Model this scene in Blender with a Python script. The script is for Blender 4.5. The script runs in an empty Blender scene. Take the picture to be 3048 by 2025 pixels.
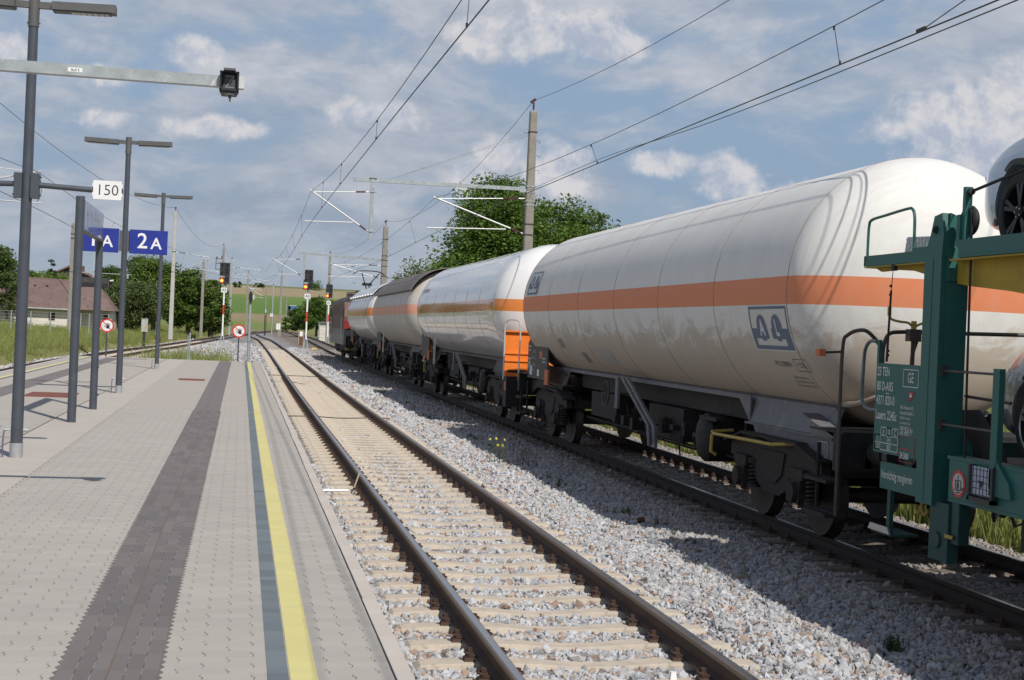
import bpy, math, random
import numpy as np
from mathutils import Vector, Matrix
random.seed(7); rng = np.random.default_rng(7)
sc = bpy.context.scene; COL = sc.collection
R_ = math.radians
# ------------------------------------------------------------------ camera
YAW, PITCH, ROLL, CAMH = .1861016, -.005796, .0429186, 2.12875
fw = Vector((math.sin(YAW)*math.cos(PITCH), math.cos(YAW)*math.cos(PITCH), math.sin(PITCH)))
rt = Vector((math.cos(YAW), -math.sin(YAW), 0)); up = rt.cross(fw)
cr, sr = math.cos(ROLL), math.sin(ROLL)
Rv = rt*cr + up*sr; Uv = rt*-sr + up*cr
cd = bpy.data.cameras.new('camera'); cam = bpy.data.objects.new('camera', cd); COL.objects.link(cam)
cam.matrix_world = Matrix(((Rv.x, Uv.x, -fw.x, 0), (Rv.y, Uv.y, -fw.y, 0), (Rv.z, Uv.z, -fw.z, CAMH), (0, 0, 0, 1)))
cd.sensor_width = 36; cd.lens = 4287.4/3048*36; cd.clip_end = 9000; cd.clip_start = .1
sc.camera = cam
# ------------------------------------------------------------------ sun, exposure
SUN_AZ, SUN_EL = R_(111.5), R_(46.5)     # direction the light travels on the ground, measured from +X
sd = Vector((-math.cos(SUN_AZ)*math.cos(SUN_EL), -math.sin(SUN_AZ)*math.cos(SUN_EL), math.sin(SUN_EL)))
sl = bpy.data.lights.new('sun', 'SUN'); sl.energy = 5.0; sl.angle = R_(.5); sl.color = (1, .94, .85)
so = bpy.data.objects.new('sun', sl); COL.objects.link(so)
so.rotation_euler = sd.to_track_quat('Z', 'Y').to_euler()
sc.view_settings.view_transform = 'Standard'; sc.view_settings.look = 'None'
sc.view_settings.exposure = -.32; sc.view_settings.gamma = 1
# ------------------------------------------------------------------ node helpers
class NT:
    def __init__(s, tree): s.t = tree; s.n = tree.nodes; s.l = tree.links
    def __call__(s, typ, ins=None, **kw):
        nd = s.n.new(typ)
        for k, v in kw.items(): setattr(nd, k, v)
        for k, v in (ins or {}).items():
            if isinstance(v, bpy.types.NodeSocket): s.l.new(v, nd.inputs[k])
            else: nd.inputs[k].default_value = v
        return nd
    def math(s, op, a, b=0., c=0., clamp=False):
        return s('ShaderNodeMath', {0: a, 1: b, 2: c}, operation=op, use_clamp=clamp).outputs[0]
    def noise(s, vec, scale, detail=4, rough=.55, dist=0.):
        return s('ShaderNodeTexNoise', {'Vector': vec, 'Scale': scale, 'Detail': detail, 'Roughness': rough, 'Distortion': dist})
    def ramp(s, fac, stops, interp='LINEAR'):
        r = s('ShaderNodeValToRGB', {0: fac}); cr_ = r.color_ramp; cr_.interpolation = interp
        while len(cr_.elements) < len(stops): cr_.elements.new(.5)
        for e, (p, c) in zip(cr_.elements, stops):
            e.position = p; e.color = (c, c, c, 1) if isinstance(c, (int, float)) else (*c, 1)
        return r.outputs[0]
    def mix(s, fac, a, b, blend='MIX'):
        m = s('ShaderNodeMix', data_type='RGBA', blend_type=blend)
        for i, v in ((0, fac), (6, a), (7, b)):
            if isinstance(v, bpy.types.NodeSocket): s.l.new(v, m.inputs[i])
            else: m.inputs[i].default_value = (*v, 1) if isinstance(v, tuple) and len(v) == 3 else v
        return m.outputs[2]
    def map(s, v, lo, hi, a=0., b=1., smooth=False):
        if lo > hi: lo, hi, a, b = hi, lo, b, a
        return s('ShaderNodeMapRange', {0: v, 1: lo, 2: hi, 3: a, 4: b}, interpolation_type='SMOOTHSTEP' if smooth else 'LINEAR').outputs[0]
# ------------------------------------------------------------------ world: sky and clouds
w = bpy.data.worlds.new('World'); sc.world = w; w.use_nodes = True; w.node_tree.nodes.clear()
N = NT(w.node_tree)
sky = N('ShaderNodeTexSky', sky_type='NISHITA', sun_disc=False, sun_elevation=SUN_EL,
        sun_rotation=math.atan2(sd.x, sd.y), air_density=1.0, dust_density=1.2, ozone_density=1.6)
tc = N('ShaderNodeTexCoord').outputs['Generated']
sp = N('ShaderNodeSeparateXYZ', {0: tc})
az = N.math('ARCTAN2', sp.outputs[0], sp.outputs[1]); el = N.math('ARCSINE', sp.outputs[2])
azel = N('ShaderNodeCombineXYZ', {0: az, 1: el, 2: 0.}).outputs[0]
# mottled grey-white stratocumulus, flattened toward the horizon
S = 13.6  # the background strength is .1: these radiances are in the sky texture's own units
lay = N('ShaderNodeCombineXYZ', {0: az, 1: N.math('MULTIPLY', el, 2.3), 2: .37}).outputs[0]
nA = N.noise(lay, 6.0, 10, .60, .5).outputs[0]
nB = N.noise(N('ShaderNodeVectorMath', {0: lay, 1: (3.1, 7.7, 1.2)}, operation='ADD').outputs[0], 13., 9, .62, .4).outputs[0]
nC = N.noise(N('ShaderNodeVectorMath', {0: lay, 1: (9.1, 1.7, 4.2)}, operation='ADD').outputs[0], 3.2, 3, .5, .2).outputs[0]
dens = N.math('ADD', N.math('ADD', nA, N.math('MULTIPLY', N.math('SUBTRACT', nC, .5), .8)), N.math('MULTIPLY', N.math('SUBTRACT', nB, .5), .35))
dens = N.math('ADD', dens, N.map(az, -.2, .6, .05, -.03))
strat = N.math('MULTIPLY', N.map(dens, .31, .56, 0, 1, True), N.map(el, .5, 1.1, 1., .12))
strat = N.math('MULTIPLY', strat, N.map(el, .01, .07, .25, 1.))
low = N.mix(N.map(el, 0., .10), (.25*S, .33*S, .44*S), (.25*S, .345*S, .485*S))
low = N.mix(N.map(el, .10, .30), low, (.30*S, .405*S, .56*S))
skyc = N.mix(.8, sky.outputs[0], N.mix(N.map(el, .30, .80), low, (.030*S, .07*S, .19*S)))
stc = N.mix(N.map(N.math('ADD', N.math('MULTIPLY', nB, .6), N.math('MULTIPLY', nA, .4)), .40, .62), (.285*S, .34*S, .43*S), (.52*S, .535*S, .58*S))
c1 = N.mix(N.math('MULTIPLY', strat, .88), skyc, stc)
# cumulus heads: elliptical seeds in azimuth / elevation, broken up by noise
nn = N.noise(azel, 30., 10, .66, .25)
nn2 = N.noise(azel, 11., 5, .55, 0.)
mask = None; hgt = None
blobs = [(30.6, 9.3, 3.0, 1.7), (27.0, 8.9, 2.0, 1.4), (28.4, 7.3, 3.2, 1.5), (31.5, 6.5, 2.5, 2.2), (24.9, 8.3, 1.1, .6), (33.5, 10.4, 2.2, 2.2),
         (21.7, 5.6, 1.1, .75), (19.1, 6.3, 1.4, .95), (16.0, 6.9, 1.5, .5), (12.3, 6.3, 1.8, 1.15), (10.0, 6.9, 1.1, .8), (8.6, 6.0, 1.2, .8),
         (5.3, 8.2, 1.7, .75), (3.9, 8.3, 1.0, .65), (-2.4, 10.2, 1.3, .7), (-9.2, 9.6, 1.0, .9), (11.7, 11.9, 2.9, 1.2), (9.0, 11.6, 1.5, .9), (14.0, 11.4, 1.8, .8),
         (-5.5, 7.4, 1.4, .5), (-1.5, 7.4, 2.0, .5), (-5.5, 9.0, 1.1, .5), (40., 8, 4, 2), (-22., 9, 5, 2), (60., 12, 6, 3), (-45., 14, 6, 3), (110, 18, 12, 5), (160, 15, 14, 5), (-110, 16, 14, 5), (-160, 20, 10, 6)]
for a0, e0, sa, se in blobs:
    d = N('ShaderNodeVectorMath', {0: azel, 1: (R_(a0), R_(e0), 0)}, operation='SUBTRACT').outputs[0]
    d = N('ShaderNodeVectorMath', {0: d, 1: (1/R_(sa), 1/R_(se), 0)}, operation='MULTIPLY').outputs[0]
    ln = N('ShaderNodeVectorMath', {0: d}, operation='LENGTH').outputs['Value']
    yy = N('ShaderNodeSeparateXYZ', {0: d}).outputs[1]
    v = N.math('SUBTRACT', 1.42, ln)
    v = N.math('ADD', v, N.math('MULTIPLY', N.math('MINIMUM', yy, 0.), .0))
    mask = v if mask is None else N.math('MAXIMUM', mask, v)
cm = N.math('ADD', mask, N.math('ADD', N.math('MULTIPLY', N.math('SUBTRACT', nn.outputs[0], .5), 2.0), N.math('MULTIPLY', N.math('SUBTRACT', nn2.outputs[0], .5), 1.6)))
cmask = N.map(cm, .22, .95, 0, 1, True)
# light from above: compare the density with the density a little higher up
upv = N('ShaderNodeVectorMath', {0: azel, 1: (.004, .010, 0)}, operation='ADD').outputs[0]
nu = N.noise(upv, 30., 10, .66, .25).outputs[0]
lit = N.math('SUBTRACT', nn.outputs[0], nu)
lit = N.map(N.math('ADD', lit, N.math('MULTIPLY', N.math('SUBTRACT', .9, cm), .05)), -.12, .09)
cumc = N.mix(lit, (.40*S, .445*S, .54*S), (.64*S, .625*S, .64*S))
c2 = N.mix(N.math('MULTIPLY', cmask, .88), c1, cumc)
bg = N('ShaderNodeBackground', {'Color': c2, 'Strength': .1})
out = N('ShaderNodeOutputWorld', {0: bg.outputs[0]})
# ------------------------------------------------------------------ materials
MATS = {}
def new_mat(name):
    m = bpy.data.materials.new(name); m.use_nodes = True; m.node_tree.nodes.clear(); n = NT(m.node_tree)
    b = n('ShaderNodeBsdfPrincipled'); o = n('ShaderNodeOutputMaterial', {0: b.outputs[0]})
    MATS[name] = m
    return m, n, b
def M(name, col, rough=.6, metal=0., var=.15, scale=6., bump=0., bscale=40., col2=None, thr=(.45, .7), coat=0., emit=None, spec=None):
    """painted / mineral surface: base colour with cloudy variation, optional second colour in patches, fine relief"""
    m, n, b = new_mat(name)
    tco = n('ShaderNodeTexCoord').outputs['Object']
    nz = n.noise(tco, scale, 5, .6).outputs[0]
    lo = tuple(max(0, c*(1-var)) for c in col); hi = tuple(min(1, c*(1+var)) for c in col)
    c = n.mix(n.map(nz, .3, .7), lo, hi)
    if col2:
        nz2 = n.noise(tco, scale*2.3, 6, .65, .5).outputs[0]
        c = n.mix(n.map(nz2, thr[0], thr[1], 0, 1, True), c, col2)
    n.l.new(c, b.inputs['Base Color'])
    n.l.new(n.map(nz, .2, .8, max(0, rough-.08), min(1, rough+.1)), b.inputs['Roughness'])
    b.inputs['Metallic'].default_value = metal
    b.inputs['Coat Weight'].default_value = coat
    if spec is not None: b.inputs['Specular IOR Level'].default_value = spec
    if bump:
        bn = n.noise(tco, bscale, 4, .6).outputs[0]
        bm = n('ShaderNodeBump', {'Height': bn, 'Strength': bump, 'Distance': .01}); n.l.new(bm.outputs[0], b.inputs['Normal'])
    if emit:
        b.inputs['Emission Color'].default_value = (*emit[0], 1); b.inputs['Emission Strength'].default_value = emit[1]
    return m
m_pole = M('painted_slate_steel', (.066, .075, .095), .42, 0, .1, 5, .05, 90)
m_lamp = M('lamp_housing', (.105, .105, .108), .5, 0, .1, 8)
m_collar = M('cast_aluminium_collar', (.36, .37, .39), .5, .2, .08, 20)
m_white = M('white_sign', (.80, .81, .82), .45, 0, .03, 5)
m_black = M('black_print', (.016, .016, .018), .6, 0, .1, 5)
m_ink = M('dark_ink', (.03, .032, .036), .6, 0, .1, 5)
m_blue = M('blue_sign', (.018, .034, .27), .4, 0, .05, 4)
m_red = M('red_sign', (.60, .035, .03), .42, 0, .05, 4)
m_glass_lamp = M('lamp_lens', (.42, .43, .40), .15, .3, .4, 45)
m_galv = M('galvanised_steel', (.40, .44, .45), .42, .35, .12, 7, .04, 60, (.62, .66, .66), (.60, .70))
m_alu = M('aluminium_tube', (.62, .63, .64), .4, .35, .05, 6)
m_conc = M('mast_concrete', (.27, .25, .225), .9, 0, .18, 3, .5, 60, (.15, .13, .11), (.60, .75))
m_conc_l = M('pale_mast_concrete', (.46, .45, .43), .85, 0, .1, 3, .2, 60)
m_insul = M('brown_porcelain', (.11, .03, .025), .25, 0, .15, 5)
m_iron = M('dark_iron', (.05, .05, .052), .55, .3, .2, 9)
m_wire = M('wire_bronze', (.045, .042, .04), .6, .2, .1, 9)
m_rust = M('rusty_iron', (.14, .062, .036), .85, .1, .35, 30, .3, 80)
m_rustplate = M('rusty_plate', (.19, .062, .040), .8, 0, .22, 5, .15, 120)
m_rail = M('rail_side_rust', (.085, .053, .040), .75, .2, .25, 2.2, .15, 70, (.085, .052, .036), (.5, .7))
m_railtop = M('rail_running_band', (.42, .44, .48), .26, .9, .1, 2)
m_railedge = M('rail_head_brown', (.20, .155, .125), .55, .35, .18, 2)
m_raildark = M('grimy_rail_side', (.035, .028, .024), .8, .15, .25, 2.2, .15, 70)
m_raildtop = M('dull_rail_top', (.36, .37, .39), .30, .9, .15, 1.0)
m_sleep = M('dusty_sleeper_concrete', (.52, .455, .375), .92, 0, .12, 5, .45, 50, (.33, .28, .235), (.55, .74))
m_sleepd = M('dark_sleeper', (.16, .135, .115), .92, 0, .25, 5, .4, 50, (.10, .085, .075), (.5, .7))  # darker grey-brown sleepers for the train's track
m_kerb = M('kerb_concrete', (.52, .475, .425), .88, 0, .06, 2.5, .12, 120)
m_kerbface = M('platform_face_concrete', (.40, .37, .34), .9, 0, .1, 2, .2, 60)
m_pav = None
def paver_mat(name, col, var, dirt=(.30, .235, .18)):
    m, n, b = new_mat(name)
    tco = n('ShaderNodeTexCoord').outputs['Object']; geo = n('ShaderNodeNewGeometry'); oi = n('ShaderNodeObjectInfo')
    rnd = n.math('FRACT', n.math('ADD', geo.outputs['Random Per Island'], oi.outputs['Random']))
    c = n.mix(rnd, tuple(x*(1-var) for x in col), tuple(x*(1+var) for x in col))
    wp = geo.outputs['Position']
    big = n.noise(wp, .8, 4, .6).outputs[0]
    c = n.mix(n.map(big, .35, .7, 0, .35), c, tuple(x*.82 for x in col))
    st = n('ShaderNodeVectorMath', {0: wp, 1: (1.2, .22, 1)}, operation='MULTIPLY').outputs[0]
    c = n.mix(n.map(n.noise(st, 2.6, 6, .7).outputs[0], .60, .82, 0, .35, True), c, dirt)
    fine = n.noise(wp, 260, 3, .6).outputs[0]
    c = n.mix(n.map(fine, .3, .7, 0, .16), c, tuple(x*.62 for x in col))
    spots = n('ShaderNodeTexVoronoi', {'Vector': wp, 'Scale': 7.}, feature='F1').outputs['Distance']
    c = n.mix(n.map(spots, .02, .045, .35, 0.), c, (.16, .14, .12))
    n.l.new(c, b.inputs['Base Color']); b.inputs['Roughness'].default_value = .86
    bm = n('ShaderNodeBump', {'Height': fine, 'Strength': .25, 'Distance': .002}); n.l.new(bm.outputs[0], b.inputs['Normal'])
    return m
m_pav = paver_mat('paver_grey', (.435, .408, .37), .055)
m_pavd = paver_mat('paver_dark', (.172, .154, .150), .17)
m_pavy = paver_mat('paver_yellow', (.66, .60, .26), .04, (.45, .38, .16))
m_pavb = paver_mat('paver_slate', (.155, .185, .205), .16, (.22, .25, .27))
def far_paver():
    m, n, b = new_mat('platform_paving_far')
    wp = n('ShaderNodeNewGeometry').outputs['Position']
    br = n('ShaderNodeTexBrick', {'Vector': wp, 'Color1': (.445, .41, .365, 1), 'Color2': (.42, .385, .342, 1), 'Mortar': (.33, .30, .265, 1),
        'Scale': 1., 'Mortar Size': .004, 'Mortar Smooth': .4, 'Brick Width': .225, 'Row Height': .1125})
    big = n.noise(wp, .8, 4, .6).outputs[0]
    c = n.mix(n.map(big, .35, .7, 0, .35), br.outputs[0], (.37, .335, .30))
    n.l.new(c, b.inputs['Base Color']); b.inputs['Roughness'].default_value = .86
    return m
m_pavfar = far_paver()
m_slab = M('smooth_platform_concrete', (.455, .42, .375), .88, 0, .05, 1.5, .08, 150, (.30, .26, .22), (.68, .85))
m_joint = M('joint_sand', (.20, .175, .15), .95, 0, .3, 20)
# stones
def stone_mat():
    m, n, b = new_mat('ballast_stone')
    oi = n('ShaderNodeObjectInfo'); wp = n('ShaderNodeNewGeometry').outputs['Position']; tco = n('ShaderNodeTexCoord').outputs['Object']
    r = oi.outputs['Random']
    c = n.ramp(r, [(0, (.25, .255, .27)), (.25, (.42, .43, .455)), (.62, (.56, .575, .61)), (.78, (.42, .41, .40)), (.87, (.52, .41, .30)), (.94, (.36, .19, .10)), (1., (.12, .08, .06))])
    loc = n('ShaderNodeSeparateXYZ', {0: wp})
    c = n.mix(n.map(loc.outputs[0], 4.4, 6.2, 0, .8), c, n.mix(r, (.085, .062, .045), (.26, .195, .14)))  # brake-dust brown beside the train, with its shadow deepened in the stone colour
    sp_ = n.noise(tco, 5., 4, .75).outputs[0]
    c = n.mix(n.map(sp_, .35, .65, 0, .38), c, (.62, .635, .665), 'MIX')
    c = n.mix(n.map(n.noise(tco, 2., 3, .6).outputs[0], .55, .75, 0, .4), c, (.2, .18, .16))
    n.l.new(c, b.inputs['Base Color']); b.inputs['Roughness'].default_value = .85
    bm = n('ShaderNodeBump', {'Height': sp_, 'Strength': .5, 'Distance': .01}); n.l.new(bm.outputs[0], b.inputs['Normal'])
    return m
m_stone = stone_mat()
def bed_mat():
    """ballast seen from far: small stones as cells, beige brake dust between the platform track's rails"""
    m, n, b = new_mat('ballast_bed')
    wp = n('ShaderNodeNewGeometry').outputs['Position']; loc = n('ShaderNodeSeparateXYZ', {0: wp})
    vo = n('ShaderNodeTexVoronoi', {'Vector': wp, 'Scale': 15.}, feature='F1'); vd = vo.outputs['Distance']; vc = n('ShaderNodeSeparateColor', {0: vo.outputs['Color']})
    c = n.ramp(vc.outputs[0], [(0, (.30, .305, .315)), (.45, (.44, .445, .46)), (.80, (.56, .565, .58)), (.9, (.48, .36, .26)), (1., (.26, .15, .09))])
    c = n.mix(n.map(vd, .25, .62, 0, .75), c, (.07, .065, .06))
    c = n.mix(n.map(loc.outputs[0], 4.4, 6.2, 0, .75), c, (.15, .11, .08))  # bed likewise: dusty brown with the train's shade worked into the colour
    dust = n.map(n.math('ABSOLUTE', n.math('SUBTRACT', loc.outputs[0], 2.62)), 1.25, .95, 0, 1)
    dust = n.math('MULTIPLY', dust, n.map(loc.outputs[1], 20, 34, 0, .93))
    dust = n.math('MULTIPLY', dust, n.map(loc.outputs[1], 185, 165, 0, 1))
    dn = n.noise(wp, 5, 6, .7).outputs[0]
    c = n.mix(dust, c, n.mix(n.map(dn, .35, .72), (.52, .45, .365), (.36, .32, .27)))
    far = n.noise(wp, .5, 4, .6).outputs[0]
    c = n.mix(n.map(far, .5, .75, 0, .3), c, (.30, .26, .2))
    n.l.new(c, b.inputs['Base Color']); b.inputs['Roughness'].default_value = .92
    bm = n('ShaderNodeBump', {'Height': vd, 'Strength': .6, 'Distance': -.03}); n.l.new(bm.outputs[0], b.inputs['Normal'])
    return m
m_bed = bed_mat()
def ground_mat():
    m, n, b = new_mat('field_and_verge')
    wp = n('ShaderNodeNewGeometry').outputs['Position']; loc = n('ShaderNodeSeparateXYZ', {0: wp})
    nz = n.noise(wp, .35, 6, .65).outputs[0]; nf = n.noise(wp, 2.5, 5, .7).outputs[0]
    near = n.mix(n.map(nz, .35, .65), (.17, .19, .065), (.28, .26, .12))
    near = n.mix(n.map(nf, .4, .7, 0, .5), near, (.17, .13, .075))
    wob = n.math('ADD', loc.outputs[1], n.math('MULTIPLY', n.noise(wp, .01, 3, .5).outputs[0], 22.))
    wob = n.math('ADD', wob, n.math('MULTIPLY', loc.outputs[0], -.28))
    f = n.map(wob, 380., 800.)
    fld = n.ramp(f, [(0, (.14, .20, .06)), (.13, (.17, .22, .07)), (.175, (.28, .225, .14)), (.235, (.28, .22, .14)), (.26, (.105, .185, .045)), (.46, (.115, .20, .05)), (.60, (.155, .22, .065)),
                     (.625, (.31, .255, .16)), (.83, (.30, .25, .16)), (.87, (.16, .19, .08)), (1., (.13, .16, .07))])
    st = n('ShaderNodeVectorMath', {0: wp, 1: (.02, .25, 1)}, operation='MULTIPLY').outputs[0]
    fld = n.mix(n.map(n.noise(st, 1., 5, .6).outputs[0], .35, .7, 0, .3), fld, n.mix(.5, fld, (.2, .19, .1)))
    c = n.mix(n.map(loc.outputs[1], 370, 400), near, fld)
    n.l.new(c, b.inputs['Base Color']); b.inputs['Roughness'].default_value = 1.; b.inputs['Specular IOR Level'].default_value = .1
    return m
m_ground = ground_mat()
def leaf_mat(name, a, bcol, trans=.25, c3=None):
    m, n, b = new_mat(name)
    r = n('ShaderNodeNewGeometry').outputs['Random Per Island']
    st = [(0, a), (.8, bcol)] + ([(1., c3)] if c3 else [(1., tuple(x*1.15 for x in bcol))])
    c = n.ramp(r, st)
    n.l.new(c, b.inputs['Base Color']); b.inputs['Roughness'].default_value = .6; b.inputs['Specular IOR Level'].default_value = .25
    tr = n('ShaderNodeBsdfTranslucent', {0: c}); mx = n('ShaderNodeMixShader', {0: trans, 1: b.outputs[0], 2: tr.outputs[0]})
    n.l.new(mx.outputs[0], [x for x in n.n if x.type == 'OUTPUT_MATERIAL'][0].inputs[0])
    return m
m_leaf = leaf_mat('leaf_acacia', (.060, .125, .020), (.15, .24, .045), .35)
m_leafb = leaf_mat('leaf_blossoming', (.10, .14, .05), (.20, .23, .11), .25, (.50, .50, .36))
m_leafd = leaf_mat('leaf_dark', (.045, .085, .02), (.11, .165, .042), .35)
m_leafw = leaf_mat('leaf_willow', (.075, .115, .035), (.15, .195, .075), .3)
m_leafy = leaf_mat('leaf_bright', (.095, .17, .03), (.19, .27, .06), .35)
m_leafc = leaf_mat('leaf_cypress', (.015, .035, .016), (.035, .06, .025), .1)
m_bark = M('bark', (.10, .08, .06), .95, 0, .25, 8, .5, 30)
m_grass = leaf_mat('grass_dry', (.22, .29, .075), (.40, .42, .15), .45, (.52, .46, .24))
m_weed = leaf_mat('weed_green', (.05, .085, .025), (.11, .14, .05), .25)
m_yflower = M('yellow_petal', (.80, .74, .10), .6, 0, .05)
m_wflower = M('dry_seed_head', (.16, .085, .05), .9, 0, .2)
# ------------------------------------------------------------------ mesh builder
class MB:
    def __init__(s): s.v = []; s.f = []; s.m = []; s.s = []
    def add(s, vs, fs, mi=0, sm=False):
        k = len(s.v); s.v += [tuple(v) for v in vs]; s.f += [tuple(i+k for i in f) for f in fs]; s.m += [mi]*len(fs); s.s += [sm]*len(fs); return s
    def box(s, x0, x1, y0, y1, z0, z1, mi=0, top=None):
        """axis box; top=(dx,dy) shrinks the upper face"""
        dx, dy = top or (0, 0)
        vs = [(x0, y0, z0), (x1, y0, z0), (x1, y1, z0), (x0, y1, z0), (x0+dx, y0+dy, z1), (x1-dx, y0+dy, z1), (x1-dx, y1-dy, z1), (x0+dx, y1-dy, z1)]
        return s.add(vs, [(3, 2, 1, 0), (4, 5, 6, 7), (0, 1, 5, 4), (1, 2, 6, 5), (2, 3, 7, 6), (3, 0, 4, 7)], mi)
    def obox(s, c, size, rot=None, mi=0):
        m = rot or Matrix.Identity(3); c = Vector(c); vs = []
        for z in (-.5, .5):
            for x, y in ((-.5, -.5), (.5, -.5), (.5, .5), (-.5, .5)):
                vs.append(c + m @ Vector((x*size[0], y*size[1], z*size[2])))
        return s.add(vs, [(3, 2, 1, 0), (4, 5, 6, 7), (0, 1, 5, 4), (1, 2, 6, 5), (2, 3, 7, 6), (3, 0, 4, 7)], mi)
    def cyl(s, p0, p1, r0, r1=None, n=12, mi=0, caps=True, sm=True):
        r1 = r0 if r1 is None else r1; p0 = Vector(p0); p1 = Vector(p1); d = (p1-p0).normalized()
        a = d.orthogonal().normalized(); b = d.cross(a)
        vs = []
        for p, r in ((p0, r0), (p1, r1)):
            for i in range(n):
                t = 2*math.pi*i/n; vs.append(p + (a*math.cos(t)+b*math.sin(t))*r)
        s.add(vs, [(i, (i+1) % n, n+(i+1) % n, n+i) for i in range(n)], mi, sm)
        if caps: s.add(vs, [tuple(range(n-1, -1, -1)), tuple(range(n, 2*n))], mi)
        return s
    def tube(s, pts, r, n=8, mi=0, closed=False):
        P = [Vector(p) for p in pts]; k = len(P); vs = []; up0 = None
        for i, p in enumerate(P):
            a = P[(i-1) % k] if (closed or i) else P[0]; b = P[(i+1) % k] if (closed or i < k-1) else P[-1]
            d = (b-a).normalized()
            if up0 is None: up0 = d.orthogonal().normalized()
            up0 = (up0 - d*up0.dot(d)).normalized(); q = d.cross(up0)
            rr = r[i] if isinstance(r, (list, tuple)) else r
            for j in range(n):
                t = 2*math.pi*j/n; vs.append(p+(up0*math.cos(t)+q*math.sin(t))*rr)
        fs = []
        for i in range(k if closed else k-1):
            i2 = (i+1) % k
            for j in range(n): fs.append((i*n+j, i*n+(j+1) % n, i2*n+(j+1) % n, i2*n+j))
        s.add(vs, fs, mi, True)
        if not closed: s.add(vs, [tuple(range(n-1, -1, -1)), tuple((k-1)*n+j for j in range(n))], mi)
        return s
    def prism(s, poly, axis, a, b, mi=0, mi_side=None):
        """poly: list of 2D points; extruded along axis from a to b. axis x: (y,z); y: (x,z); z: (x,y)"""
        def P(u, v, t): return {'x': (t, u, v), 'y': (u, t, v), 'z': (u, v, t)}[axis]
        n = len(poly); vs = [P(u, v, a) for u, v in poly]+[P(u, v, b) for u, v in poly]
        ms = mi if mi_side is None else mi_side
        s.add(vs, [tuple(range(n-1, -1, -1)), tuple(range(n, 2*n))], mi)
        return s.add(vs, [(i, (i+1) % n, n+(i+1) % n, n+i) for i in range(n)], ms)
    def lathe(s, prof, c=(0, 0, 0), axis='z', n=24, mi=0):
        """prof: (r, t) along the axis"""
        vs = []
        for r, t in prof:
            for i in range(n):
                a = 2*math.pi*i/n; u, v = r*math.cos(a), r*math.sin(a)
                q = {'x': (t, u, v), 'y': (u, t, v), 'z': (u, v, t)}[axis]; vs.append((q[0]+c[0], q[1]+c[1], q[2]+c[2]))
        fs = []
        for k in range(len(prof)-1):
            for i in range(n): fs.append((k*n+i, k*n+(i+1) % n, (k+1)*n+(i+1) % n, (k+1)*n+i))
        return s.add(vs, fs, mi, True)
    def mesh(s, name, mats, off=(0, 0, 0)):
        me = bpy.data.meshes.new(name)
        me.from_pydata([(v[0]-off[0], v[1]-off[1], v[2]-off[2]) for v in s.v], [], s.f)
        for m in (mats if isinstance(mats, (list, tuple)) else [mats]): me.materials.append(m)
        me.polygons.foreach_set('material_index', s.m); me.polygons.foreach_set('use_smooth', s.s)
        me.update()
        if any(s.s):
            try: me.set_sharp_from_angle(angle=R_(38))
            except Exception: pass
        return me
def props(o, label=None, cat=None, group=None, kind=None):
    for k, v in (('label', label), ('category', cat), ('group', group), ('kind', kind)):
        if v: o[k] = v
    return o
def thing(name, label, cat, loc=(0, 0, 0), group=None):
    o = bpy.data.objects.new(name, None); COL.objects.link(o); o.location = loc; o.empty_display_size = .3
    return props(o, label, cat, group)
def orig(o):
    return tuple(o['_o']) if o is not None and '_o' in o else (tuple(o.location) if o is not None and o.parent is None else (0, 0, 0))
def root_of(o):
    while o.parent is not None: o = o.parent
    return o
def part(name, mb, mats, parent, label=None, kind=None, mesh=None):
    """part in world coordinates under a thing (or under a part of a thing)"""
    off = tuple(root_of(parent).location)
    me = mesh or mb.mesh(name, mats, off); o = bpy.data.objects.new(name, me); COL.objects.link(o); o.parent = parent
    return props(o, label, None, None, kind)
def solo(name, mb, mats, label=None, cat=None, group=None, kind=None):
    o = bpy.data.objects.new(name, mb.mesh(name, mats)); COL.objects.link(o)
    return props(o, label, cat, group, kind)
def copy_tree(o, parent=None):
    c = o.copy(); COL.objects.link(c)
    if parent is not None: c.parent = parent
    for ch in list(o.children): copy_tree(ch, c)
    return c
def text_mb(mb, s, size, fn, mi=0, sx=1., align='CENTER', bold=0.):
    """flat lettering; fn maps the text's plane (u right, v up) into the world"""
    cu = bpy.data.curves.new('t', 'FONT'); cu.body = s; cu.size = size; cu.align_x = align; cu.align_y = 'CENTER'; cu.offset = bold; cu.resolution_u = 3
    o = bpy.data.objects.new('t', cu); COL.objects.link(o); dg = bpy.context.evaluated_depsgraph_get(); dg.update()
    me = bpy.data.meshes.new_from_object(o.evaluated_get(dg))
    mb.add([fn(v.co.x*sx, v.co.y) for v in me.vertices], [tuple(p.vertices) for p in me.polygons], mi)
    bpy.data.objects.remove(o); bpy.data.curves.remove(cu); bpy.data.meshes.remove(me)
def catmull(pts, k=8):
    P = [Vector(p) for p in pts]; out_ = []
    for i in range(len(P)-1):
        a = P[max(i-1, 0)]; b = P[i]; c = P[i+1]; d = P[min(i+2, len(P)-1)]
        for j in range(k):
            t = j/k; out_.append(.5*((2*b)+(c-a)*t+(2*a-5*b+4*c-d)*t*t+(3*b-a-3*c+d)*t**3))
    out_.append(P[-1]); return out_
def interp(tab):
    ys = [p[0] for p in tab]; xs = [p[1] for p in tab]
    from bisect import bisect
    cm_ = catmull([(a, b, 0) for a, b in tab], 10); Y = [p.x for p in cm_]; X = [p.y for p in cm_]
    def f(y):
        return float(np.interp(y, Y, X))
    return f
xT1 = interp([(-40, 2.53), (30, 2.53), (52, 2.57), (75, 2.66), (100, 2.75), (130, 2.80), (155, 2.80), (172, 2.72), (190, 2.35), (210, 2.0), (240, 1.75), (275, 2.6), (300, 4.0)])
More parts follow.
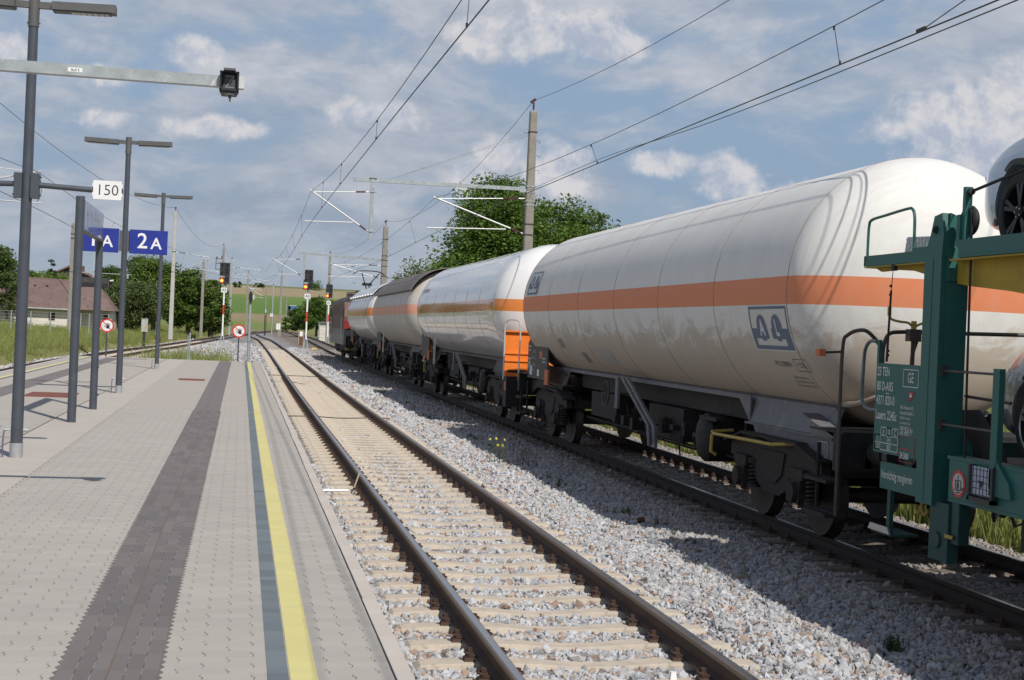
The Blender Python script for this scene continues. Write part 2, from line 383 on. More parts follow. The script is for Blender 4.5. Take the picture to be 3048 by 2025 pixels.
xT2 = interp([(-40, 7.25), (40, 7.25), (60, 7.30), (75, 7.37), (95, 7.50), (115, 7.70), (135, 8.1), (168, 8.75), (192, 9.2), (233, 9.75), (280, 10.2), (320, 10.0), (395, 8.2), (500, 3.5), (600, -4)])
xT3 = interp([(-40, -7.66), (55, -7.66), (66, -7.60), (82, -6.95), (95, -6.35), (110, -5.42), (142, -3.9), (162, -2.95), (192, -1.5), (225, .1), (260, 2.2), (300, 5.0), (340, 8.0)])
# ================================================================== GROUND
def sstep(a, b, x): t = min(1, max(0, (x-a)/(b-a))); return t*t*(3-2*t)
def hill(y, x): 
    yy = y + .28*-x
    return 0 if yy < 395 else (.0575*(yy-395)*sstep(395, 440, yy) if yy < 760 else 21.-sstep(760, 1100, yy)*10)
def ground_z(x, y):
    base = -.62
    l = sstep(2.2, 4.0, xT3(y)-x) if y < 345 else 1
    r = sstep(2.1, 3.4, x-xT2(y)) if y < 600 else 1
    mid = 0
    z = base + .62*max(l, r)
    if y > 345: z = max(z, 0) if y > 380 else base*(1-sstep(345, 380, y))
    return z + hill(y, x) + (.9*sstep(4, 30, xT3(y)-x) if y < 345 else .9)*sstep(60, 130, y)*(1 - sstep(300, 380, y)) * (1 if x < 0 else 0)
xs = sorted(set([-4000, -1500, -600, -300, -150, -90, -60, -45, -36, -30, -26, -22, -19, -16, -14, -13, -12, -11.4, -10.8, -10.2, -9.6, -9, -8, -7, -6, -5, -4, -3, -2, -1, 0, 1.5, 3, 5, 6.5, 8, 8.8, 9.2, 9.6, 10, 10.4, 10.8, 11.2, 11.6, 12, 12.6, 13.4, 15, 18, 22, 28, 36, 50, 80, 140, 250, 500, 1200, 4000]))
ys = [-60, -20, 0, 10, 20, 30, 40, 50, 58, 66, 74, 82, 90, 98, 106, 116, 126, 136, 148, 160, 175, 190, 205, 220, 240, 260, 280, 300, 320, 345, 360, 380, 395, 405, 415, 425, 440, 460, 500, 550, 600, 650, 700, 730, 745, 752, 760, 780, 850, 1000, 1400, 2500, 6000]
g = MB(); nx = len(xs)
g.add([(x, y, ground_z(x, y)) for y in ys for x in xs], [(j*nx+i, j*nx+i+1, (j+1)*nx+i+1, (j+1)*nx+i) for j in range(len(ys)-1) for i in range(nx-1)], 0, True)
solo('ground', g, m_ground, kind='structure')
def bed(name, fx, ya, yb, wl, wr, z=-.205, step=4.):
    b = MB(); Y = np.arange(ya, yb+.1, step); cols = [(-wl-.7, z-.44), (-wl, z), (-1.0, z), (0, z-.012), (1.0, z), (wr, z), (wr+.7, z-.44)]
    n = len(cols)
    b.add([(fx(y)+c, y, zz) for y in Y for c, zz in cols], [(j*n+i, j*n+i+1, (j+1)*n+i+1, (j+1)*n+i) for j in range(len(Y)-1) for i in range(n-1)], 0, True)
    return b
# one bed carries the two right-hand tracks, one the left-hand track
b = MB(); Y = np.arange(-12, 251, 4.); n = 7
def rowsf(y): 
    a, c = xT1(y), xT2(y); return [(a-2.3, -.64), (a-1.64, -.215), (a, -.222), (a+1.9, -.215), ((a+c)/2, -.235), (c-1.9, -.225), (c, -.232), (c+1.7, -.225), (c+2.4, -.64)]
rr_ = [rowsf(y) for y in Y]; n = 9
b.add([(x, y, z) for y, rw in zip(Y, rr_) for x, z in rw], [(j*n+i, j*n+i+1, (j+1)*n+i+1, (j+1)*n+i) for j in range(len(Y)-1) for i in range(n-1)], 0, True)
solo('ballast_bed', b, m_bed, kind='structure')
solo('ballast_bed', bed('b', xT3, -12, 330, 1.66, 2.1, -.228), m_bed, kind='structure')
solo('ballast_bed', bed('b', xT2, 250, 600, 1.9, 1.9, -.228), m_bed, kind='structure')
# gravel and thin soil between the tracks beyond the platform end
mb = MB(); Y = np.arange(55.4, 200, 4.)
mb.add([p for y in Y for p in ((xT3(y)+1.9, y, -.26), (xT1(y)-1.5, y, -.26))], [(2*i, 2*i+1, 2*i+3, 2*i+2) for i in range(len(Y)-1)])
solo('gravel_path', mb, m_bed, kind='structure')
# ================================================================== PLATFORM
PX0, PX1, PY0, PY1, PZ = -5.99, .83, -9., 55.3, .55
YB0, YB1 = 5.4, 25.2
plat = thing('platform', None, None); plat['kind'] = 'structure'
mb = MB(); mb.box(PX0+.12, PX1-.085, PY0, YB1, -.3, .537); part('platform_bed', mb, m_joint, plat)
mb = MB(); mb.box(PX0+.12, PX1-.085, YB1, PY1-.08, -.3, .55); part('paving_far', mb, m_pavfar, plat)
mb = MB()
mb.box(-2.65, -1.95, PY0, YB1, .50, .5535); mb.box(-2.65, -1.95, YB1, PY1-.1, .54, .554)
part('smooth_strip', mb, m_slab, plat)
mb = MB(); mb.box(-2.668, -2.652, PY0, PY1-.1, .54, .5565); part('joint_line', mb, M('joint_brown', (.17, .12, .08), .9), plat)
mb = MB(); mb.box(PX0-.0, PX0+.115, PY0, PY1, -.3, .555); mb.box(PX0+.12, PX1-.09, PY1-.075, PY1, -.3, .556); part('platform_end_kerb', mb, m_kerb, plat)
mb = MB(); mb.box(PX1-.065, PX1-.02, PY0, PY1, -.55, .36); part('platform_face', mb, m_kerbface, plat)
mb = MB(); mb.box(.7425, .7485, PY0, PY1-.1, .54, .5525); part('kerb_joint', mb, m_ink, plat)
# kerb stones, one metre each
kb = MB(); kb.box(-.08, 0, .004, .996, .40, .556, 0); kb.box(-.075, .0, .01, .99, .36, .395, 0)
kme = kb.mesh('kerb_stone', m_kerb); 
for i in range(62):
    y = PY1-1-i
    if y < -6: break
    o = bpy.data.objects.new('kerb_stone', kme); COL.objects.link(o); o.parent = plat; o.location = (PX1+random.uniform(-.003, .003), y, random.uniform(-.0012, .0012))
# interlocking pavers: zigzag short sides
def uni(w, d, amp=.009, gx=.0026, gy=.0012, th=.02):
    h = d/2-gy; a = w/2-gx
    L = [(-a, h), (-a-amp, h*.33), (-a+amp, -h*.33), (-a, -h)]; Rr = [(a, -h), (a+amp, -h*.33), (a-amp, h*.33), (a, h)]
    pl = L+[(-a*.35, -h-.0012), (a*.35, -h+.0012)]+Rr+[(a*.35, h+.0012), (-a*.35, h-.0012)]
    m = MB(); n = len(pl); vs = [(x, y, 0) for x, y in pl]+[(x*1.004, y*1.004, -th) for x, y in pl]
    m.add(vs, [tuple(range(n)), ]+[((i+1) % n, i, n+i, n+(i+1) % n) for i in range(n)]); return m
def rect(w, d, g=.0015, th=.02):
    a, h = w/2-g, d/2-g; m = MB()
    m.add([(-a, -h, 0), (a, -h, 0), (a, h, 0), (-a, h, 0), (-a, -h, -th), (a, -h, -th), (a, h, -th), (-a, h, -th)], [(0, 1, 2, 3), (0, 4, 5, 1), (1, 5, 6, 2), (2, 6, 7, 3), (3, 7, 4, 0)]); return m
def field(name, proto, mat, cells, keep, z=PZ, tilt=.0035):
    """cells (x, y): the nearest become single pieces sharing one mesh, the rest one joined part"""
    vis = [c for c in cells if c[1] > 6.0]; vis.sort(key=lambda c: (c[0])**2+c[1]**2)
    near = set(vis[:keep]); me = proto.mesh(name, mat); rest = MB(); V = [Vector(v) for v in proto.v]
    for c in cells:
        eu = Matrix.Rotation(random.uniform(-tilt, tilt), 3, 'X') @ Matrix.Rotation(random.uniform(-tilt, tilt), 3, 'Y'); dz = random.uniform(-.0008, .0008)
        if c in near:
            o = bpy.data.objects.new(name, me); COL.objects.link(o); o.parent = plat; o.location = (c[0], c[1], z+dz); o.rotation_euler = eu.to_euler()
        else: rest.add([(c[0]+(q := eu @ v).x, c[1]+q.y, z+dz+q.z) for v in V], proto.f)
    if rest.v: part(name, rest, mat, plat, kind='stuff')
def rows(x0, x1, w=.225, d=.1125):
    cells = []; j = 0; y = YB0
    while y < YB1-d*.4:
        off = w/2*(j % 2); x = x0+w/2-off
        while x < x1-w*.2:
            if x-w*.3 > x0-w*.3 and (x/y > -.20 or True): cells.append((round(x, 4), round(y+d/2, 4)))
            x += w
        j += 1; y += d
    return [c for c in cells if c[0] > x0-.02 and c[0]+w/2 < x1+.13]
c1_ = [c for c in rows(-2.0225, .9) if c[0] < .70]
c4_ = [c for c in rows(-5.7, -2.66) if c[0] > -.12*c[1]-3.2]
c1_ = [c for c in c1_ if not (-.66 < c[0] < -.40)]
field('paver', uni(.225, .1125), m_pav, c1_+c4_, 260)
field('half_paver', uni(.1125, .1125), m_pav, [(.7335, round(YB0+.1125*(j+.5), 4)) for j in range(0, int((YB1-YB0)/.1125), 2)], 40)
# dark tactile strip, slate strip, yellow strip: laid slightly proud so their edges close over the pavers
cells = [(round(-.731+.0725*(k+.5), 4), round(YB0+.3*(j+.5), 4)) for k in range(6) for j in range(int((YB1-YB0)/.3))]
field('tactile_paver', rect(.0725, .3, .0012), m_pavd, cells, 160, PZ+.002)
mb = MB()
for side, x in ((-1, -.7305), (1, -.2965)):
    y = YB0
    while y < YB1:
        mb.add([(x, y, PZ+.0024), (x+side*.021, y+.05, PZ+.0024), (x, y+.1, PZ+.0024), (x, y, PZ-.01), (x+side*.021, y+.05, PZ-.01), (x, y+.1, PZ-.01)], [(0, 1, 2) if side > 0 else (0, 2, 1), (0, 3, 4, 1), (1, 4, 5, 2)]); y += .1
part('tactile_edge', mb, m_pavd, plat)
mb = MB(); mb.box(-.7305-.004, -.2965+.004, PY0, YB0, .54, PZ+.002); mb.box(-.735, -.3, YB1, PY1-.1, .54, PZ+.004); part('tactile_strip', mb, m_pavd, plat)
mb = MB(); mb.box(-.548, -.541, YB1, PY1-.1, .54, PZ+.0055); mb.box(-.5165, -.5115, YB0, YB1, .54, PZ+.004); part('joint_line', mb, MATS['joint_brown'], plat)
cells = [(.2255, round(YB0+.1125*(j+.5), 4)) for j in range(int((YB1-YB0)/.1125))]
field('slate_paver', rect(.095, .1125, .0008), m_pavb, cells, 60, PZ+.003)
field('yellow_paver', rect(.112, .1125, .0005), m_pavy, [(.334, c[1]) for c in cells], 60, PZ+.003, .001)
mb = MB(); y = YB0
while y < YB1:
    mb.add([(.389, y, PZ+.0034), (.402, y+.018, PZ+.0034), (.389, y+.036, PZ+.0034), (.389, y, PZ-.01), (.402, y+.018, PZ-.01), (.389, y+.036, PZ-.01)], [(0, 1, 2), (0, 3, 4, 1), (1, 4, 5, 2)]); y += .0375
part('yellow_edge', mb, m_pavy, plat)
mb = MB(); mb.box(.182, .275, YB1, PY1-.1, .54, PZ+.005); mb.box(.182, .275, PY0, YB0, .54, PZ+.003); part('slate_strip', mb, m_pavb, plat)
mb = MB(); mb.box(.278, .393, YB1, PY1-.1, .54, PZ+.005); mb.box(.278, .393, PY0, YB0, .54, PZ+.003); part('yellow_strip', mb, m_pavy, plat)
# the other edge of the island
mb = MB(); mb.box(-5.50, -5.385, PY0, PY1-.1, .54, PZ+.006); part('yellow_strip', mb, m_pavy, plat)
mb = MB(); mb.box(-5.384, -5.30, PY0, PY1-.1, .54, PZ+.006); part('slate_strip', mb, m_pavb, plat)
mb = MB(); mb.box(-4.74, -4.24, PY0, PY1-1.2, .54, PZ+.006); mb.box(-4.24, -3.3, PY1-1.75, PY1-1.2, .54, PZ+.006); part('tactile_strip', mb, m_pavd, plat)
# rusty cover plates let into the paving
for x0, x1, y0, y1, lb in ((-3.93, -3.06, 27.75, 29.3, 'rusty brown steel cover plate in paving between the lamp post and name board'), (-1.51, -.86, 37.2, 38.1, 'small rusty cover plate in paving beside the tactile strip')):
    mb = MB(); mb.prism([(x0, y0), (x1, y0), (x1+.0, y1), (x0, y1)], 'z', .54, .5605); solo('cover_plate', mb, m_rustplate, lb, 'cover plate')
# ================================================================== TRACKS
def rail_profile(topw=.036):
    p = [(-.0625, -.159), (.0625, -.159), (.0625, -.149), (.009, -.128), (.008, -.05), (topw-.001, -.036), (topw, -.008), (topw-.012, 0), (-topw+.012, 0), (-topw, -.008), (-topw+.001, -.036), (-.008, -.05), (-.009, -.128), (-.0625, -.149)]
    return p
def rail(fx, off, ya, yb, track, side, top, edge):
    Yr = [ya]
    while Yr[-1] < yb: Yr.append(min(yb, Yr[-1]+(2. if Yr[-1] > 40 else 8.)))
    pf = rail_profile(); n = len(pf); mb = MB()
    vs = []
    for y in Yr:
        dx = (fx(y+.5)-fx(y-.5)); t = Vector((dx, 1, 0)).normalized(); nx_ = Vector((t.y, -t.x, 0))
        c = Vector((fx(y), y, 0))+nx_*off
        for u, z in pf: vs.append(c+nx_*u+Vector((0, 0, z)))
    for k in range(n):
        k2 = (k+1) % n; mi = 1 if k == 7 else (2 if k in (5, 6, 8, 9) else 0)
        mb.add(vs, [(j*n+k, (j+1)*n+k, (j+1)*n+k2, j*n+k2) for j in range(len(Yr)-1)], mi) if False else None
        mb.f += [(j*n+k, (j+1)*n+k, (j+1)*n+k2, j*n+k2) for j in range(len(Yr)-1)]; mb.m += [mi]*(len(Yr)-1); mb.s += [False]*(len(Yr)-1)
    mb.v = [tuple(v) for v in vs]
    part('rail', mb, [side, top, edge], track)
def sleeper_mesh(mat, wood=False):
    # cross-section lofted along x; the top dips toward the middle
    st = [(-1.30, -.26, .10), (-1.22, -.185, .105), (-.98, -.176, .105), (-.56, -.172, .105), (-.40, -.180, .10), (-.2, -.196, .092), (0, -.202, .09), (.2, -.196, .092), (.40, -.180, .10), (.56, -.172, .105), (.98, -.176, .105), (1.22, -.185, .105), (1.30, -.26, .10)]
    mb = MB(); vs = []
    for x, z, w_ in st: vs += [(x, -w_-.035, z-.12), (x, -w_, z-.006), (x, -w_+.014, z), (x, w_-.014, z), (x, w_, z-.006), (x, w_+.035, z-.12)]
    n = 6; fs = []
    for i in range(len(st)-1):
        for k in range(n-1): fs.append((i*n+k, (i+1)*n+k, (i+1)*n+k+1, i*n+k+1))
    mb.add(vs, fs, 0, False); mb.add(vs, [tuple(range(n)), tuple((len(st)-1)*n+k for k in range(n-1, -1, -1))], 0)
    return mb
def clip_mesh():
    mb = MB(); mb.box(-.045, .04, -.05, .05, -.19, -.150, 0, (.01, .01))
    mb.cyl((-.0, 0, -.15), (-.0, 0, -.105), .011, n=6); mb.cyl((0, 0, -.118), (0, 0, -.088), .020, n=6)
    pts = [(.045, -.03, -.146), (.01, -.045, -.125), (-.03, -.03, -.118), (-.035, 0, -.118), (-.03, .03, -.118), (.01, .045, -.125), (.045, .03, -.146)]
    mb.tube(pts, .008, 5); return mb
m_clip = M('clip_rust', (.075, .042, .03), .8, .1, .3, 30)
SP = .6; Y0 = 9.3095
def make_track(label, fx, ya, yb, side, top, edge, slm, y_obj, ycl, nclip, lo=0):
    t = thing('railway_track', None, None); t['kind'] = 'structure'
    for off in (-.7535, .7535): rail(fx, off, ya, yb, t, side, top, edge)
    sm = sleeper_mesh(slm); me = sm.mesh('sleeper', slm); rest = MB(); cm2 = clip_mesh(); cme = cm2.mesh('rail_clip', m_clip); crest = MB()
    k0 = int((lo-Y0)/SP); k = k0; ns = 0; nc = 0
    while Y0+k*SP < y_obj:
        y = Y0+k*SP; k += 1
        a = math.atan2(-(fx(y+.5)-fx(y-.5)), 1)
        vis = y > 5
        if vis and ns < 170:
            o = bpy.data.objects.new('sleeper', me); COL.objects.link(o); o.parent = t; o.location = (fx(y), y+random.uniform(-.006, .006), random.uniform(-.003, .002)); o.rotation_euler[2] = a+random.uniform(-.004, .004); ns += 1
        else: rest.add([(fx(y)+v[0], y+v[1], v[2]) for v in sm.v], sm.f)
        if y < ycl:
            for off in (-.7535, .7535):
                for sgn in (-1, 1):
                    x = fx(y)+off+sgn*.115
                    vv = [(v[0]*-sgn, v[1]*-sgn, v[2]) for v in cm2.v]
                    if vis and nc < nclip:
                        o = bpy.data.objects.new('rail_clip', cme); COL.objects.link(o); o.parent = t; o.location = (x, y, 0); o.rotation_euler[2] = 0 if sgn < 0 else math.pi; nc += 1
                    else: crest.add([(x+p[0], y+p[1], p[2]) for p in vv], cm2.f)
    if rest.v: part('sleeper', rest, slm, t, kind='stuff')
    if crest.v: part('rail_clip', crest, m_clip, t, kind='stuff')
    return t
make_track('', xT1, -10, 300, m_rail, m_railtop, m_railedge, m_sleep, 120, 60, 296, lo=1)
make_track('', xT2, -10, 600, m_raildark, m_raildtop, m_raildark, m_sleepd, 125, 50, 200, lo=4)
make_track('', xT3, -10, 340, m_rail, m_raildtop, m_rail, m_sleep, 150, 0, 0, lo=48)
# ------------------------------------------------------------------ scattered stones and tufts
def gn_scatter(name, pts, rots, scl, idx, sources, label=None, cat=None, kind='stuff'):
    me = bpy.data.meshes.new(name); me.vertices.add(len(pts)); me.vertices.foreach_set('co', np.asarray(pts, np.float32).ravel())
    for nm, ty, dat in (('rotv', 'FLOAT_VECTOR', rots), ('sclv', 'FLOAT_VECTOR', scl), ('pick', 'INT', idx)):
        at = me.attributes.new(nm, ty, 'POINT'); at.data.foreach_set('vector' if ty == 'FLOAT_VECTOR' else 'value', np.asarray(dat, np.float32 if ty != 'INT' else np.int32).ravel())
    o = bpy.data.objects.new(name, me); COL.objects.link(o)
    ng = bpy.data.node_groups.new(name+'_gn', 'GeometryNodeTree')
    ng.interface.new_socket('Geometry', in_out='INPUT', socket_type='NodeSocketGeometry'); ng.interface.new_socket('Geometry', in_out='OUTPUT', socket_type='NodeSocketGeometry')
    n = ng.nodes; l = ng.links; gi = n.new('NodeGroupInput'); go = n.new('NodeGroupOutput'); jn = n.new('GeometryNodeJoinGeometry')
    def attr(nm, dt):
        a = n.new('GeometryNodeInputNamedAttribute'); a.data_type = dt; a.inputs[0].default_value = nm; return [s_ for s_ in a.outputs if s_.enabled][0]
    mp = n.new('GeometryNodeMeshToPoints'); l.new(gi.outputs[0], mp.inputs[0])
    pk = attr('pick', 'INT'); rv = attr('rotv', 'FLOAT_VECTOR'); sv = attr('sclv', 'FLOAT_VECTOR')
    for k, src in enumerate(sources):
        ob = n.new('GeometryNodeObjectInfo'); ob.inputs[0].default_value = src
        cp = n.new('FunctionNodeCompare'); cp.data_type = 'INT'; cp.operation = 'EQUAL'
        ii = [s_ for s_ in cp.inputs if s_.enabled and s_.type == 'INT']; l.new(pk, ii[0]); ii[1].default_value = k
        ip = n.new('GeometryNodeInstanceOnPoints'); l.new(mp.outputs[0], ip.inputs['Points']); l.new(cp.outputs[0], ip.inputs['Selection'])
        l.new(ob.outputs['Geometry'], ip.inputs['Instance']); l.new(rv, ip.inputs['Rotation']); l.new(sv, ip.inputs['Scale']); l.new(ip.outputs[0], jn.inputs[0])
    l.new(jn.outputs[0], go.inputs[0])
    md = o.modifiers.new('scatter', 'NODES'); md.node_group = ng
    return props(o, label, cat, None, kind)
def stone_src(k):
    import bmesh
    bm = bmesh.new(); r = random.Random(k)
    pts = []
    for i in range(13):
        v = Vector((r.gauss(0, 1), r.gauss(0, 1), r.gauss(0, 1))).normalized(); v *= r.uniform(.8, 1.1); v.x *= r.uniform(.9, 1.25); v.z *= .78; pts.append(bm.verts.new(v))
    bmesh.ops.convex_hull(bm, input=bm.verts)
    for v in [v for v in bm.verts if not v.link_faces]: bm.verts.remove(v)
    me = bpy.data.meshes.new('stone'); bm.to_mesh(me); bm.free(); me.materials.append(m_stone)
    return bpy.data.objects.new('stone', me)
STONES = [stone_src(k) for k in range(8)]
def stones(region, n, smin, smax, zf, keep=None):
    x0, x1, y0, y1 = region; x = rng.uniform(x0, x1, n); y = rng.uniform(y0, y1, n)
    s = rng.uniform(smin, smax, n)*np.where(rng.random(n) < .14, 1.45, 1.)*np.where(rng.random(n) < .2, .65, 1.)
    z = zf(x, y)+rng.uniform(-.35, .35, n)*s
    k = np.ones(n, bool) if keep is None else keep(x, y)
    return np.stack([x, y, z], 1)[k], s[k]
XT1 = np.vectorize(xT1); XT2 = np.vectorize(xT2); XT3 = np.vectorize(xT3)
def keep12(x, y):
    d1 = np.abs(x-XT1(y)); d2 = np.abs(x-XT2(y)); ph = np.abs(((y-Y0)/SP+.5) % 1-.5)*SP   # distance from the nearest sleeper's axis
    onsl = (((d1 < 1.27) | (d2 < 1.2)) & (ph < .118))
    onrail = (np.abs(d1-.7535) < .10) | (np.abs(d2-.7535) < .10)
    dust = (d1 < 1.15) & (rng.random(len(x)) < np.clip((y-13)/15, 0, .985))
    left = (x < xT1(0)-.9) & (rng.random(len(x)) < np.clip((y-12)/14, 0, .93)) & (d1 < 1.5)
    clr = (x > .86)
    bury = (d1 > 1.05) & (d1 < 1.3) & (x > 2.53)
    return ~onsl & ~onrail & ~dust & ~left & clr | (bury & clr & ~onrail & (rng.random(len(x)) < .45) & (d1 > 1.12))
def zb(x, y):
    d1 = np.abs(x-XT1(y)); d2 = np.abs(x-XT2(y))
    z = np.full(len(x), -.205); z = np.where(d1 < 1.25, -.224, z); z = np.where(d2 < 1.2, -.228, z)
    mid = (d1 > 1.35) & (d2 > 1.35) & (x > XT1(y)); z = np.where(mid, -.19+.02*np.sin(x*3+y*.7)*np.sin(y*1.3), z)
    over = XT2(y)+1.7; z = np.where(x > over, -.22-(x-over)*.55, z)
    return z
P_, S_ = [], []
for reg, nn_, a, c in (((.84, 9.9, 5.6, 12), 46000, .020, .036), ((.84, 9.9, 12, 20), 50000, .022, .038), ((.84, 9.9, 20, 36), 50000, .028, .046), ((.84, 10.1, 36, 70), 30000, .04, .065), ((.7, 10.6, 70, 130), 12000, .06, .09)):
    p, s = stones(reg, nn_, a, c, zb, keep12); P_.append(p); S_.append(s)
def keep3(x, y): 
    d = np.abs(x-XT3(y)); return (d > .86) & ((d > 1.3) | (np.abs(((y-Y0)/SP+.5) % 1-.5)*SP > .12)) & (d < 2.4)
p, s = stones((-11, 3, 46, 160), 45000, .045, .08, lambda x, y: np.full(len(x), -.22)-np.clip(np.abs(x-XT3(y))-2.0, 0, 9)*.5, keep3); P_.append(p); S_.append(s)
p, s = stones((-6, 2, 56, 150), 9000, .035, .075, lambda x, y: np.full(len(x), -.25), lambda x, y: (x > XT3(y)+1.9) & (x < XT1(y)-1.3)); P_.append(p); S_.append(s)
P_ = np.concatenate(P_); S_ = np.concatenate(S_)
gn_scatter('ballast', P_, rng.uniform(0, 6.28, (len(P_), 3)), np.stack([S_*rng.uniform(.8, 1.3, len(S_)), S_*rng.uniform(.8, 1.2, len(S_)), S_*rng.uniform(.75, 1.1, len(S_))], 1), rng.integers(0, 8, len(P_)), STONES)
# ================================================================== PLATFORM FURNITURE
def flatXZ(x, y, z, s=1):   # text plane facing the camera side (-Y): u -> +x, v -> z
    return lambda u, v: (x+u*s, y, z+v)
# lamp posts
LX = -2.33
def lamp(label, x, y, top):
    t = thing('platform_lamp', label, 'lamp post', (x, y, PZ), 'double-armed lamp posts along the middle of the platform')
    mb = MB(); mb.cyl((x, y, PZ+.16), (x, y, top-.18), .064, .050, 20); part('pole', mb, m_pole, t)
    mb = MB(); mb.cyl((x, y, PZ), (x, y, PZ+.16), .069, n=20); part('base_collar', mb, m_collar, t)
    mb = MB(); mb.cyl((x, y, top-.30), (x, y, top+.03), .058, n=16); mb.cyl((x, y, top+.03), (x, y, top+.034), .058, n=16)
    mb.cyl((x-.07, y, top-.26), (x+.07, y, top-.26), .008, n=6); part('head_sleeve', mb, m_lamp, t)
    for s_ in (-1, 1):
        mb = MB(); mb.box(min(x+s_*.05, x+s_*.20), max(x+s_*.05, x+s_*.20), y-.028, y+.028, top-.10, top-.03); part('arm', mb, m_lamp, t)
        rot = Matrix.Rotation(s_*R_(-1.2), 3, 'Y')
        mb = MB(); c = (x+s_*.52, y, top-.065)
        mb.obox(c, (.66, .20, .085), rot); mb.obox((c[0]-s_*.02, y, c[2]-.048), (.60, .16, .012), rot); h = part('lamp_head', mb, m_lamp, t)
        mb = MB(); mb.obox((c[0]+s_*.06, y, c[2]-.056), (.38, .12, .006), rot)
        part('lens', mb, m_glass_lamp, h)
        for k in range(6):
            q = MB(); q.obox((c[0]+s_*(-.10+.062*k), y, c[2]-.0595), (.006, .12, .004), rot); part('lens_rib', q, m_lamp, h)
    mb = MB(); mb.cyl((x-.12, y, PZ+.30), (x+.12, y, PZ+.30), .012, n=8); mb.cyl((x+.075, y, PZ+.30), (x+.10, y, PZ+.30), .02, n=8); mb.cyl((x-.13, y, PZ+.30), (x-.11, y, PZ+.30), .018, n=8); part('earthing_bolt', mb, m_galv, t)
    mb = MB(); mb.tube(catmull([(x-.12, y, PZ+.32), (x-.135, y-.01, PZ+.25), (x-.14, y-.01, PZ+.12), (x-.138, y, PZ)], 4), .009, 7); part('earthing_cable', mb, M('blue_grey_cable', (.10, .13, .2), .5), t)
    return t
lamp('nearest slate grey lamp post with the white 150 plate bracket', LX+.015, 16.15, 5.47)
lamp('middle slate grey lamp post carrying the blue 1A and 2A plates', -2.365, 29.88, 5.66)
lamp('farthest slate grey lamp post near the platform end', -2.44, 44.4, 5.80)
# 150 plates on a cross pipe
x, y = LX+.015, 16.15
t = thing('distance_sign', 'white 150 plates on a grey cross pipe clamped to the nearest lamp post', 'sign', (x, y, 3.47))
for s_ in (-1, 1):
    mb = MB(); mb.box(*sorted((x+s_*.045, x+s_*.128)), y-.07, y+.07, 3.335, 3.60)
    for zz in (3.37, 3.47, 3.565): mb.cyl((x+s_*.128, y, zz), (x+s_*.15, y, zz), .008, n=6)
    part('clamp_plate', mb, m_pole, t)
    mb = MB(); mb.cyl((x+s_*.12, y, 3.482), (x+s_*.70, y, 3.462), .030, n=14); part('cross_pipe', mb, m_pole, t)
    cx = x+s_*.837
    mb = MB(); mb.box(cx-.148, cx+.148, y-.045, y-.015, 3.365, 3.568); mb.box(cx-.158, cx-.146, y-.04, y-.02, 3.40, 3.44); mb.box(cx-.158, cx-.146, y-.04, y-.02, 3.50, 3.54); mb.box(cx+.146, cx+.158, y-.04, y-.02, 3.40, 3.44); mb.box(cx+.146, cx+.158, y-.04, y-.02, 3.50, 3.54)
    pl = part('plate', mb, m_white, t)
    mb = MB(); text_mb(mb, '150', .165, flatXZ(cx, y-.0465, 3.462), sx=.98, bold=-.001); part('digits', mb, m_ink, pl)
    mb = MB(); mb.box(cx-.13, cx+.162, y-.012, y+.02, 3.43, 3.49); part('holder', mb, m_pole, pl)
# 1A / 2A plates
x, y = -2.365, 29.88
for s_, a, b_, lb in ((-1, '1', 'A', 'blue 1A track plate left of the middle lamp post'), (1, '2', 'A', 'blue 2A track plate right of the middle lamp post')):
    x0 = x+.10 if s_ > 0 else x-.10-.75
    t = thing('track_sign', lb, 'sign', (x0+.37, y, 3.6), 'blue track plates on the middle lamp post')
    mb = MB(); mb.box(x0, x0+.74, y-.075, y-.045, 3.368, 3.850); pl = part('plate', mb, m_blue, t)
    mb = MB(); text_mb(mb, a, .43, flatXZ(x0+.25, y-.0765, 3.615), bold=.004); part('digit', mb, m_white, pl); mb = MB(); text_mb(mb, b_, .32, flatXZ(x0+.52, y-.0765, 3.575), bold=.004); part('letter', mb, m_white, pl)
    mb = MB(); mb.box(*sorted((x+s_*.035, x+s_*.105)), y-.03, y+.03, 3.41, 3.82); part('clamp_plate', mb, m_lamp, t)
# station name board on two posts, facing the tracks
t = thing('station_name_board', 'blue station name board on two slate posts, seen edge-on', 'sign', (-2.345, 23., PZ))
for yy, r0, r1, zt in ((21.54, .062, .062, 3.81), (24.6, .062, .058, 3.42)):
    mb = MB(); mb.cyl((-2.345, yy, PZ), (-2.345, yy, zt), r0, r1, 20); 
    if yy > 24: mb.cyl((-2.285, yy-.01, .80), (-2.262, yy-.01, .80), .02, n=8); mb.cyl((-2.285, yy-.01, 1.25), (-2.272, yy-.01, 1.25), .016, n=8)
    part('post', mb, m_pole, t)
mb = MB(); mb.cyl((-2.2855, 24.57, 1.395), (-2.2815, 24.57, 1.395), .02, n=8); part('blue_sticker', mb, M('blue_sticker', (.03, .12, .5), .5), t)
mb = MB(); mb.box(-2.345, -2.30, 21.60, 24.62, 3.345, 3.775); pn = part('panel', mb, M('blue_name_panel', (.045, .06, .17), .16, 0, .05, 4, coat=.6), t)
mb = MB(); mb.box(-2.346, -2.299, 21.585, 21.60, 3.345, 3.775); mb.box(-2.30, -2.2985, 21.60, 21.75, 3.345, 3.775); part('blue_edge', mb, m_blue, pn)
side = lambda y, z: (lambda u, v: (-2.2975, y+u, z+v))
m_lettg = M('letter_white', (.62, .64, .72), .5)
mb = MB(); text_mb(mb, 'Gaisbach - Wartberg', .225, side(23.15, 3.62), sx=1.08); part('lettering', mb, m_lettg, pn)
mb = MB(); text_mb(mb, '8', .12, side(22.2, 3.45)); part('small_lettering', mb, M('orange_print', (.75, .42, .12), .5), pn)
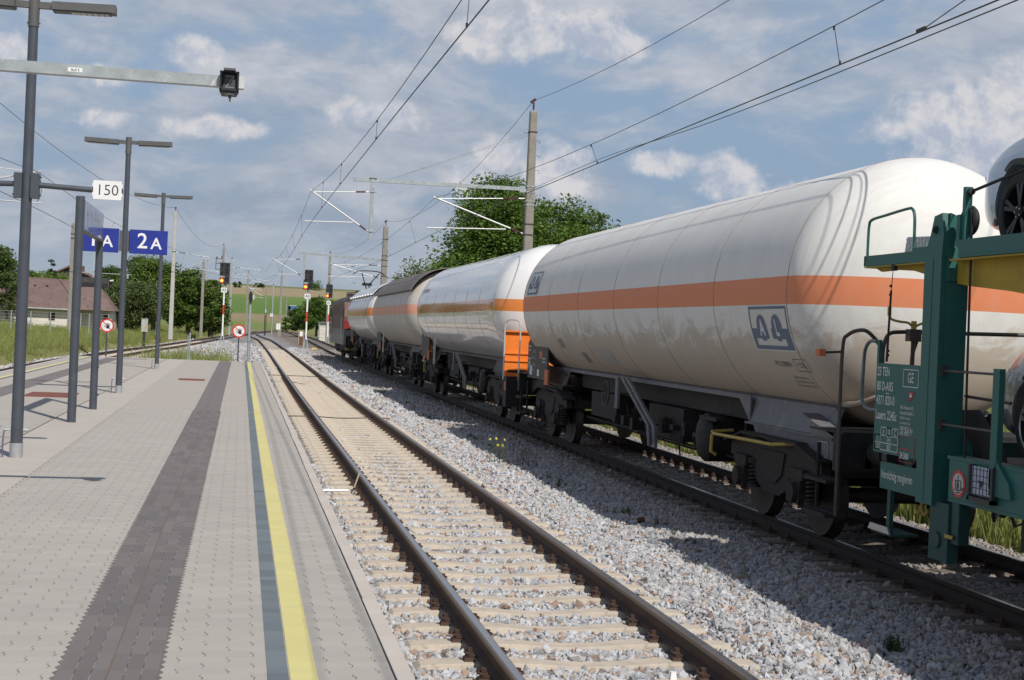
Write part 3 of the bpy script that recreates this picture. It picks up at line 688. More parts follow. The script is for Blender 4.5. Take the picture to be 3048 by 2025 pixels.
mb = MB(); mb.prism([(22.02, 3.42), (22.08, 3.45), (22.02, 3.48)], 'x', -2.2985, -2.297); part('small_arrow', mb, m_lettg, pn)
mb = MB(); mb.box(-2.36, -2.285, 21.60, 24.62, 3.315, 3.345); part('bottom_rail', mb, m_lamp, t)
# galvanised beam with the Z indicator in front
t = thing('indicator_beam', 'galvanised box beam reaching in from the left with a black Z indicator box', 'signal beam', (-3.6, 11.3, PZ))
mb = MB(); mb.obox((-1.92, 11.3, 3.953), (3.44, .085, .084), Matrix.Rotation(R_(.15), 3, 'Y')); part('beam', mb, m_galv, t)
mb = MB(); mb.box(-3.68, -3.52, 11.22, 11.38, PZ, 4.05); mb.box(-3.76, -3.44, 11.14, 11.46, PZ, PZ+.02); part('post', mb, m_galv, t)
mb = MB(); mb.box(-1.355, -1.25, 11.2555, 11.2572, 3.935, 3.968); lbp = part('label', mb, m_white, t)
mb = MB(); text_mb(mb, '2 STK', .026, lambda u, v: (-1.3025-u, 11.2545, 3.952-v), bold=.0004); part('lettering', mb, m_black, lbp)
mb = MB(); mb.box(-.245, -.233, 11.24, 11.36, 3.90, 3.99); mb.box(-.10, -.052, 11.28, 11.36, 3.905, 4.000); part('end_cap', mb, M('pale_cap', (.62, .65, .68), .5), t)
hood = MB(); cx = -.165; y0 = 11.195
for (a0, a1, z0, z1) in ((-.072, .072, 4.007, 4.018), (-.072, .072, 3.868, 3.882), (-.072, -.060, 3.868, 4.018), (.060, .072, 3.868, 4.018)):
    hood.box(cx+a0, cx+a1, y0, 11.25, z0, z1)
hood.box(cx-.072, cx+.072, 11.245, 11.33, 3.868, 4.018); hood.prism([(cx-.068, 3.868), (cx+.068, 3.868), (cx+.055, 3.842), (cx-.055, 3.842)], 'y', y0+.01, 11.33)
bx = part('indicator_box', hood, M('black_plastic', (.018, .02, .024), .45), t)
mb = MB(); mb.prism([(cx-.050, 3.884), (cx+.058, 3.884), (cx+.034, 3.995), (cx-.032, 3.995)], 'y', 11.235, 11.244); part('indicator_face', mb, M('charcoal_face', (.055, .065, .078), .5), bx)
mb = MB()
zz = [(cx-.025+.0095*k, 3.985) for k in range(7)]+[(cx+.03-.0042*k*1.0-.0, 3.981-.0064*k) for k in range(13)]+[(cx-.026+.0095*k, 3.899) for k in range(7)]
for a, b_ in zz: mb.cyl((a, 11.230, b_), (a, 11.235, b_), .0026, n=6)
part('z_dots', mb, M('lamp_dot', (.72, .70, .62), .3), bx)
mb = MB(); mb.box(cx-.045, cx+.045, 11.15, 11.30, 4.018, 4.034); mb.cyl((cx, 11.2, 3.842), (cx, 11.2, 3.832), .040, n=16); mb.cyl((cx+.008, 11.2, 3.832), (cx+.008, 11.2, 3.812), .012, n=10); mb.cyl((cx+.010, 11.2, 3.812), (cx+.010, 11.2, 3.785), .006, n=8); part('cable_gland', mb, m_lamp, t)
# no-entry hand signs
def hand_sign(label, x, y, zc, r, base):
    t = thing('prohibition_sign', label, 'sign', (x, y, base), 'round no-trespassing signs at the platform end')
    mb = MB(); mb.cyl((x, y+.03, base), (x, y+.03, zc), .028, n=12); part('post', mb, m_pole, t)
    mb = MB(); mb.cyl((x, y+.002, zc), (x, y+.012, zc), r, n=48); d = part('disc', mb, m_white, t)
    mb = MB(); n = 48; vs = []
    for rr in (r*.80, r*1.0):
        for yy in (y-.004, y+.001):
            vs += [(x+rr*math.cos(2*math.pi*i/n), yy, zc+rr*math.sin(2*math.pi*i/n)) for i in range(n)]
    mb.add(vs, [(i, (i+1) % n, 2*n+(i+1) % n, 2*n+i) for i in range(n)]+[(n+i, 3*n+i, 3*n+(i+1) % n, n+(i+1) % n) for i in range(n)]+[(2*n+i, 2*n+(i+1) % n, 3*n+(i+1) % n, 3*n+i) for i in range(n)])
    mb.obox((x, y-.0015, zc), (r*1.7, .004, r*.12), Matrix.Rotation(R_(45), 3, 'Y')); part('red_ring', mb, m_red, d)
    mb = MB(); hx, hz = x+r*.14, zc-r*.10; k = r/.25
    mb.prism([(hx-.052*k, hz-.07*k), (hx+.03*k, hz-.085*k), (hx+.058*k, hz-.03*k), (hx+.05*k, hz+.03*k), (hx-.04*k, hz+.03*k), (hx-.06*k, hz-.02*k)], 'y', y-.010, y-.006)
    for dx, an, L in ((-.040, 14, .085), (-.012, 4, .11), (.018, -6, .10), (.044, -17, .08)):
        a = R_(an); p0 = Vector((hx+dx*k, 0, hz+.015*k)); p1 = p0+Vector((-math.sin(a), 0, math.cos(a)))*L*k
        mb.obox(((p0.x+p1.x)/2, y-.008, (p0.z+p1.z)/2), (.020*k, .004, L*k), Matrix.Rotation(-a, 3, 'Y'))
    mb.obox((hx-.085*k, y-.008, hz-.012*k), (.022*k, .004, .09*k), Matrix.Rotation(R_(-60), 3, 'Y')); part('hand_symbol', mb, m_black, d)
    mb = MB(); q = [(x-r*.52+r*.17*math.cos(a), y-.0035, zc-r*.02+r*.24*math.sin(a)) for a in np.linspace(0, 6.1, 14)]; mb.tube(q, .0035, 4); mb.tube([(q[0][0]-.01, y-.0035, zc-r*.30), (x-r*.55, y-.0035, zc-r*.55)], .0035, 4); mb.tube([(x-r*.55, y-.0035, zc-.03), (x-r*.48, y-.0035, zc+.02), (x-r*.56, y-.0035, zc+.03)], .003, 4); part('face_symbol', mb, M('grey_print', (.35, .35, .36), .6), d)
hand_sign('round red-ringed hand sign on a post at the far left end of the platform', -5.02, 56.8, 1.70, .26, -.3)
hand_sign('round red-ringed hand sign beside the tall galvanised post', -.075, 56.8, 1.70, .26, -.3)
# galvanised indicator post at the platform end
x, y = .32, 56.9
t = thing('indicator_post', 'tall galvanised post with small black indicator box at platform end', 'signal post', (x, y, -.3))
mb = MB(); mb.cyl((x, y, .42), (x, y, 3.36), .058, .048, 14); mb.cyl((x, y, -.3), (x, y, .42), .075, n=14); part('post', mb, m_galv, t)
mb = MB(); mb.cyl((x, y, .42), (x, y, .47), .078, n=14); part('white_band', mb, m_white, t)
mb = MB(); mb.box(x-.075, x+.075, y-.13, y-.03, 2.93, 3.16); mb.box(x-.045, x+.045, y-.14, y-.03, 3.16, 3.25); mb.box(x-.05, x+.05, y-.10, y-.03, 2.80, 2.93); part('indicator_box', mb, m_black, t)
mb = MB(); mb.box(x+.08, x+.14, y-.05, y+.02, 2.95, 3.12); part('bracket', mb, M('pale_bracket', (.6, .62, .64), .5), t)
# stub post
mb = MB(); mb.cyl((-1.93, 57.2, -.3), (-1.93, 57.2, 1.55), .035, n=10); mb.cyl((-2.0, 57.2, -.3), (-2.0, 57.2, 1.45), .02, n=8); solo('marker_post', mb, m_galv, 'short plain galvanised post standing just beyond the platform end', 'post')
# relay cabinet in the grass
t = thing('relay_cabinet', 'small grey relay cabinet on a post in tall grass', 'cabinet', (-7.05, 110, .0))
mb = MB(); mb.box(-7.25, -6.80, 109.8, 110.2, .95, 1.90); mb.box(-7.27, -6.78, 109.78, 110.22, 1.90, 1.93); part('cabinet', mb, M('cabinet_grey', (.42, .43, .42), .5), t)
mb = MB(); mb.box(-7.14, -6.94, 109.9, 110.1, -.2, .95); part('post', mb, m_iron, t)
mb = MB(); mb.box(-6.98, -6.86, 109.794, 109.80, 1.20, 1.38); part('label', mb, M('orange_label', (.6, .3, .1), .5), t)
# ================================================================== SIGNALS
m_redlamp = M('lit_red_lamp', (.8, .05, .01), .3, emit=((1., .06, .008), 5.)); m_redcore = M('lit_red_core', (1, .3, .05), .3, emit=((1., .30, .03), 9.))
m_sighead = M('signal_black', (.022, .024, .028), .6)
def signal(label, x, y, z0, ztop, zbot, wd, idt, plate='AS'):
    t = thing('main_signal', label, 'railway signal', (x, y, z0), 'tall light signals with AS plates')
    zc = (ztop+zbot)/2; hh = ztop-zbot
    mb = MB(); mb.box(x-.05, x+.07, y-.05, y+.07, z0+1.2, zbot+.05); part('mast', mb, m_galv, t)
    mb = MB(); mb.prism([(x-.28, z0), (x-.12, z0), (x+.0, z0+1.25), (x-.05, z0+1.25)], 'y', y-.05, y+.05); mb.prism([(x+.12, z0), (x+.28, z0), (x+.08, z0+1.25), (x+.02, z0+1.25)], 'y', y-.05, y+.05); mb.box(x-.3, x+.3, y-.2, y+.2, z0-.5, z0+.03); part('foot', mb, m_galv, t)
    zb_ = zbot-1.9
    for k, (a, b_, m) in enumerate(((z0+.9, zb_-.85, m_white), (zb_-.85, zb_, m_red), (zb_, zbot-.75, m_white))):
        mb = MB(); mb.box(x-.055, x+.075, y-.075, y-.055, a, b_); part('mast_plate', mb, m, t, 'red band' if m is m_red else None)
    mb = MB(); mb.box(x-wd/2, x+wd/2, y-.22, y-.08, zbot, ztop); h = part('signal_head', mb, m_sighead, t)
    L = []
    for dx, dz, r in ((-.25, .40, .08), (.25, .38, .13), (.25, .18, .09), (-.27, .02, .09), (.25, .04, .09), (.25, -.28, .13)):
        mb = MB(); cx, cz = x+dx*wd, zc+dz*hh; mb.cyl((cx, y-.26, cz), (cx, y-.21, cz), r*wd/.8, n=14); mb.cyl((cx, y-.268, cz), (cx, y-.262, cz), r*.8*wd/.8, n=14); part('dark_lens', mb, m_black, h)
        mb = MB(); q = [(cx+r*1.1*math.cos(a), y-.34, cz+r*1.1*math.sin(a)) for a in np.linspace(.2, math.pi-.2, 7)]; mb.tube(q, .015, 4); part('lens_hood', mb, m_sighead, h)
    cx, cz = x-.27*wd, zc-.36*hh
    mb = MB(); mb.cyl((cx, y-.27, cz), (cx, y-.21, cz), .15*wd/.8, n=20); lm = part('lit_lens', mb, m_redlamp, h, 'glowing red lens')
    mb = MB(); mb.cyl((cx, y-.276, cz), (cx, y-.27, cz), .085*wd/.8, n=16); part('lens_core', mb, m_redcore, lm)
    mb = MB(); text_mb(mb, idt, .19*wd/.8, flatXZ(cx+.02, y-.223, cz+.31*wd/.8), sx=.85, bold=.004); part('signal_number', mb, m_white, h)
    mb = MB(); mb.box(x-.26, x+.24, y-.10, y-.08, zbot-.78, zbot-.36); pl = part('plate', mb, m_white, t)
    mb = MB(); text_mb(mb, plate, .36, flatXZ(x-.01, y-.103, zbot-.57), sx=.92, bold=.006); part('lettering', mb, m_ink, pl)
    return t
signal('red light signal numbered H214, left of the tracks behind the hand sign', -1.62, 131, -.25, 7.17, 5.30, .88, 'H214')
signal('red light signal numbered H212, between the two right-hand tracks', 5.50, 125, -.20, 6.68, 4.98, .80, 'H212')
signal('red light signal partly hidden by the locomotive', 9.68, 165, -.25, 6.60, 5.08, .74, 'H25')
# low post boxes and markers near signal
t = thing('trackside_post', 'low brown trackside post with a white notice, beside the middle signal', 'post', (6.1, 150, -.25))
mb = MB(); mb.box(5.88, 6.34, 149.8, 150.2, -.25, 1.30); part('post', mb, M('brown_paint', (.14, .07, .045), .7), t)
mb = MB(); mb.box(5.95, 6.27, 149.785, 149.8, .72, 1.22); part('notice', mb, m_white, t)
mb = MB(); mb.box(5.84, 5.90, 149.76, 150.2, -.25, 1.34); mb.box(6.32, 6.38, 149.76, 150.2, -.25, 1.34); mb.box(5.84, 6.38, 149.76, 150.2, 1.30, 1.36); part('frame', mb, M('tan_frame', (.45, .36, .24), .7), t)
m_ymark = M('yellow_marker', (.75, .48, .03), .5)
mb = MB(); mb.box(6.05, 6.55, 126, 126.4, -.22, -.02, 0, (.05, .05)); solo('point_marker', mb, m_ymark, 'yellow marker block on the gravel beside the middle signal', 'marker')
mb = MB(); mb.box(-8.35, -7.75, 138.8, 139.2, -.1, .25, 0, (.08, .08)); solo('point_marker', mb, m_ymark, 'yellow marker block at the edge of the grass by the left track', 'marker')
# trackside hut
t = thing('trackside_hut', 'small white block hut in the grass beyond the middle signal', 'hut', (11.2, 200, -.1))
hw = MB(); hw.box(10.62, 11.9, 199.2, 201.4, -.3, 2.2); part('wall', hw, M('whitewash_block', (.62, .60, .54), .9, 0, .12, 3, .3), t)
for k in range(5):
    q = MB(); q.box(10.61, 11.9, 199.19, 199.2, -.3+.5*k, -.28+.5*k); part('block_joint', q, m_conc, t)
mb = MB(); mb.prism([(10.3, 2.2), (12.2, 2.2), (12.2, 2.45), (10.3, 2.33)], 'y', 198.9, 201.8); part('roof', mb, M('hut_roof', (.17, .17, .18), .8), t)
mb = MB(); mb.box(10.45, 10.60, 199.0, 199.15, -.3, 2.2); part('downpipe', mb, m_galv, t)
# ================================================================== CATENARY MASTS
def insulator(mb, p0, p1, r=.055, n=5, mi=0):
    p0 = Vector(p0); p1 = Vector(p1); d = p1-p0
    mb.cyl(p0, p1, r*.35, n=6, mi=mi)
    for k in range(n):
        a = p0+d*((k+.5)/n); mb.cyl(a-d*.25/n, a+d*.2/n, r, r*.55, 10, mi)
def mast(label, x, y, z0, ztop, w0=.34, w1=.22, mat=None, top_ins=True, steps=False, group=None):
    t = thing('catenary_mast', label, 'mast', (x, y, z0), group)
    mat = mat or m_conc
    mb = MB(); c0, c1 = w0/2, w1/2; ch = .03
    def ring(c, z): return [(x-c+ch, y-c, z), (x+c-ch, y-c, z), (x+c, y-c+ch, z), (x+c, y+c-ch, z), (x+c-ch, y+c, z), (x-c+ch, y+c, z), (x-c, y+c-ch, z), (x-c, y-c+ch, z)]
    vs = ring(c0, z0)+ring(c1, ztop-.05)+ring(c1*.8, ztop); fs = [(k*8+i, k*8+(i+1) % 8, (k+1)*8+(i+1) % 8, (k+1)*8+i) for k in range(2) for i in range(8)]
    mb.add(vs, fs); mb.add(vs, [tuple(range(16, 24)), tuple(range(7, -1, -1))]); part('shaft', mb, mat, t)
    if top_ins:
        mb = MB(); mb.cyl((x, y, ztop), (x, y, ztop+.12), .02, n=6); insulator(mb, (x, y, ztop+.08), (x, y, ztop+.30), .055, 4); mb.obox((x-.02, y, ztop+.36), (.22, .09, .10), Matrix.Rotation(R_(-38), 3, 'Y')); part('top_insulator', mb, m_insul, t)
    if steps:
        wz = lambda z: w0+(w1-w0)*(z-z0)/(ztop-z0)
        for z in (8.95, 8.42, 7.90):
            mb = MB(); h = wz(z)/2; mb.tube([(x+h-.02, y, z+.02), (x+h+.10, y, z+.02), (x+h+.17, y, z+.01), (x+h+.14, y, z-.07), (x+h+.10, y, z-.08)], .008, 5); part('climbing_step', mb, m_iron, t)
    return t
def strap(t, x, y, z, w_, mat=None):
    h = w_/2+.012; mb = MB(); mb.box(x-h, x+h, y-h, y+h, z-.022, z+.022)
    for sx_ in (-1, 1): mb.cyl((x+sx_*(h+.015), y-h-.04, z), (x+sx_*(h+.015), y+h+.04, z), .010, n=6)
    part('strap', mb, mat or m_iron, t)
def cantilever(t, root, tip, reg_l, reg_r, top_r, mat=None):
    """root: foot of the strut; tip: messenger support; registration tube; top stay"""
    mat = mat or m_alu; root = Vector(root); tip = Vector(tip); d = root-tip
    a = tip+d*.84
    mb = MB(); mb.cyl(tip-d.normalized()*.06, a, .030, n=12); part('strut', mb, mat, t)
    mb = MB(); insulator(mb, a, tip+d*.96, .055, 5); part('strut_insulator', mb, m_insul, t)
    mb = MB(); mb.cyl(tip+d*.955, root, .022, n=8); mb.cyl(tip-Vector((0, .05, 0))+d*.02, tip+Vector((0, .05, 0))+d*.02, .05, n=8); part('strut_fitting', mb, m_galv, t)
    mb = MB(); mb.cyl(reg_l, reg_r, .022, n=10); q = Vector(reg_l)+Vector((.45*(1 if reg_r[0] > reg_l[0] else -1), 0, -.02)); mb.cyl(q, q+Vector((.0, 0, -.11)), .012, n=6); part('registration_tube', mb, mat, t)
    top_r = Vector(top_r); tl = Vector((tip.x+.1*(1 if top_r.x > tip.x else -1), tip.y, tip.z-.03)); e = top_r-tl
    mb = MB(); mb.cyl(tl, tl+e*.74, .014, n=8); mb.cyl(tl+e*.92, top_r, .016, n=8); part('top_stay', mb, mat, t)
    mb = MB(); insulator(mb, tl+e*.74, tl+e*.92, .052, 6); part('stay_insulator', mb, m_insul, t)
    dr = Vector((reg_l[0]*.75+reg_r[0]*.25, tip.y, reg_l[2])); 
MX, MY = 9.93, 50.5
t = mast('tall concrete mast rising behind the tank wagons before the big acacia', MX, MY, -.5, 10.03, .40, .25, steps=True, group='catenary masts right of the train')
for z in (9.27, 7.33, 7.12, 6.80, 6.66, 5.98, 5.60): strap(t, MX, MY, z, .40-.15*(z+.5)/10.5, m_galv if 6.5 < z < 7.4 else m_iron)
cantilever(t, (9.80, MY, 5.62), (6.53, MY, 6.74), (6.30, MY, 5.665), (9.1, MY, 5.76), (9.78, MY, 6.90))
mb = MB(); mb.obox((6.72, MY-.02, 7.215), (6.16, .10, .13), Matrix.Rotation(R_(-.2), 3, 'Y')); mb.box(9.55, 9.80, MY-.09, MY+.05, 7.10, 7.32); part('cross_beam', mb, m_galv, t)
mb = MB(); mb.box(4.25, 4.37, MY-.09, MY+.03, 5.13, 7.34)
for z in (7.30, 6.80, 5.42): mb.box(4.20, 4.46, MY-.12, MY+.04, z-.02, z+.02)
part('drop_post', mb, m_galv, t)
cantilever(t, (4.24, MY, 5.40), (2.20, MY, 6.72), (2.01, MY, 5.655), (3.68, MY, 5.70), (4.24, MY, 6.80))
mb = MB(); mb.cyl((9.78, MY-.02, 9.24), (4.85, MY-.02, 7.26), .008, n=5); mb.cyl((9.78, MY-.02, 9.14), (4.85, MY-.02, 7.26), .008, n=5); mb.cyl((9.62, MY, 9.24), (9.84, MY, 9.24), .03, n=6); part('stay_wire', mb, m_galv, t)
# second mast
X2, Y2 = 9.97, 104.
t = mast('concrete mast behind the brown-roofed wagon and locomotive', X2, Y2, -.5, 9.35, .52, .34, group='catenary masts right of the train')
for z in (8.4, 7.2, 6.88, 6.45, 5.7): strap(t, X2, Y2, z, .52-.18*(z+.5)/10)
cantilever(t, (9.75, Y2, 5.55), (6.15, Y2, 6.42), (5.95, Y2, 5.55), (9.2, Y2, 5.62), (9.75, Y2, 6.50))
mb = MB(); mb.obox((6.8, Y2, 7.0), (6.0, .12, .14), Matrix.Rotation(R_(2.0), 3, 'Y')); part('cross_beam', mb, m_galv, t)
mb = MB(); mb.box(4.16, 4.32, Y2-.09, Y2+.03, 5.2, 7.2); part('drop_post', mb, m_galv, t)
cantilever(t, (4.14, Y2, 5.45), (2.04, Y2, 6.58), (2.2, Y2, 5.50), (3.75, Y2, 5.55), (4.14, Y2, 6.66))
mb = MB(); mb.cyl((9.80, Y2, 8.4), (4.6, Y2, 7.08), .012, n=5); part('stay_wire', mb, m_galv, t)
t = mast('concrete mast seen between the middle signal and the pantograph', 10.03, 172, -.3, 10.3, .36, .26, group='catenary masts right of the train')
for z in (8.0, 6.9, 6.2): strap(t, 10.03, 172, z, .33)
cantilever(t, (13.3, 172, 6.9), (10.12, 172, 9.0), (10.0, 172, 7.7), (13.1, 172, 7.8), (13.3, 172, 9.1))
# left-hand line
t = mast('pale slender mast in the grass left of the left-hand track', -6.3, 135, .1, 11.75, .40, .26, m_conc_l, group='catenary masts left of the left-hand track')
cantilever(t, (-6.15, 135, 6.25), (-2.75, 135, 7.75), (-5.2, 135, 6.66), (-2.2, 135, 6.47), (-6.15, 135, 8.08))
for z in (8.1, 6.25): strap(t, -6.3, 135, z, .34)
t = mast('slim mast behind the left bush, carrying a short gantry arm', -4.40, 165, 0, 8.75, .34, .28, top_ins=False, group='catenary masts left of the left-hand track')
mb = MB(); mb.box(-4.4, -2.5, 164.95, 165.05, 6.52, 6.62); mb.cyl((-4.1, 165, 6.6), (-3.6, 165, 7.3), .03, n=6); mb.cyl((-2.6, 165, 6.6), (-3.2, 165, 7.3), .03, n=6); mb.box(-4.05, -3.96, 164.95, 165.05, 6.6, 8.7); mb.box(-4.05, -3.5, 164.95, 165.05, 8.6, 8.72); part('gantry_arm', mb, m_galv, t)
t = mast('grey mast standing directly behind the left red signal', -2.75, 200, -.2, 12.0, .42, .28, group='catenary masts left of the left-hand track')
mb = MB()
for z in (10.3, 9.7, 8.9): mb.box(-3.75, -2.7, 199.9, 200.0, z-.04, z+.04)
mb.box(-3.75, -3.67, 199.9, 200.0, 8.9, 10.3); mb.cyl((-3.6, 199.95, 10.3), (-3.6, 199.95, 10.6), .09, n=8); mb.cyl((-2.95, 199.9, 10.3), (-2.95, 199.9, 10.75), .07, n=8); part('switch_bracket', mb, m_iron, t)
t = mast('galvanised mast right of the left signal with long white cantilever', -1.62, 205, -.2, 10.4, .30, .28, m_galv, group='catenary masts left of the left-hand track')
cantilever(t, (-1.5, 205, 7.0), (2.45, 205, 9.25), (-1.4, 205, 9.45), (2.4, 205, 9.25), (-1.5, 205, 9.5))
cantilever(t, (-1.5, 205, 7.0), (1.1, 205, 8.5), (-1.4, 205, 8.1), (3.8, 205, 7.75), (-1.5, 205, 8.6))
mb = MB(); mb.cyl((-1.7, 205, 9.9), (-2.5, 205, 9.9), .04, n=6); mb.cyl((-2.5, 205, 9.9), (-2.5, 205, 9.2), .04, n=6); part('side_arm', mb, m_galv, t)
t = mast('dark slim mast at the end of the platform sight line', .75, 232, -.2, 9.6, .34, .24, group='catenary masts left of the left-hand track')
cantilever(t, (.7, 232, 6.2), (2.8, 232, 8.35), (-.5, 232, 7.6), (3.0, 232, 6.9), (.7, 232, 8.5))
cantilever(t, (3.6, 232, 5.8), (1.0, 232, 7.3), (.5, 232, 5.95), (3.3, 232, 5.8), (3.6, 232, 7.2))
t = mast('tall concrete mast left of the middle signal, in front of the fields', 5.98, 230, -.2, 9.7, .46, .28, group='catenary masts in front of the fields')
t = mast('thin grey mast just left of the tall mast before the fields', 4.95, 240, -.2, 7.9, .22, .2, m_galv, group='catenary masts in front of the fields')
t = mast('thin grey mast carrying the small red 7 board', 3.75, 236, -.2, 7.5, .24, .2, top_ins=False, group='catenary masts in front of the fields')
t = mast('far weathered mast beside the blue truck', 9.0, 300, .2, 7.8, .26, .2, top_ins=False, group='catenary masts in front of the fields')
t = mast('weathered grey mast behind the station name board', -15.55, 138, .5, 10.4, .40, .32, top_ins=False, group='catenary masts left of the left-hand track')
for z in (9.4, 9.0, 5.9): strap(t, -15.55, 138, z, .40)
mb = MB(); mb.box(-15.5, -10.2, 137.95, 138.05, 5.86, 5.93); mb.box(-10.6, -10.45, 137.9, 138.1, 5.5, 5.9); part('registration_tube', mb, m_galv, t)
t = mast('pale mast outside the left edge, carrying the left-hand cantilever', -10.3, 48.3, -.1, 10.4, .38, .26, m_conc_l, group='catenary masts left of the left-hand track')
cantilever(t, (-10.15, 48.3, 5.75), (-6.55, 48.3, 6.62), (-6.45, 48.3, 5.60), (-9.6, 48.3, 5.66), (-10.15, 48.3, 6.8))
mb = MB(); mb.cyl((-7.0, 48.3, 6.74), (-6.75, 48.3, 6.2), .012, n=5); mb.tube(catmull([(-6.62, 48.3, 6.55), (-6.48, 48.3, 6.2), (-6.5, 48.3, 5.85), (-6.62, 48.3, 5.6)], 5), .010, 5); part('link_wire', mb, m_wire, t)
# far boards
for x, y, z, s_, col, lb in ((3.95, 235, 3.75, '7', m_white, 'small white board with a red 7 before the fields'), (4.75, 236, 3.15, '7', m_white, 'small white board with a blue 7 lower on the next mast')):
    t = thing('number_board', lb, 'sign', (x, y, 0)); mb = MB(); mb.box(x-.22, x+.22, y-.03, y, z-.25, z+.25); pl = part('plate', mb, col, t)
    mb = MB(); text_mb(mb, s_, .42, flatXZ(x, y-.034, z)); part('digit', mb, m_red if 'red' in lb else m_blue, pl); mb = MB(); mb.cyl((x, y+.02, -.3), (x, y+.02, z), .03, n=6); part('post', mb, m_rust, t)
t = thing('white_board', 'plain white cross board at the foot of the tall mast', 'sign', (5.6, 226, 0)); mb = MB(); mb.box(5.35, 5.95, 226, 226.04, .9, 1.85); part('plate', mb, m_white, t); mb = MB(); mb.box(5.62, 5.68, 226.05, 226.1, -.3, .9); part('post', mb, m_galv, t); mb = MB(); mb.obox((5.65, 225.995, 1.4), (.05, .006, .9)); part('cross_line', mb, m_galv, t)
# ================================================================== WIRES
def spans(sup, sags, n=14):
    out_ = []
    for (a, b_, sg) in zip(sup, sup[1:], sags):
        a = Vector(a); b_ = Vector(b_)
        for k in range(n): q = k/n; out_.append(a.lerp(b_, q)-Vector((0, 0, sg*4*q*(1-q))))
    return out_+[Vector(sup[-1])]
def wire(name, label, cat, pts, r, droppers=(), top=None, mat=None, sags=None):
    t = thing(name, label, cat, tuple(pts[0])); mb = MB(); P = spans(pts, sags) if sags else catmull(pts, 10); mb.tube(P, r, 5); part('wire', mb, mat or m_wire, t)
    def at(Pp, y): return Vector((float(np.interp(y, [p.y for p in Pp], [p.x for p in Pp])), y, float(np.interp(y, [p.y for p in Pp], [p.z for p in Pp]))))
    for y in droppers:
        a = at(P, y); b_ = at(top, y); mb = MB(); mb.cyl(a, b_, .0055, n=4); mb.cyl(a, a+Vector((0, 0, .05)), .014, n=6); mb.cyl(b_, b_-Vector((0, 0, .05)), .014, n=6); part('dropper', mb, m_wire, t)
    return P
ms2 = [(7.15, -3, 6.75), (6.56, 50.5, 6.76), (6.2, 104, 6.45), (10.1, 172, 9.0)]
P2 = wire('messenger_wire', 'upper messenger wire above the train, rising to the big concrete mast', 'overhead wire', ms2, .0065, sags=(.80, .62, .7))
wire('contact_wire', 'thick contact wire above the train', 'overhead wire', [(7.12, -3, 5.48), (7.05, 12.8, 5.53), (6.95, 28.4, 5.60), (6.75, 50.5, 5.58), (6.9, 77, 5.5), (6.5, 104, 5.48), (7.5, 130, 5.5), (10.2, 172, 7.6)], .0095, (10., 16.55, 28.4, 39., 58, 69, 80, 92), P2)
ms1 = [(2.5, -3, 6.72), (2.2, 50.5, 6.72), (2.04, 104, 6.55), (1.9, 155, 7.9), (2.45, 205, 9.2)]
P1 = wire('messenger_wire', 'upper messenger wire above the platform track', 'overhead wire', ms1, .0065, sags=(.77, .62, .6, .5))
wire('contact_wire', 'contact wire above the empty platform track', 'overhead wire', [(2.47, -3, 5.5), (2.38, 14.7, 5.55), (2.33, 26, 5.60), (2.2, 50.5, 5.57), (2.3, 77, 5.5), (2.2, 104, 5.42), (1.6, 130, 5.7), (2.6, 165, 6.6), (3.6, 205, 7.6)], .0085, (9, 16.2, 26.9, 36, 43.5, 58, 67, 76, 85, 95), P1)
wire('anchor_wire', 'thin lower anchor wire running beside the contact wire of the train', 'overhead wire', [(6.3, 4, 5.1), (6.77, 12, 5.32), (8.05, 24.5, 6.0), (9.46, 38, 6.95), (10.0, 50.3, 7.25)], .0075)
wire('jumper_wire', 'short thin jumper clamped to the contact wire at upper right', 'overhead wire', [(7.05, 14.4, 5.56), (7.05, 13.3, 5.70), (7.1, 12.4, 5.80), (7.1, 9, 6.05)], .006)
mb = MB(); mb.box(7.035, 7.065, 14.35, 14.55, 5.545, 5.58); solo('wire_clamp', mb, m_iron, 'small metal clamp joining the jumper to the contact wire', 'clamp')
wire('feeder_wire', 'feeder wire over the mast tops right of the train', 'overhead wire', [(9.9, -3, 10.35), (9.9, 50.4, 10.38), (9.97, 103.9, 9.68), (10.03, 172, 10.6)], .0085, sags=(1.05, 1.25, .9))
P3 = wire('messenger_wire', 'messenger wire above the left-hand track', 'overhead wire', [(-7.5, -5, 6.7), (-6.6, 48.3, 6.6), (-5.9, 92, 7.0), (-2.75, 135, 7.75), (1.1, 205, 8.5)], .009, sags=(.7, .25, .3, .5))
wire('contact_wire', 'contact wire above the left-hand track', 'overhead wire', [(-7.5, 20, 5.5), (-6.9, 48.3, 5.55), (-6.6, 75, 5.6), (-5.2, 103, 5.8), (-3.2, 135, 6.4), (-1.0, 165, 6.8), (2.0, 205, 7.9)], .010, (60, 72, 84, 98, 112, 124), P3)
wire('feeder_wire', 'feeder wire sagging over the left-hand mast tops', 'overhead wire', [(-10.2, -5, 10.8), (-10.3, 48.3, 10.75), (-6.3, 135, 12.1), (-2.75, 200, 12.3)], .012, sags=(1., 1.3, 1.5))
wire('feeder_wire', 'slack line from the left signal mast down to far masts', 'overhead wire', [(-2.75, 200, 12.2), (-1.9, 208, 10.6), (-.6, 220, 9.2), (.75, 232, 9.9), (3, 236, 8.0), (5.98, 230, 10.0)], .012)
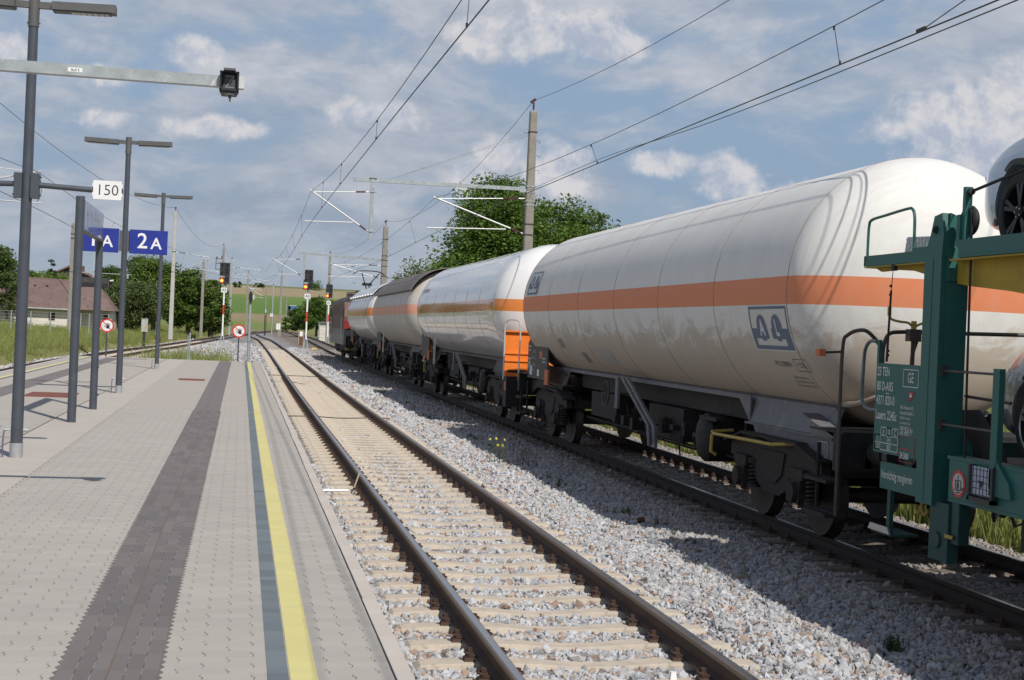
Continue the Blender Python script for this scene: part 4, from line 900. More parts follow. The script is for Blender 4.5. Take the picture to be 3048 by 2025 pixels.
# ================================================================== TRAIN
def tank_mat(name, white, stripe, z0, z1, dirt=.6, rough=.4, coat=.0, streak=.35):
    m, n, b = new_mat(name)
    tco = n('ShaderNodeTexCoord').outputs['Object']; s3 = n('ShaderNodeSeparateXYZ', {0: tco}); z = s3.outputs[2]
    wob = n.noise(tco, 1.3, 5, .6).outputs[0]
    white_c = n.mix(n.map(wob, .3, .7), tuple(c*.94 for c in white), tuple(min(1, c*1.03) for c in white))
    # weathering: vertical washed streaks, brown dust low on the flanks with a ragged upper edge
    sv = n('ShaderNodeVectorMath', {0: tco, 1: (1., 9., .55)}, operation='MULTIPLY').outputs[0]
    stn = n.noise(sv, 2.4, 7, .7).outputs[0]
    edge = n('ShaderNodeVectorMath', {0: tco, 1: (1., 1.5, 2.6)}, operation='MULTIPLY').outputs[0]
    en = n.noise(edge, 1.1, 9, .74, .9).outputs[0]
    lowz = n.math('ADD', n.math('MULTIPLY', n.map(n.math('ADD', z, n.math('MULTIPLY', n.math('SUBTRACT', en, .5), 1.7)), 2.34, 2.10, 0, 1), .66), n.map(z, 2.2, 1.4, 0, .28))
    lowz = n.math('MULTIPLY', lowz, n.math('LESS_THAN', z, z0-.02))
    dcol = n.mix(n.map(stn, .35, .65), (.30, .20, .12), (.50, .39, .27))
    mid = n.math('MULTIPLY', lowz, n.map(stn, .3, .6, .55, 1.))
    c = n.mix(n.math('MULTIPLY', n.map(stn, .45, .8, 0, .5), streak), white_c, (.50, .47, .43))
    c = n.mix(n.math('MULTIPLY', mid, dirt), c, dcol)
    band = n.math('MULTIPLY', n.math('GREATER_THAN', z, z0), n.math('LESS_THAN', z, z1))
    stc = n.mix(n.map(stn, .3, .75, 0, .22), stripe, tuple(min(1, x*.6+.25) for x in stripe))
    c = n.mix(band, c, stc)
    speck = n('ShaderNodeTexVoronoi', {'Vector': tco, 'Scale': 2.6}).outputs['Distance']
    c = n.mix(n.map(speck, .010, .022, .6, 0), c, (.16, .09, .06))
    n.l.new(c, b.inputs['Base Color']); b.inputs['Coat Weight'].default_value = coat; b.inputs['Coat Roughness'].default_value = .06
    n.l.new(n.map(n.math('ADD', lowz, n.math('MULTIPLY', stn, .3)), 0, 1, rough, min(.9, rough+.3)), b.inputs['Roughness'])
    bn = n.noise(tco, 1.6, 3, .5).outputs[0]
    bm = n('ShaderNodeBump', {'Height': bn, 'Strength': .25 if coat > .3 else .12, 'Distance': .02}); n.l.new(bm.outputs[0], b.inputs['Normal'])
    return m
m_tk1 = tank_mat('tank_paint_dusty', (.73, .725, .705), (.70, .225, .095), 2.552, 2.858, 1.0, .56, .0, .8)
m_tk2 = tank_mat('tank_paint_glossy', (.80, .80, .80), (.78, .23, .02), 2.60, 2.88, .28, .20, .8, .15)
m_tk3 = tank_mat('tank_paint_beige', (.56, .53, .49), (.72, .35, .24), 2.60, 2.95, .35, .55, 0., .5)
m_tk4 = tank_mat('tank_paint_white', (.74, .74, .73), (.74, .23, .04), 2.60, 2.98, .35, .28, .5, .3)
m_seam = M('weld_seam', (.30, .24, .19), .7, 0, .3, 12)
m_under = M('underframe_black', (.015, .014, .014), .7, .1, .4, 6, .3, 40, (.045, .034, .027), (.5, .7))
m_bogie = M('bogie_grime', (.024, .020, .018), .75, .1, .35, 7, .4, 40, (.06, .048, .038), (.55, .7))
m_frame = M('blue_grey_frame', (.125, .132, .155), .55, .1, .2, 2.5, .08, 60, (.22, .20, .18), (.5, .7))
m_framed = M('dark_grey_frame', (.055, .052, .050), .6, .1, .2, 3, .1, 60, (.13, .11, .09), (.55, .7))
m_wheel = M('wheel_steel', (.05, .042, .038), .6, .5, .25, 8)
m_tread = M('wheel_tread', (.22, .20, .19), .35, .8, .15, 8)
m_hrail = M('brown_handrail', (.075, .06, .052), .5, .2, .25, 9)
m_yel = M('faded_yellow_pipe', (.46, .34, .07), .55, 0, .2, 8, 0, 40, (.25, .18, .08), (.55, .7))
m_org = M('orange_steel', (.80, .20, .02), .5, 0, .1, 2, 0, 40, (.6, .14, .02), (.6, .75))
m_orange_p = M('orange_plate', (.55, .14, .06), .55, 0, .1, 3)
m_logo = M('logo_blue_grey', (.10, .14, .22), .55, 0, .12, 8)
m_logow = M('logo_white', (.60, .59, .57), .5, 0, .05, 8)
m_printd = M('dark_print', (.14, .14, .15), .6, 0, .2, 9)
m_printl = M('light_print', (.40, .40, .38), .6, 0, .15, 9)
m_paper = M('paper_sheets', (.55, .60, .74), .5, 0, .05, 9)
TR, TZ = 1.5, 2.72
def tank_profile(ya, yb, R=TR, dome=.78):
    """(r, y) from the near apex to the far apex: torispherical ends"""
    pr = []
    for k in range(15):
        t = math.pi/2*k/14; pr.append((R*math.sin(t)**.88, ya-dome*math.cos(t)**1.0))
    n = 12
    for k in range(1, n): pr.append((R, ya+(yb-ya)*k/n))
    for k in range(14, -1, -1):
        t = math.pi/2*k/14; pr.append((R*math.sin(t)**.88, yb+dome*math.cos(t)))
    return pr
def wheelset_side(x, y, s, t):
    """one wheel, rim plane towards s"""
    mb = MB(); prof = [(.08, .075*s), (.12, .06*s), (.30, .045*s), (.40, .052*s), (.455, .06*s), (.46, -.02*s), (.485, -.055*s), (.485, -.075*s), (.40, -.06*s), (.12, -.05*s), (.08, -.075*s)]
    mb.lathe([(r, x+d) for r, d in prof], (0, y, .46), 'x', 28)
    return mb
def bogie(t, cx, yc, scale=1.):
    """Y25-like two-axle bogie; side frames, axle boxes, springs, wheels"""
    bg = MB()
    for s_ in (-1, 1):
        xo = cx+s_*1.0
        # side frame: arched beam with drooping middle
        top = [(-1.45, .80), (-1.40, .92), (-.95, 1.00), (0, .93), (.95, 1.00), (1.40, .92), (1.45, .80)]
        low = [(1.45, .70), (1.15, .72), (.75, .64), (.48, .46), (.25, .36), (-.25, .36), (-.48, .46), (-.75, .64), (-1.15, .72), (-1.45, .70)]
        bg.prism([(yc+a, b_) for a, b_ in top+low], 'x', xo-.055, xo+.055)
        bg.prism([(yc+a, b_) for a, b_ in [(-.42, .86), (-.33, .60), (-.15, .50), (.15, .50), (.33, .60), (.42, .86)]], 'x', xo+s_*.056, xo+s_*.075)
        bg.box(xo-.14, xo+.14, yc-1.42, yc+1.42, .965, .99) if False else None
        bg.prism([(yc-1.5, .885), (yc-.95, 1.005), (yc-.9, 1.03), (yc+.9, 1.03), (yc+.95, 1.005), (yc+1.5, .885), (yc+1.5, .86), (yc+.9, 1.0), (yc-.9, 1.0), (yc-1.5, .86)], 'x', xo-.15, xo+.12)
    bg.box(cx-1.0, cx+1.0, yc-.28, yc+.28, .70, .95); bg.box(cx-.9, cx+.9, yc-1.42, yc-1.30, .70, .86); bg.box(cx-.9, cx+.9, yc+1.30, yc+1.42, .70, .86)
    b = part('bogie', bg, m_bogie, t)
    for dy in (-.9, .9):
        mb = MB(); mb.cyl((cx-.70, yc+dy, .46), (cx+.70, yc+dy, .46), .085, n=12); part('axle', mb, m_wheel, b)
        for s_ in (-1, 1):
            mb = wheelset_side(cx+s_*.765, yc+dy, s_, t); part('wheel', mb, m_wheel, b)
            xo = cx+s_*1.03
            mb = MB(); mb.box(xo-.11, xo+.09, yc+dy-.15, yc+dy+.15, .36, .66, 0, (.02, .03)); mb.cyl((xo+s_*.08, yc+dy, .48), (xo+s_*.16, yc+dy, .48), .125, .11, 14); mb.box(xo-.10, xo+.10, yc+dy-.20, yc+dy+.20, .62, .74); part('axle_box', mb, m_bogie, b)
            for ds in (-.27, .27):
                mb = MB(); pts = [(xo+.062*math.cos(a), yc+dy+ds+.062*math.sin(a), .40+.048*a/6.283) for a in np.linspace(0, 6.283*5.4, 55)]; mb.tube(pts, .0155, 5); mb.cyl((xo, yc+dy+ds, .37), (xo, yc+dy+ds, .41), .085, n=10); mb.cyl((xo, yc+dy+ds, .66), (xo, yc+dy+ds, .72), .085, n=10); part('spring', mb, m_bogie, b)
            mb = MB(); mb.box(cx+s_*.62, cx+s_*.70, yc+dy+(.50 if dy < 0 else -.58), yc+dy+(.58 if dy < 0 else -.50), .30, .62); mb.cyl((cx+s_*.66, yc+dy*.35, .9), (cx+s_*.66, yc+dy*.38, .4), .02, n=6); part('brake_block', mb, m_iron, b)
    return b
def buffers(t, cx, y, d, zc=1.06):
    for s_ in (-1, 1):
        mb = MB(); x = cx+s_*.875; mb.cyl((x, y, zc), (x, y+d*.05, zc), .225, n=20); mb.cyl((x, y+d*.05, zc), (x, y+d*.35, zc), .10, n=14); mb.cyl((x, y+d*.33, zc), (x, y+d*.62, zc), .125, n=14); part('buffer', mb, m_iron, t)
    mb = MB(); mb.tube([(cx, y+d*.62, 1.0), (cx, y+d*.45, .98), (cx, y+d*.35, .84), (cx, y+d*.30, .55)], .035, 6); mb.tube([(cx+.3, y+d*.6, .95), (cx+.32, y+d*.35, .55), (cx+.2, y+d*.2, .45), (cx+.1, y+d*.1, .8)], .02, 6); part('coupling', mb, m_iron, t)
def wrapf(cx, R, yc, zc_, s_=-1, lift=.004):
    """u (viewer's right, i.e. towards the near end), v up, wrapped on the flank facing the platform"""
    a0 = math.asin(max(-1, min(1, (zc_-TZ)/R)))
    def f(u, v):
        a = a0+v/R; return (cx+s_*(R+lift)*math.cos(a), yc-u, TZ+(R+lift)*math.sin(a))
    return f
def band(mb, f, u0, u1, v0, v1, n=6):
    vs = []
    for k in range(n+1):
        v = v0+(v1-v0)*k/n; vs += [f(u0, v), f(u1, v)]
    mb.add(vs, [(2*k, 2*k+1, 2*k+3, 2*k+2) for k in range(n)])
def ellip(mb, f, cu, cv, ru, rv, n=24, k0=0, k1=24):
    vs = [f(cu, cv)]+[f(cu+ru*math.cos(2*math.pi*i/n), cv+rv*math.sin(2*math.pi*i/n)) for i in range(k0, k1+1)]
    mb.add(vs, [(0, i, i+1) for i in range(1, len(vs)-1)])
def logo(t, cx, yc, zc, w, h, R=TR):
    f = wrapf(cx, R, yc, zc, lift=.004); f2 = wrapf(cx, R, yc, zc, lift=.007); f3 = wrapf(cx, R, yc, zc, lift=.010)
    mb = MB(); band(mb, f, -w*.53, w*.53, -h*.54, h*.54); lg = part('logo_panel', mb, m_logow, t)
    mb = MB(); e = .028*w/1.1
    band(mb, f2, -w/2, w/2, h/2-e, h/2); band(mb, f2, -w/2, -w/2+e, -h*.05, h/2); band(mb, f2, w/2-e, w/2, -h*.05, h/2)
    band(mb, f2, -w/2, -w*.42, -h/2, 0); band(mb, f2, w*.36, w/2, -h/2, 0); band(mb, f2, -w/2, w/2, -h/2, -h/2+e*1.6)
    band(mb, f2, -w*.42, -w*.06, -h*.24, -h*.0); band(mb, f2, w*.04, w*.38, -h*.24, 0)
    for sgn in (-1, 1): ellip(mb, f2, sgn*w*.20, h*.01, w*.13, h*.31)
    part('logo_frame', mb, m_logo, lg)
    for sgn, ch in ((-1, 'A'), (1, 'L')):
        mb = MB(); text_mb(mb, ch, h*.50, lambda u, v: f3(sgn*w*.20+u, h*.0+v), sx=.36*w/h, bold=.010); part('logo_letter', mb, m_logow, lg)
def tank_wagon(label, y0, dy, cx0, kind, group='tank wagons of the freight train'):
    """y0: near buffer face; everything in world coordinates at x = cx0"""
    cx = cx0; t = thing('tank_wagon', label, 'tank wagon', (cx, y0, 0), group)
    L = 18.45 if kind in (1, 2) else 17.2
    ya, yb = y0+1.7, y0+(16.4 if kind in (1, 2) else 15.3)
    body = {1: m_tk1, 2: m_tk2, 3: m_tk3, 4: m_tk4}[kind]
    mb = MB(); mb.lathe(tank_profile(ya, yb), (cx, 0, TZ), 'y', 72); sh = part('tank_shell', mb, body, t)
    ns = {1: 6, 2: 7, 3: 7, 4: 6}[kind]
    for k in range(ns+1):
        y = ya+(yb-ya)*k/ns; mb = MB(); n = 72; rr = TR
        vs = [(cx+(rr+d)*math.cos(2*math.pi*i/n), y+e, TZ+(rr+d)*math.sin(2*math.pi*i/n)) for d, e in ((-.01, -.010), (.004, -.004), (.004, .004), (-.01, .010)) for i in range(n)]
        mb.add(vs, [(j*n+i, j*n+(i+1) % n, (j+1)*n+(i+1) % n, (j+1)*n+i) for j in range(3) for i in range(n)], 0, True); part('weld_seam', mb, m_seam if kind == 1 else m_printl, sh)
    # skirt lip along the lower flank, saddles, sole bars
    for s_ in (-1, 1):
        xs_ = cx+s_*.80; mb = MB()
        mb.prism([(xs_, 1.50), (xs_+s_*.11, 1.455), (xs_+s_*.115, 1.40), (xs_-s_*.03, 1.43)], 'y', ya-.1, yb-.4); part('skirt_lip', mb, m_frame if kind == 1 else m_framed, t)
        for ye, d in ((y0, 1), (y0+L, -1)):
            xs2 = cx+s_*.97; mb = MB()
            pl = [(ye+d*1.50, 1.44), (ye+d*4.45, 1.44), (ye+d*4.05, 1.30), (ye+d*3.95, 1.15), (ye+d*1.55, 1.14)]
            mb.prism([(xs2, 1.14), (xs2+s_*.02, 1.14), (cx+s_*.90, 1.455), (cx+s_*.86, 1.455)], 'y', min(ye+d*1.5, ye+d*4.1), max(ye+d*1.5, ye+d*4.1))
            mb.box(min(cx+s_*.85, xs2+s_*.05), max(cx+s_*.85, xs2+s_*.05), min(ye+d*1.45, ye+d*4.15), max(ye+d*1.45, ye+d*4.15), 1.115, 1.138)
            if kind == 1 and d > 0: mb.prism([(ye+d*4.05, 1.455), (ye+d*4.5, 1.44), (ye+d*4.05, 1.14)], 'x', xs2-.02, xs2+.0)
            part('saddle_plate', mb, m_frame if (kind == 1 and d > 0) else m_framed, t)
            mb = MB(); pl = [(ye+d*.62, .90), (ye+d*1.45, .90), (ye+d*3.7, .93), (ye+d*3.9, 1.115), (ye+d*.62, 1.115)]
            mb.prism(pl, 'x', xs2-.03, xs2+.035); part('sole_bar', mb, m_frame if (kind == 1 and d > 0) else m_framed, t)
    for ye, d in ((y0, 1), (y0+L, -1)):
        mb = MB(); a, b_ = sorted((ye+d*.62, ye+d*.80)); mb.box(cx-1.28, cx+1.28, a, b_, .86, 1.24); a, b_ = sorted((ye+d*.8, ye+d*4.0)); mb.box(cx-.35, cx+.35, a, b_, .95, 1.25)
        mb.box(cx-1.25, cx+1.25, *sorted((ye+d*.62, ye+d*1.5)), 1.24, 1.26); part('head_stock', mb, m_under, t)
        buffers(t, cx, ye, d); bogie(t, cx, ye+d*3.05)
        # end corner steps
        for s_ in (-1, 1):
            x = cx+s_*1.22; mb = MB(); yy = ye+d*1.05
            mb.tube([(x, ye+d*.75, 1.1), (x, ye+d*.75, .45), (x, ye+d*.85, .40), (x, ye+d*1.25, .40)], .022, 6); mb.tube([(x-s_*.02, ye+d*1.35, 1.1), (x-s_*.02, ye+d*1.35, .42)], .022, 6)
            mb.box(x-.13, x+.10, *sorted((ye+d*.78, ye+d*1.38)), .37, .41); mb.box(x-.13, x+.10, *sorted((ye+d*.78, ye+d*1.38)), .72, .755); part('step', mb, m_under, t)
    # brake gear and added dark fill below the barrel
    mb = MB(); ym = (ya+yb)/2
    mb.box(cx-.30, cx+.30, y0+4.6, y0+L-4.6, .95, 1.12); mb.box(cx-.62, cx-.50, y0+5.5, y0+L-6, .62, .70)
    for yy in (y0+5.4, y0+8.2, y0+10.9): mb.box(cx-.55, cx+.5, yy-.05, yy+.05, .60, 1.35)
    mb.box(cx-.72, cx+.72, y0+4.3, y0+L-4.3, 1.12, 1.42); mb.box(cx-.85, cx+.85, y0+7.2, y0+9.0, .62, 1.1); mb.box(cx-.8, cx+.6, y0+11.2, y0+13.0, .66, 1.1)  # added black belly boxes, so no daylight passes under the barrel
    part('beam_and_dark_fill', mb, m_under, t)
    mb = MB(); mb.cyl((cx-.95, y0+5.85, .80), (cx+.75, y0+5.85, .80), .33, n=24); mb.lathe([(.33, 0), (.27, -.06), (.10, -.09), (0, -.095)], (cx-.95, y0+5.85, .80), 'x', 20)
    mb.box(cx-1.02, cx-.9, y0+5.25, y0+5.95, 1.05, 1.10); part('air_tank', mb, m_under, t)
    mb = MB(); c = Vector((cx-1.22, y0+10.35, 1.17)); n = 20; q = [(c.x, c.y+.20*math.cos(2*math.pi*i/n), c.z+.20*math.sin(2*math.pi*i/n)) for i in range(n)]; mb.tube(q, .014, 6, closed=True)
    for a in range(3): mb.cyl(c+Vector((0, .2*math.cos(a*1.05), .2*math.sin(a*1.05))), c-Vector((0, .2*math.cos(a*1.05), .2*math.sin(a*1.05))), .009, n=5)
    mb.cyl(c, c+Vector((.5, 0, 0)), .018, n=6); part('brake_wheel', mb, m_framed, t)
    mb = MB(); mb.box(cx-1.18, cx-1.14, y0+9.75, y0+9.92, .95, 1.46); part('gear_bracket', mb, m_frame, t)
    mb = MB()
    for o_ in (0, .30): mb.prism([(y0+9.70-o_, 1.46), (y0+9.52-o_, 1.46), (y0+7.95-o_, .82), (y0+7.85-o_, .50), (y0+7.95-o_, .50), (y0+8.08-o_, .80)], 'x', cx-1.16, cx-1.12)
    part('diagonal_leg', mb, m_frame, t)
    mb = MB(); rr = random.Random(kind)
    for k in range(9):
        yy = y0+6.2+k*.55; mb.cyl((cx-.7-rr.random()*.3, yy, .95), (cx-.7, yy+rr.uniform(-.3, .3), .55), .02, n=6)
        mb.box(cx-1.0, cx-.8, yy-.08, yy+.08, .62+rr.random()*.2, .78+rr.random()*.2)
    mb.cyl((cx-.72, y0+4.8, .58), (cx-.72, y0+L-4.8, .58), .022, n=6); mb.cyl((cx-.55, y0+4.8, .50), (cx-.55, y0+L-4.8, .50), .018, n=6)
    mb.tube([(cx-1.05, y0+6.6, .88), (cx-1.08, y0+6.62, .60), (cx-1.05, y0+6.65, .47)], .012, 5); part('brake_rigging', mb, m_under, t)
    # dark number board and orange plate at the far end of the flank
    yb2 = y0+L-1.35
    mb = MB(); mb.box(cx-1.22, cx-1.19, yb2-2.0, yb2, 1.18, 1.93); nb = part('number_board', mb, m_framed, t)
    if kind == 1:
        f = lambda u, v: (cx-1.223, yb2-1.0-u, 1.56+v)
        for s__, sz, u, v in (('31 81', .11, -.35, .17), ('RIV A-', .11, -.35, .04), ('7910', .10, -.35, -.10), ('514-2', .08, -.35, -.22), ('ERMEWA', .05, .62, .30)):
            if s__ == 'ERMEWA': continue
            mb = MB(); text_mb(mb, s__, sz, lambda a, b_: f(a+u, b_+v), sx=1.4); part('lettering', mb, m_printl, nb)
        for u, v, w_, h_, m in ((-.80, .28, .3, .035, m_printl), (-.80, .20, .25, .03, m_printl), (-.8, .02, .32, .04, m_printl), (-.8, -.1, .2, .14, m_printl), (.35, .12, .25, .14, m_orange_p), (.65, .05, .3, .03, m_printl), (.65, -.02, .3, .03, m_printl), (-.62, -.22, .26, .20, m_paper), (.12, -.25, .16, .14, m_white)):
            q = MB(); q.box(cx-1.2245, cx-1.221, yb2-1.0-u-w_/2, yb2-1.0-u+w_/2, 1.56+v-h_/2, 1.56+v+h_/2); part('printed_field', q, m, nb)
    q = MB(); q.box(cx-1.25, cx-1.22, yb2-2.20, yb2-1.88, 1.10, 1.40); part('orange_plate', q, m_orange_p, t)
    mb = MB()
    for z in (1.9, 1.5, 1.15): mb.tube([(cx-1.2, yb2-1.9, z), (cx-.95, yb2-2.6, z-.18)], .012, 5)
    part('board_stay', mb, m_under, t)
    # near-end catwalk with handrails
    col = m_hrail if kind == 1 else m_alu if kind == 2 else m_under
    yy = y0+.22
    def hoop(x, y, z0, z1, dx, dyy, r=.02, mat=col, nm='handrail'):
        mb = MB(); P = catmull([(x, y, z0), (x, y, (z0+z1)/2), (x, y, z1-.14), (x+dx*.18, y+dyy*.18, z1-.02), (x+dx*.5, y+dyy*.5, z1), (x+dx*.82, y+dyy*.82, z1-.02), (x+dx, y+dyy, z1-.14), (x+dx, y+dyy, z0+.5), (x+dx, y+dyy, z0)], 4); mb.tube(P, r, 8); part(nm, mb, mat, t)
    if kind == 1:
        x = cx-1.42
        mb = MB(); mb.tube(catmull([(x-.0, 13.35, .45), (x, 13.35, 1.2), (x, 13.35, 2.08), (x+.03, 13.30, 2.24), (x+.15, 13.2, 2.29), (x+.27, 13.18, 2.20), (x+.34, 13.18, 2.10)], 5), .019, 8); part('handrail', mb, m_hrail, t)
        mb = MB(); mb.tube(catmull([(x+.36, 13.16, 1.2), (x+.35, 13.18, 1.9), (x+.35, 13.18, 2.12), (x+.40, 13.18, 2.26), (x+.55, 13.18, 2.29), (x+.9, 13.18, 2.295)], 5)+[Vector((cx+1.4, 13.18, 2.33))], .020, 8); part('handrail', mb, m_hrail, t)
        for xx in (cx-.70, cx-.48, cx+.55): q = MB(); q.tube([(xx, 13.18, 2.29), (xx-.06, 13.18, 2.1), (xx-.10, 13.18, 1.2)], .022, 7); part('rail_post', q, m_hrail, t)
        q = MB(); q.cyl((x-.21, 13.35, 2.055), (x, 13.35, 2.07), .013, n=6); part('lamp_stalk', q, m_hrail, t); q = MB(); q.box(x-.26, x-.195, 13.30, 13.40, 2.02, 2.09); part('orange_reflector', q, m_orange_p, t)
        q = MB(); q.tube(catmull([(cx-1.06, 13.1, 2.52), (cx-1.05, 13.1, 2.42), (cx-.96, 13.1, 2.39), (cx-.86, 13.1, 2.38), (cx-.80, 13.1, 2.34), (cx-.74, 13.1, 2.37), (cx-.6, 13.1, 2.41), (cx-.3, 13.1, 2.42)], 4), .012, 6); q.cyl((cx-.80, 13.1, 2.30), (cx-.80, 13.1, 2.40), .028, n=8); q.cyl((cx-1.06, 13.1, 2.44), (cx-1.062, 13.1, 2.53), .020, n=8); part('yellow_crank', q, m_yel, t)
        q = MB(); q.cyl((cx-.80, 13.1, 1.2), (cx-.80, 13.1, 2.32), .022, n=8); q.box(cx-.86, cx-.74, 13.05, 13.15, 2.20, 2.32); part('brake_column', q, m_hrail, t)
        q = MB(); q.tube([(cx-1.0, 15.35, 1.0), (cx-1.25, 15.6, .97), (cx-1.27, 17.6, .94), (cx-1.20, 17.85, .95), (cx-.9, 17.9, .97)], .020, 8); q.tube([(cx-1.25, 17.7, .92), (cx-1.25, 17.72, .70), (cx-1.18, 17.72, .66)], .022, 6); part('yellow_rail', q, m_yel, t)
        q = MB(); q.prism([(14.95, 1.36), (14.1, 1.18), (14.1, 1.14), (14.95, 1.14)], 'x', cx-1.05, cx-1.01); q.prism([(14.98, 1.375), (14.05, 1.165), (14.05, 1.15), (14.98, 1.36)], 'x', cx-1.15, cx-.95); part('gusset', q, m_frame, t)
        q = MB(); q.box(cx-1.007, cx-1.003, 14.55, 14.85, .93, 1.06)
        f = lambda u, v: (cx-1.012, 15.0-u, 1.0+v)
        mb = MB(); text_mb(mb, '0/23456.10.21', .06, lambda a, b_: f(a, b_-.02)); part('lettering', mb, m_printl, t)
        mb = MB()
        for (a0, a1, b0, b1) in ((-.13, .13, .075, .085), (-.13, .13, -.085, -.075), (-.13, -.12, -.085, .085), (.12, .13, -.085, .085)): mb.box(cx-1.0125, cx-1.008, 14.68-a1, 14.68-a0, 1.0+b0, 1.0+b1)
        part('painted_square', mb, m_printl, t)
        # mud lip under the near end of the barrel
        q = MB(); q.tube(catmull([(cx-.86, ya-.15, 1.50), (cx-.84, ya-.45, 1.52), (cx-.72, ya-.75, 1.62), (cx-.45, ya-.85, 1.72)], 5), .035, 8); part('end_lip', q, m_seam, t)
        logo(t, cx, 15.32, 2.29, 1.16, .50); logo(t, cx, y0+L-2.85, 3.13, 1.0, .48)
        f = wrapf(cx, TR, 15.15, 1.88); mb = MB(); text_mb(mb, 'P1290H', .10, lambda u, v: f(u-.16, v+.02), sx=1.5); part('lettering', mb, m_printd, t)
        mb = MB(); text_mb(mb, '+23L', .10, lambda u, v: f(u+.36, v+.02), sx=1.3); part('lettering', mb, m_printd, t)
        mb = MB(); band(mb, f, .18, .54, .09, .10); band(mb, f, .18, .54, -.06, -.05); band(mb, f, .18, .19, -.05, .09); band(mb, f, .53, .54, -.05, .09); part('print_frame', mb, m_printd, t)
        for k, s__ in enumerate(('Bedingte Lagerung:', 'Propan-Butan-Gemische', 'Transportdienste GmbH')):
            mb = MB(); text_mb(mb, s__, .045, lambda u, v: f(u+.12, v-.15-.06*k), sx=1.25); part('lettering', mb, m_printd, t)
        for (yy_, z_, w_, h_) in ((26.6, 1.95, .35, .20), (25.2, 1.72, .35, .24), (23.6, 1.78, 1.0, .30)):
            mb = MB(); band(mb, wrapf(cx, TR, yy_, z_), -w_/2, w_/2, -h_/2, h_/2); part('faded_print', mb, M('faded_print', (.22, .21, .22), .6, 0, .3, 9) if w_ < .9 else m_printl, t)
    if kind == 2:
        # orange end cabinet with tall handrails
        q = MB(); q.box(cx-1.36, cx-.60, y0+.77, y0+.82, 1.20, 2.12); q.box(cx-1.38, cx+1.3, y0+.70, y0+.86, 2.122, 2.16); q.box(cx-1.36, cx+1.3, y0+.5, y0+.80, 1.12, 1.198); q.box(cx-.58, cx+1.3, y0+.78, y0+.83, 1.20, 2.12); q.box(cx-.72, cx-.55, y0+.62, y0+.765, 1.2, 2.1)
        for z in (1.45, 1.62): q.box(cx-1.34, cx-.73, y0+.74, y0+.768, z, z+.03)
        part('orange_end_plate', q, m_org, t)
        hoop(cx-1.42, y0+.40, 1.05, 2.40, .30, -.25, .018, m_alu)
        q = MB(); q.box(cx-1.35, cx-.95, y0+.35, y0+.75, .45, 1.12); part('end_box', q, m_under, t); q = MB(); q.box(cx-1.36, cx-1.35, y0+.40, y0+.55, .80, 1.0); part('orange_plate', q, m_orange_p, t)
        q = MB(); q.prism([(y0+L-2.6, 2.2), (y0+L-1.9, 2.2), (y0+L-1.6, 1.1), (y0+L-1.9, 1.1), (y0+L-3.4, 1.35)], 'x', cx-1.18, cx-1.12); part('orange_end_plate', q, m_org, t)
        f = wrapf(cx, TR, 46.6, 3.35)
        mb = MB(); text_mb(mb, 'ermewa', .30, lambda u, v: f(u, v), sx=1.6); part('lettering', mb, M('faded_maroon', (.35, .17, .20), .5), t)
        f = wrapf(cx, TR, y0+3.6, 1.75)
        for k, (s__, u, v) in enumerate((('18', -.5, .1), ('19', -.2, .1), ('6', .1, .1), ('11', -.1, -.1))):
            mb = MB(); text_mb(mb, s__, .14, lambda a, b_: f(a+u, b_+v)); part('lettering', mb, m_printd, t)
    if kind in (2, 3):
        yy = y0+L-1.7; q = MB(); q.cyl((cx-1.15, yy, 1.0), (cx-1.15, yy, 1.9), .045, n=8); q.box(cx-1.2, cx-1.1, yy-.2, yy+.2, 1.0, 1.05); part('valve_column', q, m_printl, t)
        q = MB(); c = Vector((cx-1.3, yy-1.3, .88)); qq = [(c.x, c.y+.19*math.cos(a), c.z+.19*math.sin(a)) for a in np.linspace(0, 6.283, 20, endpoint=False)]; q.tube(qq, .016, 6, closed=True); part('yellow_wheel', q, m_yel, t)
        for o_ in (5.1, 4.8): q = MB(); q.cyl((cx-1.25, y0+L-o_, 1.0), (cx-1.25, y0+L-o_, 1.85), .014, n=6); part('grab_rod', q, m_alu, t)
    if kind == 3:
        n = 24; mb = MB(); vs = []
        for k in range(n+1):
            a = R_(28+ (124)*k/n)
            for y, rr in ((ya-.55, TR+.06), (ya-.55, TR+.10), (yb+.5, TR+.10), (yb+.5, TR+.06)): vs.append((cx+rr*math.cos(a), y, TZ+rr*math.sin(a)))
        mb.add(vs, [(k*4+i, k*4+(i+1) % 4, k*4+4+(i+1) % 4, k*4+4+i) for k in range(n) for i in range(4)], 0, True)
        mb.add(vs, [(0, 1, 2, 3), (n*4+3, n*4+2, n*4+1, n*4)]); rf = part('sun_shield', mb, M('grey_brown_sheet', (.15, .125, .115), .55, .1, .15, 2.5, .1, 30, (.20, .17, .15), (.5, .75)), t)
        for k in range(1, 8):
            q = MB(); y = ya+(yb-ya)*k/8; qq = [(cx+(TR+.105)*math.cos(R_(28+124*j/16)), y, TZ+(TR+.105)*math.sin(R_(28+124*j/16))) for j in range(17)]; q.tube(qq, .012, 4); part('shield_rib', q, MATS['grey_brown_sheet'], rf)
